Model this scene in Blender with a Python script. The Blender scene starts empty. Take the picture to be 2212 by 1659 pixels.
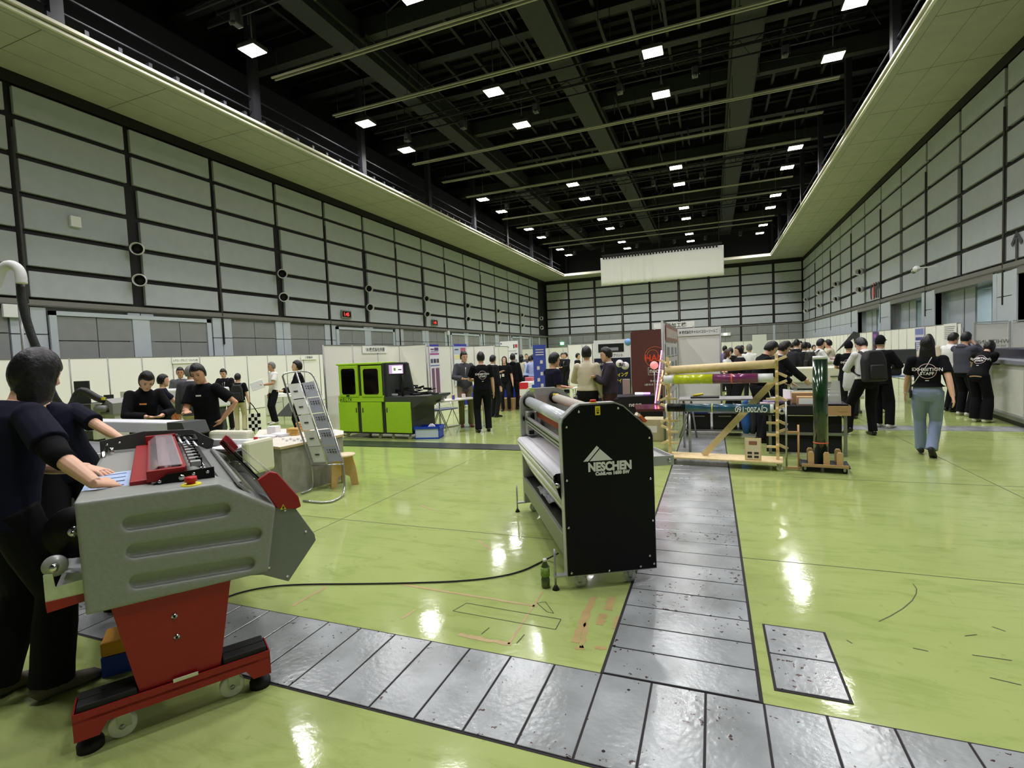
import bpy, bmesh, math, random
from mathutils import Vector, Matrix, Quaternion
from mathutils.bvhtree import BVHTree
from math import sin, cos, pi, radians as RAD, sqrt, atan2

# ------------------------------------------------------------------ camera
FPX = 1104.88; YAW = -0.374658; PIT = 0.05428; ROL = -0.042108; CAMH = 1.65
_f0 = Vector((sin(YAW)*cos(PIT), cos(YAW)*cos(PIT), -sin(PIT)))
_r0 = Vector((cos(YAW), -sin(YAW), 0)); _u0 = _r0.cross(_f0)
CR = _r0*cos(ROL) + _u0*sin(ROL); CU = _u0*cos(ROL) - _r0*sin(ROL); CF = _f0
CO = Vector((0, 0, CAMH))
sc = bpy.context.scene
cd = bpy.data.cameras.new('camera'); cam = bpy.data.objects.new('camera', cd)
sc.collection.objects.link(cam); sc.camera = cam
cd.sensor_fit = 'HORIZONTAL'; cd.sensor_width = 36; cd.lens = FPX/2212*36; cd.clip_end = 300; cd.clip_start = 0.05
m = Matrix.Identity(4)
for i in range(3):
    m[i][0] = CR[i]; m[i][1] = CU[i]; m[i][2] = -CF[i]; m[i][3] = CO[i]
cam.matrix_world = m
# ------------------------------------------------------------------ world, exposure
w = bpy.data.worlds.new('world'); sc.world = w; w.use_nodes = True
w.node_tree.nodes['Background'].inputs[0].default_value = (0.5, 0.52, 0.55, 1)
w.node_tree.nodes['Background'].inputs[1].default_value = 0.02
sc.view_settings.view_transform = 'Standard'; sc.view_settings.look = 'None'
sc.view_settings.gamma = 1; sc.view_settings.use_curve_mapping = False
sc.view_settings.exposure = 0.0
sc.cycles.max_bounces = 7; sc.cycles.diffuse_bounces = 4; sc.cycles.glossy_bounces = 3
sc.cycles.transmission_bounces = 6; sc.cycles.transparent_max_bounces = 10
sc.cycles.caustics_reflective = False; sc.cycles.caustics_refractive = False
sc.cycles.sample_clamp_indirect = 4.0
LAMP_W = 168.0      # watts of each high bay lamp
LAMP_COL = (0.98, 0.955, 1.0)

# ------------------------------------------------------------------ measuring helpers
def ray(x, y): return CF + CR*((x-1106)/FPX) - CU*((y-829.5)/FPX)
def fl(x, y, z=0.0):
    d = ray(x, y); return CO + d*((z-CAMH)/d.z)
def onx(x, y, X):
    d = ray(x, y); return CO + d*(X/d.x)
def ony(x, y, Y):
    d = ray(x, y); return CO + d*(Y/d.y)
def deep(x, y, D): return CO + ray(x, y)*D
def over(P, x, y):
    """height above the floor point P that is seen at image row y"""
    d = ray(x, y); return CAMH + d.z*sqrt(P.x**2+P.y**2)/sqrt(d.x**2+d.y**2)

# ------------------------------------------------------------------ materials
MC = {}
def lin(c):
    return tuple(((v/255)/12.92 if v <= 10 else ((v/255+0.055)/1.055)**2.4) for v in c)
def mat(name, rgb=(128,128,128), rough=0.5, metal=0.0, emit=0.0, ecol=None, alpha=1.0, trans=0.0, noise=0.0, nscale=8.0, bump=0.0, spec=0.5, ior=1.45, coat=0.0, raw=None):
    if name in MC: return MC[name]
    M = bpy.data.materials.new(name); M.use_nodes = True; nt = M.node_tree
    b = nt.nodes['Principled BSDF']; c = raw or lin(rgb)
    b.inputs['Base Color'].default_value = (*c, 1); b.inputs['Roughness'].default_value = rough
    b.inputs['Metallic'].default_value = metal; b.inputs['Specular IOR Level'].default_value = spec
    b.inputs['IOR'].default_value = ior
    if coat: b.inputs['Coat Weight'].default_value = coat; b.inputs['Coat Roughness'].default_value = 0.1
    if trans: b.inputs['Transmission Weight'].default_value = trans
    if alpha < 1: b.inputs['Alpha'].default_value = alpha
    if emit:
        b.inputs['Emission Color'].default_value = (*(lin(ecol) if ecol else c), 1); b.inputs['Emission Strength'].default_value = emit
    if noise or bump:
        tc = nt.nodes.new('ShaderNodeTexCoord'); n = nt.nodes.new('ShaderNodeTexNoise')
        n.inputs['Scale'].default_value = nscale; n.inputs['Detail'].default_value = 6
        nt.links.new(tc.outputs['Object'], n.inputs['Vector'])
        if noise:
            mx = nt.nodes.new('ShaderNodeMix'); mx.data_type = 'RGBA'
            mx.inputs[6].default_value = (*[max(0, v*(1-noise)) for v in c], 1)
            mx.inputs[7].default_value = (*[min(1, v*(1+noise)) for v in c], 1)
            mr = nt.nodes.new('ShaderNodeMapRange'); mr.inputs[1].default_value = 0.3; mr.inputs[2].default_value = 0.7
            nt.links.new(n.outputs[0], mr.inputs[0]); nt.links.new(mr.outputs[0], mx.inputs[0])
            nt.links.new(mx.outputs[2], b.inputs['Base Color'])
        if bump:
            bp = nt.nodes.new('ShaderNodeBump'); bp.inputs['Strength'].default_value = bump; bp.inputs['Distance'].default_value = 0.01
            nt.links.new(n.outputs[0], bp.inputs['Height']); nt.links.new(bp.outputs[0], b.inputs['Normal'])
    MC[name] = M; return M

# ------------------------------------------------------------------ object helpers
COL = sc.collection
def tag(o, label=None, cat=None, group=None, kind=None):
    if label: o['label'] = label
    if cat: o['category'] = cat
    if group: o['group'] = group
    if kind: o['kind'] = kind
    return o
def thing(name, label, cat, loc=(0,0,0), rz=0.0, group=None):
    o = bpy.data.objects.new(name, None); COL.objects.link(o); o.empty_display_size = 0.1
    o.location = loc; o.rotation_euler = (0, 0, rz)
    return tag(o, label, cat, group)
def link(name, me, parent=None, label=None):
    o = bpy.data.objects.new(name, me); COL.objects.link(o)
    if parent: o.parent = parent
    if label: o['label'] = label
    return o
def copy_tree(o, parent=None):
    c = o.copy(); COL.objects.link(c); c.parent = parent
    for ch in list(o.children): copy_tree(ch, c)
    return c

class MB:
    """collects shapes and links them as ONE mesh object"""
    def __init__(s): s.bm = bmesh.new(); s.mi = 0; s.mats = []
    def use(s, m):
        if m not in s.mats: s.mats.append(m)
        s.mi = s.mats.index(m); return s
    def _new(s, fs):
        for f in fs: f.material_index = s.mi
    def quad(s, a, b, c, d):
        f = s.bm.faces.new([s.bm.verts.new(Vector(p)) for p in (a, b, c, d)]); s._new([f]); return s
    def poly(s, pts):
        f = s.bm.faces.new([s.bm.verts.new(Vector(p)) for p in pts]); s._new([f]); return s
    def box(s, c, d, M=None, bev=0.0, rz=0.0, seg=2):
        """c centre, d full size"""
        n0 = len(s.bm.faces)
        X = Matrix.Translation(Vector(c)) @ Matrix.Rotation(rz, 4, 'Z') if rz else Matrix.Translation(Vector(c))
        if M is not None: X = M @ X
        r = bmesh.ops.create_cube(s.bm, size=1.0, matrix=X @ Matrix.Diagonal((d[0], d[1], d[2], 1)))
        vs = r['verts']; es = list({e for v in vs for e in v.link_edges}); fs = list({f for v in vs for f in v.link_faces})
        s._new(fs)
        if bev > 0:
            r2 = bmesh.ops.bevel(s.bm, geom=es, offset=bev, segments=seg, affect='EDGES', profile=0.5)
            s._new(r2['faces'])
        return s
    def span(s, a, b, bev=0.0, M=None, seg=2):
        """box from corner a to corner b"""
        a = Vector(a); b = Vector(b); c = (a+b)/2; d = [abs(b[i]-a[i]) for i in range(3)]
        return s.box(c, d, M, bev, seg=seg)
    def bar(s, a, b, w, h, bev=0.0, up=(0,0,1)):
        """rectangular bar from a to b, w across, h along up"""
        a = Vector(a); b = Vector(b); t = (b-a); L = t.length; t.normalize(); u = Vector(up)
        if abs(t.dot(u)) > 0.99: u = Vector((0,1,0))
        x = t.cross(u).normalized(); u = x.cross(t).normalized()
        X = Matrix((( x.x, t.x, u.x, (a.x+b.x)/2), (x.y, t.y, u.y, (a.y+b.y)/2), (x.z, t.z, u.z, (a.z+b.z)/2), (0,0,0,1)))
        return s.box((0,0,0), (w, L, h), X, bev)
    def cyl(s, a, b, r, seg=16, r2=None, cap=True):
        a = Vector(a); b = Vector(b); r2 = r if r2 is None else r2
        return s.loft([a, b], [(r, r), (r2, r2)], seg, cap=cap)
    def loft(s, pts, rad, seg=12, side=None, cap=True, frames=None, closed=False, sq=1.0):
        """rings at pts; rad = (rx, ry) per ring; side = vector for the rx axis"""
        pts = [Vector(p) for p in pts]; n = len(pts); rings = []
        px = None
        for i, p in enumerate(pts):
            if frames: x, y = Vector(frames[i][0]), Vector(frames[i][1])
            else:
                t = (pts[min(i+1, n-1)] - pts[max(i-1, 0)])
                if t.length < 1e-9: t = Vector((0,0,1))
                t.normalize()
                ref = Vector(side) if side is not None else (px if px is not None else (Vector((1,0,0)) if abs(t.x) < 0.9 else Vector((0,1,0))))
                x = (ref - t*ref.dot(t))
                if x.length < 1e-6: x = t.orthogonal()
                x.normalize(); y = t.cross(x).normalized(); px = x
            r = rad[i] if isinstance(rad, (list, tuple)) else rad
            if not isinstance(r, (list, tuple)): r = (r, r)
            ring = []
            for k in range(seg):
                a = 2*pi*k/seg; ca, sa = cos(a), sin(a)
                if sq != 1.0:
                    ca = math.copysign(abs(ca)**sq, ca); sa = math.copysign(abs(sa)**sq, sa)
                ring.append(s.bm.verts.new(p + x*(r[0]*ca) + y*(r[1]*sa)))
            rings.append(ring)
        fs = []
        for i in range(n-1):
            for k in range(seg):
                fs.append(s.bm.faces.new((rings[i][k], rings[i][(k+1)%seg], rings[i+1][(k+1)%seg], rings[i+1][k])))
        if closed:
            for k in range(seg):
                fs.append(s.bm.faces.new((rings[-1][k], rings[-1][(k+1)%seg], rings[0][(k+1)%seg], rings[0][k])))
        elif cap:
            fs.append(s.bm.faces.new(list(reversed(rings[0])))); fs.append(s.bm.faces.new(rings[-1]))
        for f in fs: f.smooth = True
        s._new(fs); return s
    def tube(s, pts, r, seg=10, smooth=0, closed=False):
        pts = [Vector(p) for p in pts]
        for _ in range(smooth):      # corner cutting
            q = [pts[0]]
            for a, b in zip(pts[:-1], pts[1:]): q += [a.lerp(b, 0.25), a.lerp(b, 0.75)]
            q.append(pts[-1]); pts = q
        return s.loft(pts, [(r, r)]*len(pts), seg, cap=not closed, closed=closed)
    def prism(s, pts, thick, M=None, bev=0.0, hole=None, seg=2):
        """2D outline pts (x, z) extruded along y by thick, transformed by M"""
        M = M or Matrix.Identity(4)
        vs = [s.bm.verts.new(M @ Vector((p[0], 0, p[1]))) for p in pts]
        f = s.bm.faces.new(vs)
        r = bmesh.ops.extrude_face_region(s.bm, geom=[f]); nv = [g for g in r['geom'] if isinstance(g, bmesh.types.BMVert)]
        off = (M.to_3x3() @ Vector((0, thick, 0)))
        bmesh.ops.translate(s.bm, verts=nv, vec=off)
        fs = list({g for v in vs+nv for g in v.link_faces}); s._new(fs)
        if bev > 0:
            es = list({e for v in vs+nv for e in v.link_edges})
            r2 = bmesh.ops.bevel(s.bm, geom=es, offset=bev, segments=seg, affect='EDGES', profile=0.5); s._new(r2['faces'])
            for g in r2['faces']: g.smooth = True
        return s
    def sphere(s, c, r, seg=16, ring=10, M=None):
        r = r if isinstance(r, (list, tuple)) else (r, r, r)
        X = Matrix.Translation(Vector(c)) @ (M or Matrix.Identity(4)) @ Matrix.Diagonal((r[0], r[1], r[2], 1))
        q = bmesh.ops.create_uvsphere(s.bm, u_segments=seg, v_segments=ring, radius=1.0, matrix=X)
        fs = list({f for v in q['verts'] for f in v.link_faces})
        for f in fs: f.smooth = True
        s._new(fs); return s
    def mesh(s, me, X=None):
        n0 = len(s.bm.verts); s.bm.from_mesh(me); s.bm.verts.ensure_lookup_table(); s.bm.faces.ensure_lookup_table()
        vs = s.bm.verts[n0:]
        if X is not None: bmesh.ops.transform(s.bm, matrix=X, verts=vs)
        s._new({f for v in vs for f in v.link_faces}); return s
    def build(s, name, m=None, parent=None, label=None, smooth=False, recalc=True):
        if recalc: bmesh.ops.recalc_face_normals(s.bm, faces=s.bm.faces)
        me = bpy.data.meshes.new(name); s.bm.to_mesh(me); s.bm.free()
        for q in (s.mats or [m]): me.materials.append(q)
        if smooth:
            for p in me.polygons: p.use_smooth = True
        return link(name, me, parent, label)
def T(*a): return Matrix.Translation(Vector(a))
def RX(a): return Matrix.Rotation(a, 4, 'X')
def RY(a): return Matrix.Rotation(a, 4, 'Y')
def RZ(a): return Matrix.Rotation(a, 4, 'Z')
def frame(o, x, y, z):
    return Matrix(((x[0], y[0], z[0], o[0]), (x[1], y[1], z[1], o[1]), (x[2], y[2], z[2], o[2]), (0,0,0,1)))

def textmesh(body, size, depth=0.0, align='CENTER', sx=1.0, bold=0.0, shear=0.0, space=1.0):
    c = bpy.data.curves.new('lettering', 'FONT'); c.body = body; c.size = size; c.extrude = depth; c.offset = bold
    c.align_x = align; c.align_y = 'CENTER'; c.shear = shear; c.space_character = space; c.resolution_u = 3
    o = bpy.data.objects.new('lettering', c); COL.objects.link(o)
    bpy.context.view_layer.update()
    me = bpy.data.meshes.new_from_object(o.evaluated_get(bpy.context.evaluated_depsgraph_get()))
    bpy.data.objects.remove(o); bpy.data.curves.remove(c)
    if sx != 1.0: me.transform(Matrix.Diagonal((sx, 1, 1, 1)))
    ys = [v.co.y for v in me.vertices]; xs_ = [v.co.x for v in me.vertices]
    if align == 'CENTER' and ys: me.transform(T(-(min(xs_)+max(xs_))/2, -(min(ys)+max(ys))/2, 0))
    me['wd'] = (max(xs_)-min(xs_)) if ys else 0.0
    return me
def lettering(name, body, size, m, X, parent=None, **k):
    """text in the local xy plane of X"""
    me = textmesh(body, size, **k); me.transform(X); me.materials.clear(); me.materials.append(m)
    return link(name, me, parent)

def remesh(bm, vox, smooth=3):
    """fuse overlapping closed shapes into one continuous surface"""
    me = bpy.data.meshes.new('tmp'); bmesh.ops.recalc_face_normals(bm, faces=bm.faces); bm.to_mesh(me); bm.free()
    o = bpy.data.objects.new('tmp', me); COL.objects.link(o)
    r = o.modifiers.new('r', 'REMESH'); r.mode = 'VOXEL'; r.voxel_size = vox; r.adaptivity = 0; r.use_smooth_shade = True
    if smooth:
        q = o.modifiers.new('s', 'SMOOTH'); q.iterations = smooth; q.factor = 0.5
    bpy.context.view_layer.update()
    out = bpy.data.meshes.new_from_object(o.evaluated_get(bpy.context.evaluated_depsgraph_get()))
    bpy.data.objects.remove(o); bpy.data.meshes.remove(me)
    for p in out.polygons: p.use_smooth = True
    return out

def ringmesh(r, w, n=40):
    q = MB()
    for i in range(n):
        a, b = 2*pi*i/n, 2*pi*(i+1)/n
        q.quad((r*cos(a),r*sin(a),0),(r*cos(b),r*sin(b),0),((r+w)*cos(b),(r+w)*sin(b),0),((r+w)*cos(a),(r+w)*sin(a),0))
    me = bpy.data.meshes.new('ring'); q.bm.to_mesh(me); q.bm.free(); return me
# ================================================================== the hall
XL, XR, YF, YB, HT = -18.07, 8.47, 57.97, -13.0, 10.2
BLACK = mat('matt_black_paint', (10,10,12), 0.6)
WALLP = mat('wall_panel_grey_green', (166,171,176), 0.75, noise=0.04, nscale=3)
WALLD = mat('wall_panel_dark_grey', (130,133,131), 0.7, noise=0.05, nscale=3)
WALLB = mat('wall_panel_blue_grey', (176,184,190), 0.6, noise=0.03, nscale=3)
SILL = mat('wall_sill_metal', (128,126,122), 0.4, 0.3)
SOFF = mat('soffit_board', (168,168,156), 0.85, noise=0.06, nscale=2)
RAILW = mat('rail_white', (225,222,205), 0.35)
STEEL = mat('galvanised_steel', (176,180,178), 0.35, 0.7, noise=0.08, nscale=20)
CHROME = mat('polished_chrome', (215,215,215), 0.15, 1.0)
ALU = mat('brushed_aluminium', (190,192,192), 0.35, 0.8)

def floor_mat():
    M = bpy.data.materials.new('green_epoxy_floor'); M.use_nodes = True; nt = M.node_tree; N = nt.nodes; L = nt.links
    b = N['Principled BSDF']; tc = N.new('ShaderNodeTexCoord')
    def noise(scale, det=6, rough=0.6, vec=None, dist=0.0):
        n = N.new('ShaderNodeTexNoise'); n.inputs['Scale'].default_value = scale; n.inputs['Detail'].default_value = det
        n.inputs['Roughness'].default_value = rough; n.inputs['Distortion'].default_value = dist
        L.new(vec or tc.outputs['Object'], n.inputs['Vector']); return n
    def ramp(n, a, bb, c0=(0,0,0,1), c1=(1,1,1,1)):
        r = N.new('ShaderNodeValToRGB'); r.color_ramp.elements[0].position = a; r.color_ramp.elements[1].position = bb
        r.color_ramp.elements[0].color = c0; r.color_ramp.elements[1].color = c1; L.new(n, r.inputs[0]); return r
    def mix(fac, a, bb):
        m = N.new('ShaderNodeMix'); m.data_type = 'RGBA'
        if isinstance(fac, float): m.inputs[0].default_value = fac
        else: L.new(fac, m.inputs[0])
        for s, v in ((6, a), (7, bb)):
            if isinstance(v, tuple): m.inputs[s].default_value = v
            else: L.new(v, m.inputs[s])
        return m.outputs[2]
    base = ramp(noise(0.55, 5).outputs[0], 0.3, 0.7, (*lin((150,166,96)), 1), (*lin((167,181,114)), 1))
    mp = N.new('ShaderNodeMapping'); mp.inputs['Scale'].default_value = (0.8, 3.2, 1); mp.inputs['Rotation'].default_value = (0, 0, 0.25)
    L.new(tc.outputs['Object'], mp.inputs[0])
    streak = ramp(noise(2.2, 8, 0.7, mp.outputs[0], 0.6).outputs[0], 0.50, 0.74)
    c = mix(streak.outputs[0], base.outputs[0], (*lin((136,154,82)), 1))
    spot = ramp(noise(9, 6, 0.65).outputs[0], 0.62, 0.72)
    c = mix(spot.outputs[0], c, (*lin((136,154,84)), 1))
    mp2 = N.new('ShaderNodeMapping'); mp2.inputs['Scale'].default_value = (1.2, 16, 1); mp2.inputs['Rotation'].default_value = (0, 0, -0.5)
    L.new(tc.outputs['Object'], mp2.inputs[0])
    scr = ramp(noise(3.0, 4, 0.6, mp2.outputs[0]).outputs[0], 0.74, 0.76)
    c = mix(scr.outputs[0], c, (*lin((96,104,60)), 1))
    L.new(c, b.inputs['Base Color'])
    rr = ramp(noise(1.3, 6).outputs[0], 0.3, 0.75, (0.05,0.05,0.05,1), (0.15,0.15,0.15,1)); L.new(rr.outputs[0], b.inputs['Roughness'])
    bp = N.new('ShaderNodeBump'); bp.inputs['Strength'].default_value = 0.25; bp.inputs['Distance'].default_value = 0.004
    L.new(noise(7, 4).outputs[0], bp.inputs['Height']); L.new(bp.outputs[0], b.inputs['Normal'])
    b.inputs['Specular IOR Level'].default_value = 0.5
    return M
def plate_mat():
    M = bpy.data.materials.new('worn_grey_steel_plate'); M.use_nodes = True; nt = M.node_tree; N = nt.nodes; L = nt.links
    b = N['Principled BSDF']; tc = N.new('ShaderNodeTexCoord')
    n = N.new('ShaderNodeTexNoise'); n.inputs['Scale'].default_value = 2.4; n.inputs['Detail'].default_value = 8; L.new(tc.outputs['Object'], n.inputs['Vector'])
    r = N.new('ShaderNodeValToRGB'); r.color_ramp.elements[0].position = 0.35; r.color_ramp.elements[1].position = 0.65
    r.color_ramp.elements[0].color = (*lin((134,139,138)), 1); r.color_ramp.elements[1].color = (*lin((166,172,173)), 1); L.new(n.outputs[0], r.inputs[0])
    n2 = N.new('ShaderNodeTexNoise'); n2.inputs['Scale'].default_value = 34; n2.inputs['Detail'].default_value = 3; L.new(tc.outputs['Object'], n2.inputs['Vector'])
    n3 = N.new('ShaderNodeTexNoise'); n3.inputs['Scale'].default_value = 2.0; n3.inputs['Detail'].default_value = 2; L.new(tc.outputs['Object'], n3.inputs['Vector'])
    ad = N.new('ShaderNodeMath'); ad.operation = 'MULTIPLY_ADD'; ad.inputs[1].default_value = 0.45; L.new(n3.outputs[0], ad.inputs[0]); L.new(n2.outputs[0], ad.inputs[2])
    r2 = N.new('ShaderNodeValToRGB'); r2.color_ramp.elements[0].position = 0.91; r2.color_ramp.elements[1].position = 0.93; L.new(ad.outputs[0], r2.inputs[0])
    m = N.new('ShaderNodeMix'); m.data_type = 'RGBA'; L.new(r2.outputs[0], m.inputs[0]); L.new(r.outputs[0], m.inputs[6]); m.inputs[7].default_value = (*lin((66,52,50)), 1)
    L.new(m.outputs[2], b.inputs['Base Color'])
    b.inputs['Metallic'].default_value = 0.15
    r3 = N.new('ShaderNodeValToRGB'); r3.color_ramp.elements[0].color = (0.13,0.13,0.13,1); r3.color_ramp.elements[1].color = (0.30,0.30,0.30,1); L.new(n.outputs[0], r3.inputs[0]); L.new(r3.outputs[0], b.inputs['Roughness'])
    bp = N.new('ShaderNodeBump'); bp.inputs['Strength'].default_value = 0.3; bp.inputs['Distance'].default_value = 0.005
    L.new(n2.outputs[0], bp.inputs['Height']); L.new(bp.outputs[0], b.inputs['Normal'])
    return M
FLOORM = floor_mat(); PLATE = plate_mat()
PRIMER = mat('bare_brown_primer', (168,146,98), 0.4, noise=0.08, nscale=14)
SEAM = mat('dark_floor_joint', (74,78,52), 0.7)
GAP = mat('plate_gap_dark', (34,30,32), 0.8)
f = MB().use(FLOORM); f.quad((XL-0.3,YB,0), (XR+6,YB,0), (XR+6,YF+0.3,0), (XL-0.3,YF+0.3,0))
random.seed(3)
def ragged(x0, y0, x1, y1, wd, z=0.0012, n=14, j=0.25):
    a = Vector((x0, y0, z)); b = Vector((x1, y1, z)); t = (b-a).normalized(); s_ = Vector((-t.y, t.x, 0))
    up = [a.lerp(b, i/n) + s_*wd*0.5*(1+random.uniform(-j, j)) for i in range(n+1)]
    dn = [a.lerp(b, i/n) - s_*wd*0.5*(1+random.uniform(-j, j)) for i in range(n+1)]
    for i in range(n): f.quad(dn[i], dn[i+1], up[i+1], up[i])
def rp(p0, p1, wd, **k):
    a = fl(*p0); b = fl(*p1); ragged(a.x, a.y, b.x, b.y, wd, **k)
f.use(PRIMER)
rp((870,1263), (1160,1310), 0.022); rp((990,1371), (1105,1392), 0.03, j=0.5)
rp((1282,1290), (1240,1388), 0.045, j=0.35); rp((1322,1290), (1312,1318), 0.05, j=0.5); rp((1303,1326), (1295,1350), 0.05, j=0.5)
rp((1268,1345), (1256,1400), 0.028, j=0.5); rp((1243,1402), (1262,1398), 0.03, j=0.6); rp((1335,1330), (1325,1358), 0.02, j=0.6)
rp((705,1268), (632,1309), 0.028, n=8, j=0.4); rp((1173,1278), (1098,1392), 0.014); rp((896,1318), (868,1337), 0.018, j=0.4)
rp((1035,1168), (1060,1186), 0.02, j=0.5); rp((905,1090), (945,1105), 0.02, j=0.5); rp((1285,1398), (1310,1402), 0.03, j=0.6)
f.use(SEAM)
f.quad((0.19,4.285,0.0011), (8.4,4.285,0.0011), (8.4,4.293,0.0011), (0.19,4.293,0.0011))
f.quad((-17,4.285,0.0011), (-0.57,4.285,0.0011), (-0.57,4.293,0.0011), (-17,4.293,0.0011))
for x in (2.9, 6.1, -3.7, -7.2, -10.6): f.quad((x,2.6,0.0011), (x+0.008,2.6,0.0011), (x+0.008,50,0.0011), (x,50,0.0011))
for y in (7.1, 14.3, 18.8, 23.4): f.quad((0.9,y,0.0011), (8.4,y,0.0011), (8.4,y+0.01,0.0011), (0.9,y+0.01,0.0011))
# scuffed outline left by an old sign, and the curved scratch
def strip(pts, wd):
    P = [fl(*p) for p in pts]
    for a, b in zip(P[:-1], P[1:]):
        t = (b-a).normalized(); s_ = Vector((-t.y, t.x, 0))*wd*0.5; z = Vector((0,0,0.0014)); f.quad(a-s_+z, b-s_+z, b+s_+z, a+s_+z)
strip([(978,1320),(1008,1303),(1212,1338),(1200,1360),(978,1320)], 0.006)
strip([(1160,1303),(1178,1300),(1196,1325),(1182,1322),(1160,1303)], 0.005)
strip([(1898,1343),(1925,1330),(1950,1315),(1970,1298),(1979,1283),(1980,1272),(1972,1261)], 0.006)
for a, b in (((2100,1415),(2186,1427)), ((2138,1464),(2206,1480)), ((1972,1400),(2005,1407)), ((2143,1354),(2172,1364)), ((2084,1374),(2110,1371)), ((1829,1383),(1841,1390)), ((1040,1370),(1057,1356)), ((1116,1390),(1133,1371))): strip([a, b], 0.007)
floor = f.build('floor', parent=None, recalc=False); tag(floor, kind='structure')
# track covers: steel plates 0.25 m wide laid in the floor
t = MB().use(GAP); t.span((-0.57,2.515,0.0006), (0.19,YF-0.2,0.002)); t.span((-14,1.91,0.0006), (XR-0.3,2.52,0.002))
t.use(PLATE); g = 0.005
k = 0
while 2.52+0.25*k < YF-0.6:
    y = 2.52+0.25*k; t.box(((-0.19), y+0.125, 0.0045), (0.735-0.01, 0.25-2*g, 0.005), bev=0.002 if k < 40 else 0, seg=1); k += 1
k = -54
while -0.56+0.25*k < XR-0.6:
    x = -0.56+0.25*k; t.box((x+0.125, 2.215, 0.0045), (0.25-2*g, 0.585, 0.005), bev=0.002 if -16 < k < 12 else 0, seg=1); k += 1
t.use(GAP)
for x, y in ((-0.41,2.42), (-0.45,2.0), (0.30,3.2), (0.33,3.0)): t.cyl((x,y,0.0068), (x,y,0.0073), 0.008, 10)
t.use(PLATE)   # floor hatch and the far cross track
t.use(GAP).span((0.245,2.635,0.0005), (0.57,3.27,0.003)); t.use(PLATE)
t.box((0.407,2.80,0.0045), (0.30,0.30,0.005), bev=0.002, seg=1); t.box((0.407,3.107,0.0045), (0.30,0.295,0.005), bev=0.002, seg=1)
k = 0
while 0.2+0.25*k < XR-0.5:
    x = 0.2+0.25*k; t.box((x+0.125, 11.5, 0.003), (0.243, 0.62, 0.006)); k += 1
t.use(GAP)
for x, y in ((0.352,3.17), (0.405,3.04)): t.cyl((x,y,0.0068), (x,y,0.0073), 0.009, 10)
tag(t.build('trim_1', recalc=False), kind='structure')

# ---- long walls: black back, grey boards with dark joints
ROWS = [3.84, 4.74, 5.78, 6.82, 7.88, 8.96, 9.87]
PIPE = mat('wall_pipe_dark', (70,68,66), 0.5)
def long_wall(name, X, s, cols, thick, lower):
    w = MB().use(BLACK); xb = X - s*0.12
    lo = MB()
    w.span((xb-s*0.2, YB, 3.7), (xb, YF+0.3, 15.4)) if name == 'wall_left' else w.span((xb-s*0.2, YB, 3.7), (xb, YF+0.3, 15.4))
    w.use(WALLP)
    for a, b in zip(cols[:-1], cols[1:]):
        for i in range(6):
            g0 = 0.21 if (a in thick and i < 4) else 0.10
            g1 = 0.21 if (b in thick and i < 4) else 0.10
            w.span((xb, a+g0, ROWS[i]+0.08), (X, b-g1, ROWS[i+1]-0.08), bev=0.012, seg=1)
    w.use(SILL); w.span((xb, YB, 3.66), (X+s*0.05, YF, 3.84)); w.span((xb, YB, 3.69), (X+s*0.07, YF, 3.72))
    w.use(BLACK); w.span((xb, YB, 9.87), (X-s*0.02, YF, HT))
    for c in cols[1:-1]:
        if c not in thick: w.use(PIPE).cyl((X+s*0.03, c, 2.6), (X+s*0.03, c, 8.6), 0.035, 8)
    return w
colsL = [round(8.64+3.1*k, 3) for k in range(-7, 16)]
thickL = [c for i, c in enumerate(colsL) if i % 2 == 0]
wl = long_wall('wall_left', XL, 1, colsL, thickL, None)
# lower part of the left wall
wl.use(WALLD); wl.span((XL-0.32, YB, 0), (XL-0.1, YF, 3.68))
for i, c in enumerate(colsL[:-1]):
    a, b = c, colsL[i+1]
    wl.use(WALLB); wl.span((XL-0.1, a-0.0, 0), (XL, a+0.42, 2.84)); wl.span((XL-0.1, a, 2.87), (XL, a+0.42, 3.63)); wl.span((XL-0.1, b-0.42, 0), (XL, b-0.03, 2.84)); wl.span((XL-0.1, b-0.42, 2.87), (XL, b-0.03, 3.63))
    wl.use(WALLD)
    mid = (a+b)/2
    for p, q in ((a+0.46, mid-0.015), (mid+0.015, b-0.46)):
        wl.span((XL-0.1, p, 0), (XL-0.03, q, 2.86)); wl.span((XL-0.1, p, 2.89), (XL-0.03, q, 3.55))
tag(wl.build('wall_left', recalc=False), kind='structure')
# door recess frames of the left wall
dn = 0
for (y0, y1) in ((9.1, 14.3), (21.4, 26.6), (33.8, 39.0), (46.2, 51.4)):
    dn += 1
    d = MB().use(WALLB); x0 = XL+0.002
    d.span((x0, y0, 0), (x0+0.07, y0+0.18, 3.55)); d.span((x0, y1-0.18, 0), (x0+0.07, y1, 3.55)); d.span((x0, y0, 3.42), (x0+0.07, y1, 3.55)); d.span((x0, (y0+y1)/2-0.28, 0), (x0+0.05, (y0+y1)/2+0.28, 3.42))
    d.use(WALLD)
    for p, q in ((y0+0.2, (y0+y1)/2-0.3), ((y0+y1)/2+0.3, y1-0.2)):
        m_ = (p+q)/2
        for u, v in ((p, m_-0.012), (m_+0.012, q)):
            d.span((x0, u, 0.02), (x0+0.03, v, 2.66)); d.span((x0, u, 2.69), (x0+0.03, v, 3.40))
    tag(d.build('door_%d' % dn, recalc=False), kind='structure')
colsR = [round(20.5+3.1*k, 3) for k in range(-11, 12)] + [57.9]
thickR = [c for i, c in enumerate(colsR) if i % 2 == 0]
wr = long_wall('wall_right', XR, -1, colsR, thickR, None)
OPEN = [(14.9, 19.7), (21.1, 25.75), (27.1, 31.3), (33.1, 37.6)]
GL = 0.9
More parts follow.
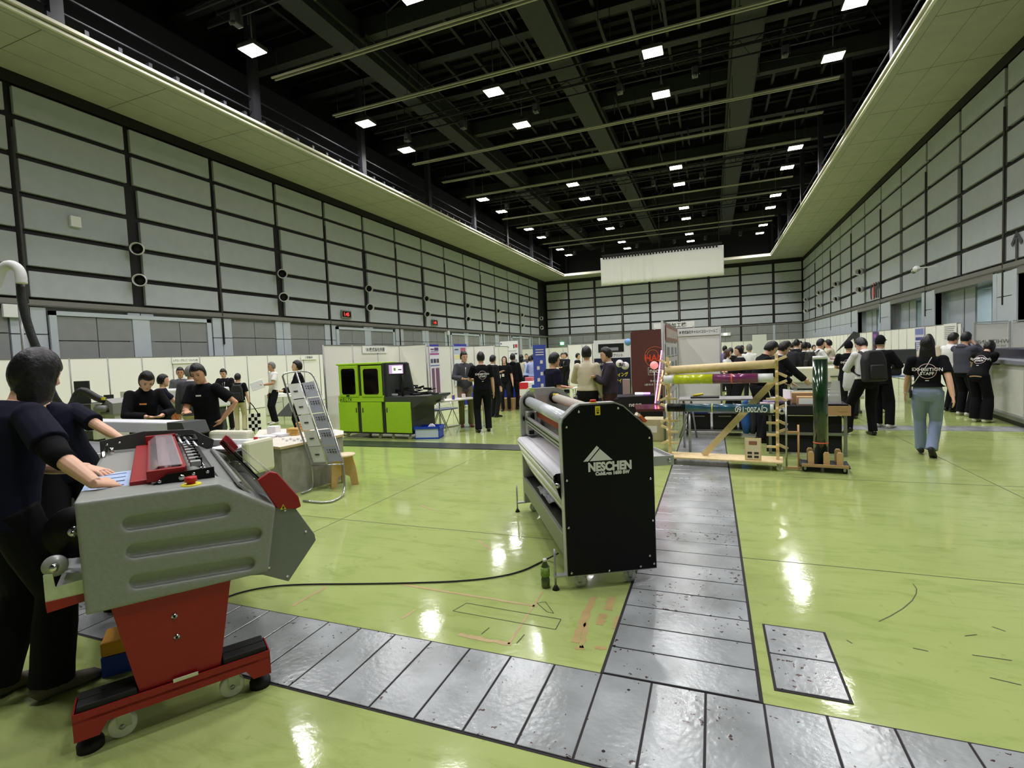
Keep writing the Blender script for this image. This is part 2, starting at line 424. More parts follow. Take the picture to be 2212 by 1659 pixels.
wr.use(WALLD)
ys = [YB] + [v for o in OPEN for v in o] + [YF]
for p, q in zip(ys[0::2], ys[1::2]):
    wr.use(WALLD); wr.span((XR, p, 0), (XR+0.2, q, 3.66)); wr.use(WALLB)
    y = p
    while y < q-0.3:
        e = min(y+1.55, q); wr.span((XR-0.03, y+0.02, 0), (XR+0.02, e-0.02, 2.84)); wr.span((XR-0.03, y+0.02, 2.87), (XR+0.02, e-0.02, 3.6)); y = e
for p, q in OPEN:
    wr.use(WALLB); wr.span((XR-0.04, p-0.25, 0), (XR+0.05, p, 3.62)); wr.span((XR-0.04, q, 0), (XR+0.05, q+0.25, 3.62)); wr.use(SILL).span((XR-0.04, p, 3.45), (XR+0.3, q, 3.66))
    wr.use(WALLD); wr.span((XR, p-0.2, 0), (XR+2.2, p, 3.6)); wr.span((XR, q, 0), (XR+2.2, q+0.2, 3.6)); wr.span((XR, p, 3.5), (XR+2.2, q, 3.7))
wr.use(WALLD).span((XR+5.8, YB, 0), (XR+6, YF, 3.9)); wr.span((XR+0.3, YB, 3.7), (XR+6, YF, 3.9))
tag(wr.build('wall_right', recalc=False), kind='structure')
GLASS = mat('window_glass', (220,235,235), 0.03, trans=1.0, ior=1.1)
CORR = mat('corridor_light', (235,240,245), 0.5, emit=60.0, ecol=(215,232,250))
for i, (p, q) in enumerate(OPEN):
    d = MB().use(WALLD); xg = XR+GL; mid = p+(q-p)*0.48
    d.span((xg-0.03, mid, 0), (xg+0.03, mid+0.1, 3.5)); d.span((xg-0.03, p, 0), (xg+0.03, p+0.08, 3.5)); d.span((xg-0.03, q-0.08, 0), (xg+0.03, q, 3.5)); d.span((xg-0.03, p, 3.4), (xg+0.03, q, 3.5)); d.span((xg-0.03, p, 2.4), (xg+0.03, mid, 2.46))
    d.use(WALLB).span((xg-0.5, mid+0.1, 0), (xg-0.44, q-0.1, 3.45)); d.use(SILL).span((xg-0.52, mid+0.9, 0), (xg-0.42, mid+0.94, 3.45)); d.cyl((xg-0.55, q-1.5, 0.8), (xg-0.55, q-1.5, 2.0), 0.02, 8)
    fr = d.build('window_%d' % (i+1), recalc=False); tag(fr, kind='structure')
    MB().span((xg-0.005, p+0.08, 0.05), (xg+0.005, mid, 3.4)).build('pane', GLASS, fr)
cl = MB().use(CORR)
for i in range(10): cl.span((XR+2.5, 10+4.2*i, 3.62), (XR+2.8, 12.2+4.2*i, 3.68)); cl.span((XR+4.5, 10+4.2*i, 3.62), (XR+4.8, 12.2+4.2*i, 3.68))
cl.use(WALLB)
for i in range(12): cl.span((XR+5.3, 12+3.6*i, 0), (XR+5.79, 12.6+3.6*i, 3.6)); cl.span((XR+5.5, 12.6+3.6*i, 0), (XR+5.79, 15.5+3.6*i, 1.1)); cl.span((XR+5.5, 12.6+3.6*i, 2.1), (XR+5.79, 15.5+3.6*i, 2.3))
tag(cl.build('trim_2', recalc=False), kind='structure')
# far wall
wf = MB().use(BLACK); wf.span((XL-0.2, YF+0.1, 0), (XR+0.2, YF+0.3, 15.4)); vx = [XL, -15.32, -12.27, -9.22, -6.22, -3.2, -0.2, 2.82, 5.86, XR]
wf.use(WALLP)
for j, (a, b) in enumerate(zip(vx[:-1], vx[1:])):
    for i in range(6): wf.span((a+0.12, YF, ROWS[i]+0.08), (b-0.12, YF+0.12, ROWS[i+1]-0.08), bev=0.012, seg=1)
wf.use(SILL).span((XL, YF-0.04, 3.74), (XR, YF+0.12, 3.84)); wf.use(WALLD)
for j, (a, b) in enumerate(zip(vx[:-1], vx[1:])):
    c = (a+b)/2
    for u, v in ((a+0.1, c-0.012), (c+0.012, b-0.1)): wf.span((u, YF, 0), (v, YF+0.12, 2.84)); wf.span((u, YF, 2.87), (v, YF+0.12, 3.7))
    if j in (1, 4, 8): wf.use(WALLB).span((a-0.1, YF-0.02, 0), (a+0.1, YF+0.12, 3.7)); wf.use(WALLD)
for x in (-9.22, -3.2, -12.27, -0.2): wf.use(BLACK); wf.span((x-0.1, YF-0.06, 1.8 if x in (-9.22,-0.2) else 3), (x+0.1, YF, 9.9)); wf.use(SILL); wf.cyl((x, YF-0.1, 2), (x, YF-0.1, 8.5), 0.03, 8)
wf.use(BLACK).span((XL, YF-0.02, 9.87), (XR, YF+0.1, HT))
tag(wf.build('wall_back', recalc=False), kind='structure')
tag(MB().use(WALLP).span((XL-0.3, YB-0.3, 0), (XR+6, YB, 15.4)).build('wall_front', recalc=False), kind='structure')

# ---- soffits round the hall with white rail edge and walkway above
def soffit(name, a, b, edge):
    s = MB().use(SOFF).span(a, b)
    return s
s1 = MB().use(SOFF).span((XL-0.1, YB, HT), (-15.06, YF, HT+0.25)); s1.span((-15.06, YF-2.72, HT), (5.47, YF, HT+0.25)); s1.span((5.47, YB, HT), (XR+0.1, YF, HT+0.25))
s1.use(SEAM)
for k in range(-4, 19):
    s1.span((XL, 1.9+3.1*k, HT-0.003), (-15.3, 1.915+3.1*k, HT+0.01)); s1.span((5.7, 1.9+3.1*k, HT-0.003), (XR, 1.915+3.1*k, HT+0.01))
for x in (-17.1, -16.2, -15.3, 5.7, 6.6, 7.5): s1.span((x, YB, HT-0.002), (x+0.01, YF-2.7, HT+0.01))
s1.use(RAILW); s1.span((-15.06, YB, HT-0.02), (-14.98, YF-2.7, HT+0.05)); s1.span((-15.06, YB, HT+0.12), (-14.93, YF-2.7, HT+0.2))
s1.span((5.39, YB, HT-0.02), (5.47, YF-2.7, HT+0.05)); s1.span((5.34, YB, HT+0.12), (5.47, YF-2.7, HT+0.2)); s1.span((-15.0, YF-2.8, HT-0.02), (5.4, YF-2.72, HT+0.2))
tag(s1.build('trim_3', recalc=False), kind='structure')
COLB = mat('walkway_dark_grey', (30,30,36), 0.6); CEILB = mat('ceiling_black', (9,9,10), 0.8); BEAMG = mat('beam_dark_grey_green', (38,40,37), 0.7, noise=0.15, nscale=4); DUCT = mat('ceiling_duct_black', (14,15,16), 0.6)
wk = MB().use(COLB)
for s, x in ((1, -15.35), (-1, 5.75)):
    for k in range(-3, 10): wk.span((x-0.12, 8.45+6.15*k-0.15, HT+0.25), (x+0.12, 8.45+6.15*k+0.15, 15.2))
    for k in range(-12, 66): wk.span((x+s*0.15-0.1, 1.0*k*0.82-0.05, HT+0.25), (x+s*0.15+0.1, 0.82*k+0.05, HT+0.43))
    wk.span((x-0.03+s*0.2, YB, HT+0.25), (x+0.03+s*0.2, YF-3, HT+0.31)); wk.span((x-0.02, YB, HT+1.15), (x+0.02, YF-3, HT+1.19)); wk.span((x-0.02, YB, HT+0.7), (x+0.02, YF-3, HT+0.73))
    wk.use(COLB); wk.span((x-s*1.7-0.05, YB, HT+0.25), (x-s*1.7+0.05, YF-2, 13.2))
tag(wk.build('trim_4', recalc=False), kind='structure')
# ---- ceiling, beams, purlins
c = MB().use(CEILB).span((XL-0.3, YB, 15.2), (XR+0.3, YF+0.3, 15.4))
y = YB
while y < YF: c.span((XL, y, 15.0), (XR, y+0.28, 15.2)); y += 0.62
c.use(DUCT)
for k in range(-4, 19): c.span((XL, 1.0+3.1*k, 14.2), (XR, 1.28+3.1*k, 14.75)); c.span((XL, 1.0+3.1*k-0.08, 14.18), (XR, 1.36+3.1*k, 14.22))
for x in (-14.4, -13.1, -10.6, -9.2, -8.0, -6.9, -3.9, -2.7, -1.5, -0.3, 2.9, 3.9, 5.0): c.span((x, YB, 14.35), (x+0.12, YF, 14.6))
tag(c.build('ceiling', recalc=False), kind='structure')
b = MB().use(BEAMG)
for x0, x1 in ((-12.45,-11.7), (-5.75,-4.83), (0.95,1.92)):
    b.span((x0, YB, 13.0), (x1, YF-1, 13.04)); b.span((x0+0.12, YB, 13.04), (x0+0.16, YF-1, 14.2)); b.span((x1-0.16, YB, 13.04), (x1-0.12, YF-1, 14.2)); b.span((x0-0.1, YB, 13.3), (x0, YF-1, 13.38)); b.span((x1, YB, 13.3), (x1+0.1, YF-1, 13.38))
for k in range(-1, 7): b.span((XL, 7.0+9.3*k, 13.55), (XR, 7.35+9.3*k, 14.2))
tag(b.build('trim_5', recalc=False), kind='structure')
random.seed(11)
pz = MB().use(DUCT)
for k in range(60):
    y = random.uniform(6, 55); x = random.uniform(-14.5, 4); L_ = random.uniform(0.8, 6)
    if random.random() < 0.5: pz.cyl((x, y, random.uniform(12.9, 14)), (min(5, x+L_), y, random.uniform(12.9, 14)), 0.03, 6)
    else: pz.cyl((x, y, 13.4), (x, y+L_, 13.4), 0.035, 6)
    pz.cyl((x, y, 12.6), (x, y, 14.4), 0.02, 6)
tag(pz.build('trim_6', recalc=False), kind='structure')

# ---- hanging light rails, trusses between the lamp pairs, high bay lamps
CREAM = mat('cream_hanging_rail', (150,146,128), 0.4)
rail0 = None
ORD = ['first','second','third','fourth','fifth','sixth','seventh','eighth','ninth','tenth','eleventh','twelfth','thirteenth','fourteenth','fifteenth','sixteenth']
railY = [5.5, 8.6, 14.8, 18.0, 24.13, 27.3, 30.45, 36.6, 39.6, 46.6, 48.4]
for y in railY:
    if rail0 is None:
        rail0 = thing('hanging_rail', 'x', 'rail', (0, 0, 0))
        MB().span((-14.6, -0.11, 12.0), (4.86, -0.05, 12.05)).span((-14.6, 0.05, 12.0), (4.86, 0.11, 12.05)).build('rail_bar', CREAM, rail0, recalc=False)
        for x in (-14.4, -11, -7, -3, 1, 4.6): MB().cyl((x, 0, 12.05), (x, 0, 14.2), 0.012, 6).span((x-0.05, -0.13, 12.05), (x+0.05, 0.13, 12.07)).build('hanger', BLACK, rail0, recalc=False)
        r_ = rail0
    else: r_ = copy_tree(rail0)
    r_.location = (0, y, 0); r_['label'] = 'cream twin rail across the hall ceiling, %s from the viewer' % ORD[railY.index(y)]; r_['group'] = 'cream rails hung across the ceiling'
truss0 = None
TRL = {11.8: 'nearest', 21.0: 'second', 33.4: 'third', 42.7: 'fourth', 52.1: 'farthest'}
for y in TRL:
    if truss0 is None:
        truss0 = thing('lighting_truss', 'x', 'lighting truss', (0, 0, 0)); q = MB()
        for dy, z in ((-0.35, 12.3), (0.35, 12.3), (0, 12.75), (-0.7, 12.9), (0.7, 12.9)): q.cyl((-14.5, dy, z), (4.9, dy, z), 0.035, 6)
        x = -14.5
        while x < 4.8: q.cyl((x, -0.35, 12.3), (x+0.4, 0, 12.75), 0.014, 5); q.cyl((x+0.4, 0, 12.75), (x+0.8, 0.35, 12.3), 0.014, 5); x += 0.8
        q.build('truss_frame', DUCT, truss0, recalc=False)
        for x in (-13.0, -10.1, -6.7, -3.2, -0.4, 2.6): q = MB(); q.box((x, 0.1, 12.0), (0.22, 0.3, 0.34), bev=0.02); q.cyl((x, -0.05, 11.78), (x, -0.12, 11.84), 0.08, 10); q.box((x+0.16, 0.1, 12.1), (0.02, 0.05, 0.4)); q.build('spotlight', mat('spotlight_body', (70,72,74), 0.4, 0.3), truss0, recalc=False)
        r_ = truss0
    else: r_ = copy_tree(truss0)
    r_.location = (0, y, 0); r_['label'] = 'black lighting truss with small spotlights, %s from the viewer' % TRL[y]
lampY = [1.0, 4.2, 10.25, 13.4, 19.38, 22.62, 31.8, 35.05, 41.0, 44.4, 50.4, 53.8]
lampX = [-14.03, -7.88, -1.75, 4.36]
HOUS = mat('lamp_housing', (90,90,88), 0.4, 0.5); LDIF = mat('lamp_diffuser', (255,248,230), 0.5, emit=25.0, ecol=(255,247,225))
COLN = ['left wall', 'centre left', 'centre right', 'right wall']
lamp0 = None; ld = None
for y in lampY:
    for x in lampX:
        if lamp0 is None:
            lamp0 = thing('high_bay_lamp', 'x', 'lamp')
            q = MB().use(HOUS); q.box((0,0,12.22), (0.72,0.62,0.14), bev=0.02); q.box((0,0,12.4), (0.16,0.16,0.22)); q.cyl((0,0,12.5), (0,0,14.2), 0.02, 6)
            for k in range(7): q.box((-0.21+0.07*k, 0, 12.32), (0.012, 0.38, 0.08))
            q.build('housing', HOUS, lamp0, recalc=False)
            MB().box((0,0,12.145), (0.66,0.56,0.014)).build('diffuser', LDIF, lamp0, recalc=False)
            ld = bpy.data.lights.new('lamp_light', 'AREA'); ld.shape = 'RECTANGLE'; ld.size = 0.62; ld.size_y = 0.52; ld.energy = LAMP_W; ld.color = LAMP_COL; ld.spread = RAD(150)
            lo_ = bpy.data.objects.new('lamp_light', ld); COL.objects.link(lo_); lo_.parent = lamp0; lo_.location = (0,0,12.13); L_ = lamp0
        else: L_ = copy_tree(lamp0)
        L_.location = (x, y, 0); L_['label'] = ('lit high bay lamp, %s column, %s row from the viewer' % (COLN[lampX.index(x)], ORD[lampY.index(y)-2])) if y > 5 else ('lit high bay lamp overhead out of the frame, %s column, %s row' % (COLN[lampX.index(x)], ['rear','front'][lampY.index(y)])); L_['group'] = 'high bay lamps under the ceiling'

# ---- round air nozzles on the walls
NOZ = mat('nozzle_light_grey', (196,198,194), 0.4); noz0 = None
def nozzle(X, s, y, z, lab, grp):
    global noz0
    if noz0 is None:
        noz0 = thing('air_nozzle', 'x', 'air nozzle')
        q = MB(); 
        q.loft([(0,0,0), (0.2,0,0), (0.34,0,-0.0), (0.36,0,0), (0.34,0,0), (0.1,0,0)], [(0.15,0.15), (0.21,0.21), (0.205,0.205), (0.188,0.188), (0.175,0.175), (0.165,0.165)], 24, frames=[((0,1,0),(0,0,1))]*6)
        q.build('nozzle_shell', NOZ, noz0); MB().cyl((0.11,0,0), (0.13,0,0), 0.164, 20).build('throat', BLACK, noz0); n_ = noz0
    else: n_ = copy_tree(noz0)
    n_.location = (X, y, z); n_.rotation_euler = (0, RAD(8), RAD(-40) if s > 0 else pi+RAD(40)); n_['label'] = lab; n_['group'] = grp
for k in range(0, 8):
    y = 8.64+3.1*(1+2*k)
    for z in (5.78, 4.74): nozzle(XL+0.13, 1, y, z, '%s round air nozzle on the left wall, %s pair from the viewer' % ('upper' if z > 5 else 'lower', ORD[k]), 'air nozzles on the left wall')
for k, y in enumerate((20.5+3.1*5, 20.5+3.1*7, 20.5+3.1*9, 20.5+3.1*11)):
    for z in (5.78, 4.74): nozzle(XR-0.13, -1, y, z, '%s round air nozzle on the right wall, %s pair from the viewer' % ('upper' if z > 5 else 'lower', ORD[k]), 'air nozzles on the right wall')
# ---- white hanging cloth screen
CLOTH = mat('white_cloth', (226,226,220), 0.8, bump=0.1, nscale=20)
sy = 40.0; s0 = ony(1297,558,sy); s1_ = ony(1563,530,sy); zb = ony(1430,606,sy).z
scr = thing('hanging_screen', 'wide white cloth screen hanging below the ceiling near the far wall', 'screen', ((s0.x+s1_.x)/2, sy, 0))
q = MB(); W_ = s1_.x-s0.x; n = 90; zt = s0.z; vs = []
for i in range(n+1):
    x = -W_/2 + W_*i/n; wv = 0.05*sin(i*0.55)+0.04*sin(i*1.3+1) if 8 < i < 42 else 0.012*sin(i*0.8)
    vs.append([q.bm.verts.new((x, wv*(0.3+0.9*j/6), zt-(zt-zb)*j/6)) for j in range(7)])
for i in range(n):
    for j in range(6): q.bm.faces.new((vs[i][j], vs[i+1][j], vs[i+1][j+1], vs[i][j+1])).smooth = True
o_ = q.build('cloth', CLOTH, scr); md = o_.modifiers.new('t', 'SOLIDIFY'); md.thickness = 0.01
q = MB(); q.span((-W_/2+0.1, -0.04, zt+0.1), (W_/2-0.1, 0.04, zt+0.22))
for i in range(38): q.span((-W_/2+0.2+i*(W_-0.5)/38, -0.05, zt-0.12), (-W_/2+0.32+i*(W_-0.5)/38, 0.03, zt+0.14))
for x in (-W_/2+0.3, 0, W_/2-0.3): q.cyl((x, 0, zt+0.2), (x, 0, 14.2), 0.02, 6)
q.build('hanging_bar', BLACK, scr)
# ================================================================== machines in the foreground
BLK = mat('satin_black_panel', (7,8,7), 0.42, spec=0.25); BLKR = mat('black_rubber', (22,22,22), 0.7); BLKP = mat('black_plastic', (26,27,28), 0.45)
WHT = mat('white_print', (232,232,228), 0.5); WHP = mat('white_plastic', (224,226,224), 0.35); PAPER = mat('white_paper', (236,236,240), 0.6)
GRYM = mat('grey_hammered_shell', (140,144,138), 0.42, noise=0.06, nscale=60, bump=0.12); GRYD = mat('grey_painted_metal', (120,124,118), 0.45, noise=0.04, nscale=30)
REDM = mat('red_painted_metal', (148,24,30), 0.4, noise=0.05, nscale=12); YEL = mat('warning_yellow', (228,214,40), 0.5); REDB = mat('red_button', (190,30,34), 0.35)
CLEAR = mat('clear_acrylic', (235,225,230), 0.08, alpha=0.28); SILV = mat('silver_painted_metal', (176,178,176), 0.35, 0.35); SILD = mat('dull_silver_channel', (130,136,124), 0.4, 0.5)
ORG = mat('orange_film', (205,96,48), 0.45); FILM = mat('milky_film', (214,220,224), 0.25, coat=0.5); KRAFT = mat('kraft_cardboard', (176,142,98), 0.8); WOOD = mat('pale_pine', (222,200,150), 0.55, noise=0.08, nscale=18)
BLUEP = mat('blue_plastic', (28,70,190), 0.4)
def caster(parent, x, y, r=0.045, m=WHP, name='caster', rz=0.0):
    q = MB().use(m); c = Vector((x, y, r)); d = Vector((cos(rz), sin(rz), 0)); s_ = Vector((-d.y, d.x, 0))
    q.cyl(c-s_*0.012, c+s_*0.012, r, 20); q.use(STEEL); q.cyl(c-s_*0.018, c+s_*0.018, r*0.35, 12); q.bar(c-s_*0.02, c-s_*0.02+Vector((0,0,r+0.03)), 0.03, 0.004); q.bar(c+s_*0.02, c+s_*0.02+Vector((0,0,r+0.03)), 0.03, 0.004)
    q.box(c+Vector((0,0,r+0.025)), (0.06,0.05,0.01)); return q.build(name, parent=parent)

# ---- cold laminator with black side panel
Ac = Vector((-0.965, 3.352, 0)); ec = Vector((0.874, 0.486, 0)).normalized(); nc = Vector((-ec.y, ec.x, 0))
cl = thing('cold_laminator', 'tall cold laminating machine with black side panel and white triangle emblem, on white casters', 'laminator', Ac, atan2(ec.y, ec.x))
def cpx(x, y):
    d = ray(x, y); t = ((Ac-CO).dot(nc))/(d.dot(nc)); X = CO+d*t; return ((X-Ac).dot(ec), X.z)
prof = [(0,0.10), (0.654,0.10), (0.652,1.06), (0.635,1.10), (0.44,1.28), (0.38,1.305), (0.13,1.305), (0.09,1.285), (0.005,1.21), (-0.005,1.17)]
q = MB().use(SILV); q.prism(prof, 0.085, T(0,0.006,0)); q.build('side_casing', parent=cl)
MB().prism([(p[0]*0.985+0.005, p[1]*0.985+0.009) for p in prof], 0.008, T(0,-0.002,0), bev=0.002).build('side_panel', BLK, cl)
q = MB()
for x, z in ((0.03,0.13),(0.3,0.12),(0.53,0.13),(0.63,0.14),(0.63,0.45),(0.62,0.75),(0.62,1.04),(0.40,1.26),(0.12,1.25),(0.03,1.15),(0.02,0.78),(0.02,0.45),(0.60,0.2)): q.cyl((x,-0.002,z), (x,-0.007,z), 0.008, 10)
q.build('panel_screw', CHROME, cl)
q = MB().prism(prof, 0.07, T(0,1.86,0)); q.build('far_side_casing', SILV, cl)
LF = RX(pi/2)
def onpanel(x, z, y=-0.005): return T(x, y, z) @ LF
q = MB().use(WHT)
for pts in ([(1259.8,997.5),(1288.7,962.7),(1294,967.5),(1270.5,996.5)], [(1273.5,996.3),(1295.5,969.5),(1323,993)]):
    v = [cpx(*p) for p in pts]; q.prism(v, 0.0015, T(0,-0.0035,0))
q.build('triangle_emblem', parent=cl)
a = cpx(1273,1008); b_ = cpx(1361,1003); cx = (a[0]+b_[0])/2
me = textmesh('NESCHEN', 0.082, sx=0.86, bold=0.0045); X = onpanel(cx, (a[1]+b_[1])/2-0.002); me.transform(X); me.materials.append(WHT); link('lettering', me, cl)
me = textmesh('ColdLam 1650 SW', 0.031, sx=1.02, bold=0.0024); a = cpx(1323,1020.5); me.transform(onpanel(a[0], a[1])); me.materials.append(WHT); link('lettering', me, cl)
q = MB().use(YEL); q.box((0.254,-0.004,1.252), (0.036,0.003,0.062)); q.use(BLK); q.prism([(0.243,1.25),(0.265,1.25),(0.254,1.272)], 0.001, T(0,-0.0065,0)); q.use(YEL).prism([(0.248,1.253),(0.260,1.253),(0.254,1.265)], 0.001, T(0,-0.0072,0)); q.use(BLK).box((0.254,-0.006,1.237), (0.014,0.001,0.012)); q.build('warning_label', parent=cl)
q = MB().use(REDB); q.cyl((0.236,0.04,1.305), (0.236,0.04,1.325), 0.022, 16); q.use(YEL).cyl((0.236,0.04,1.303), (0.236,0.04,1.308), 0.028, 16); q.build('stop_button', parent=cl)
q = MB().use(FILM).cyl((0.09,0.1,1.17), (0.09,1.83,1.17), 0.052, 28); q.use(BLK).cyl((0.09,1.82,1.17), (0.09,1.86,1.17), 0.066, 24); q.build('top_roller', parent=cl)
q = MB().use(mat('grey_paper_core', (176,168,156), 0.7)).cyl((0.36,0.1,1.2), (0.36,1.76,1.2), 0.045, 24); q.use(BLK).cyl((0.36,1.78,1.2), (0.36,1.86,1.2), 0.06, 24); q.use(YEL).box((0.352,1.74,1.22),(0.05,0.08,0.05)); q.build('rear_roller', parent=cl)
q = MB().use(ALU); q.box((0.05,0.98,1.015), (0.035,1.6,0.022), bev=0.004); q.box((0.05,0.98,0.985), (0.035,1.6,0.022), bev=0.004); q.use(BLK).box((0.047,0.98,1.0), (0.03,1.6,0.012)); q.use(SILV).box((0.05,0.98,0.955), (0.03,1.6,0.012)); q.build('guide_rail', parent=cl)
MB().box((0.17,0.98,1.06), (0.06,1.6,0.07), RZ(0)).build('release_liner', ORG, cl)
MB().cyl((0.26,0.1,0.95), (0.26,1.85,0.95), 0.06, 24).build('pressure_roller', GRYD, cl)
q = MB().use(SILV).box((0.09,1.76,0.96), (0.11,0.13,0.24), bev=0.01); q.use(BLK).cyl((0.09,1.69,1.07),(0.09,1.69,1.0), 0.022, 12); q.box((0.075,1.69,0.87),(0.05,0.02,0.035)); q.cyl((0.02,1.77,1.01),(0.0,1.77,1.01),0.03,14); q.use(YEL).prism([(0.09,0.94),(0.15,0.94),(0.12,0.985)], 0.002, T(0,1.69,0)); q.build('pressure_bracket', parent=cl)
MB().box((0.24,1.857,1.17), (0.085,0.005,0.13)).build('inner_plate', mat('beige_grey_plate', (170,160,150), 0.5), cl)
q = MB().use(PAPER)     # printed sheet over the feed table, curving back underneath
pr_ = [(0.24,0.815),(0.05,0.815),(-0.03,0.81),(-0.055,0.79),(-0.055,0.76),(-0.02,0.66),(0.04,0.52),(0.10,0.40)]
for (x0,z0),(x1,z1) in zip(pr_[:-1], pr_[1:]): q.quad((x0,0.1,z0),(x0,1.82,z0),(x1,1.82,z1),(x1,0.1,z1))
o_ = q.build('printed_sheet', parent=cl, smooth=True); md = o_.modifiers.new('t','SOLIDIFY'); md.thickness = 0.002
q = MB().use(mat('dark_table', (52,46,46), 0.5)).box((0.33,0.98,0.795), (0.6,1.72,0.03)); q.build('feed_table', parent=cl)
q = MB().use(BLK); q.box((0.02,0.12,0.775),(0.09,0.05,0.05), bev=0.005); q.use(CHROME).cyl((-0.045,0.12,0.765),(-0.045,1.8,0.765),0.012,12); q.cyl((-0.03,0.06,0.73),(-0.03,0.17,0.73),0.016,12); q.build('tension_bar', parent=cl)
MB().quad((0.02,0.09,0.37),(0.02,1.86,0.37),(0.4,1.86,0.42),(0.4,0.09,0.42)).quad((0.4,0.09,0.42),(0.4,1.86,0.42),(0.4,1.86,0.7),(0.4,0.09,0.7)).build('lower_tray', BLK, cl)
MB().box((0.012,0.98,0.30), (0.03,1.78,0.15), bev=0.003).build('cross_beam', SILD, cl)
q = MB().use(SILV); q.box((0.73,0.99,0.862),(0.20,1.84,0.012)); q.box((0.73,0.07,0.855),(0.20,0.01,0.07)); q.box((0.73,1.9,0.855),(0.20,0.01,0.07)); q.box((0.825,0.99,0.855),(0.01,1.84,0.07)); q.use(CHROME).cyl((0.795,0.055,0.855),(0.795,0.065,0.855),0.012,12); q.build('rear_shelf', parent=cl)
q = MB().use(ORG); q.bar((0.56,0.02,1.195),(0.60,0.02,1.155),0.06,0.02); q.use(mat('cream_tip',(235,220,190),0.5)).bar((0.54,0.02,1.21),(0.555,0.02,1.2),0.05,0.02); q.build('knife_handle', parent=cl)
for y in (0.05, 1.9):
    q = MB().use(STEEL); q.cyl((-0.075,y,0.02),(-0.075,y,0.29),0.008,10); q.box((-0.03,y,0.10),(0.11,0.05,0.012)); q.use(BLKR).cyl((-0.075,y,0),(-0.075,y,0.03),0.026,14,r2=0.012); q.build('levelling_foot', parent=cl)
for x, y in ((0.10,0.06),(0.47,0.06),(0.10,1.88),(0.47,1.88)): caster(cl, x, y)
q = MB().use(mat('pale_yellow_strap',(226,226,180),0.6)).tube([(0.17,1.84,1.10),(0.16,1.84,1.2),(0.13,1.84,1.28),(0.12,1.85,1.3)], 0.004, 6); q.tube([(0.06,1.84,1.2),(0.055,1.84,1.27),(0.08,1.85,1.31),(0.12,1.85,1.315)], 0.004, 6)
q.use(mat('green_ribbon',(170,205,110),0.6)).box((0.12,1.835,1.29),(0.05,0.01,0.045), RZ(0), bev=0.004); q.build('strap', parent=cl)
# plastic bag lying on the tray
random.seed(5); q = MB(); n = 9; G = []
Xb = T(*(Ac)) @ RZ(atan2(ec.y, ec.x))
for i in range(n+1):
    G.append([q.bm.verts.new(Xb @ Vector((0.04+0.28*i/n, 0.75+0.55*j/n, 0.385+0.13*0.25*i/n+random.uniform(0,0.035)))) for j in range(n+1)])
for i in range(n):
    for j in range(n): q.bm.faces.new((G[i][j],G[i+1][j],G[i+1][j+1],G[i][j+1]))
o_ = q.build('plastic_bag', mat('crumpled_clear_bag',(180,182,188),0.15,alpha=0.75)); tag(o_, 'crumpled clear plastic bag lying on the lower tray of the cold laminator', 'plastic bag')
md = o_.modifiers.new('t','SOLIDIFY'); md.thickness = 0.003
# cable and bottle
P = [fl(*p, 0.008) for p in ((1207,1232),(1185,1206),(1165,1216),(1130,1233),(1080,1246),(1000,1255),(900,1259),(780,1261),(640,1262),(570,1268),(500,1284),(450,1310))]; P[0].z = 0.14
tag(MB().tube(P, 0.006, 8, smooth=2).build('power_cable', BLKR), 'black power cable running along the green floor from the cold laminator', 'cable')
bp = fl(1179,1268)
bt = thing('tea_bottle', 'green tea bottle standing on the floor left of the cold laminator', 'bottle', bp)
q = MB().loft([(0,0,0),(0,0,0.01),(0,0,0.06),(0,0,0.065),(0,0,0.12),(0,0,0.125),(0,0,0.15),(0,0,0.178),(0,0,0.19)], [(0.028,)*2,(0.032,)*2,(0.032,)*2,(0.029,)*2,(0.029,)*2,(0.032,)*2,(0.031,)*2,(0.016,)*2,(0.013,)*2], 16); q.build('bottle_body', mat('green_tea',(58,76,28),0.12,coat=1.0), bt)
MB().loft([(0,0,0.085),(0,0,0.15)], [(0.0328,)*2,(0.0322,)*2], 16).build('bottle_label', mat('green_label',(120,148,70),0.5,noise=0.5,nscale=60), bt)
MB().cyl((0,0,0.188),(0,0,0.205),0.014,14).build('bottle_cap', WHP, bt)

# ---- large laminator in the left foreground
Al = Vector((-2.555,1.242,0)); dl = Vector((0.549,0.836,0)).normalized(); nl = Vector((-dl.y, dl.x, 0)); XLm = frame(Al, dl, nl, (0,0,1))
lm = thing('wide_format_laminator', 'large laminator with ribbed grey end cover on a red pedestal, left foreground', 'laminator', Al, atan2(dl.y, dl.x))
def applied(o, mods):
    for k, v in mods: pass
q = MB(); q.prism([(0.07,1.112),(0.60,1.10),(0.845,0.935),(0.79,0.612),(0.075,0.622)], 0.27, T(0,-0.012,0))
bmesh.ops.recalc_face_normals(q.bm, faces=q.bm.faces); me0 = bpy.data.meshes.new('a'); q.bm.to_mesh(me0); q.bm.free(); oa = link('a', me0)
cut = MB()
for x0, z0, x1, z1 in ((0.225,0.952,0.64,0.937),(0.23,0.827,0.77,0.785),(0.232,0.687,0.73,0.645)):
    hgt = 0.06; r_ = 0.027; pts = []; dz = (z1-z0)/(x1-x0)
    for cx, cz, a0 in ((x1-r_, r_, -90), (x1-r_, hgt-r_, 0), (x0+r_, hgt-r_, 90), (x0+r_, r_, 180)):
        for k in range(5): a = RAD(a0+22.5*k); xx = cx+r_*cos(a); pts.append((xx, z0+(xx-x0)*dz+cz+r_*sin(a)))
    cut.prism(pts, 0.07, T(0,-0.055,0))
bmesh.ops.recalc_face_normals(cut.bm, faces=cut.bm.faces); me0 = bpy.data.meshes.new('b'); cut.bm.to_mesh(me0); cut.bm.free(); ob = link('b', me0)
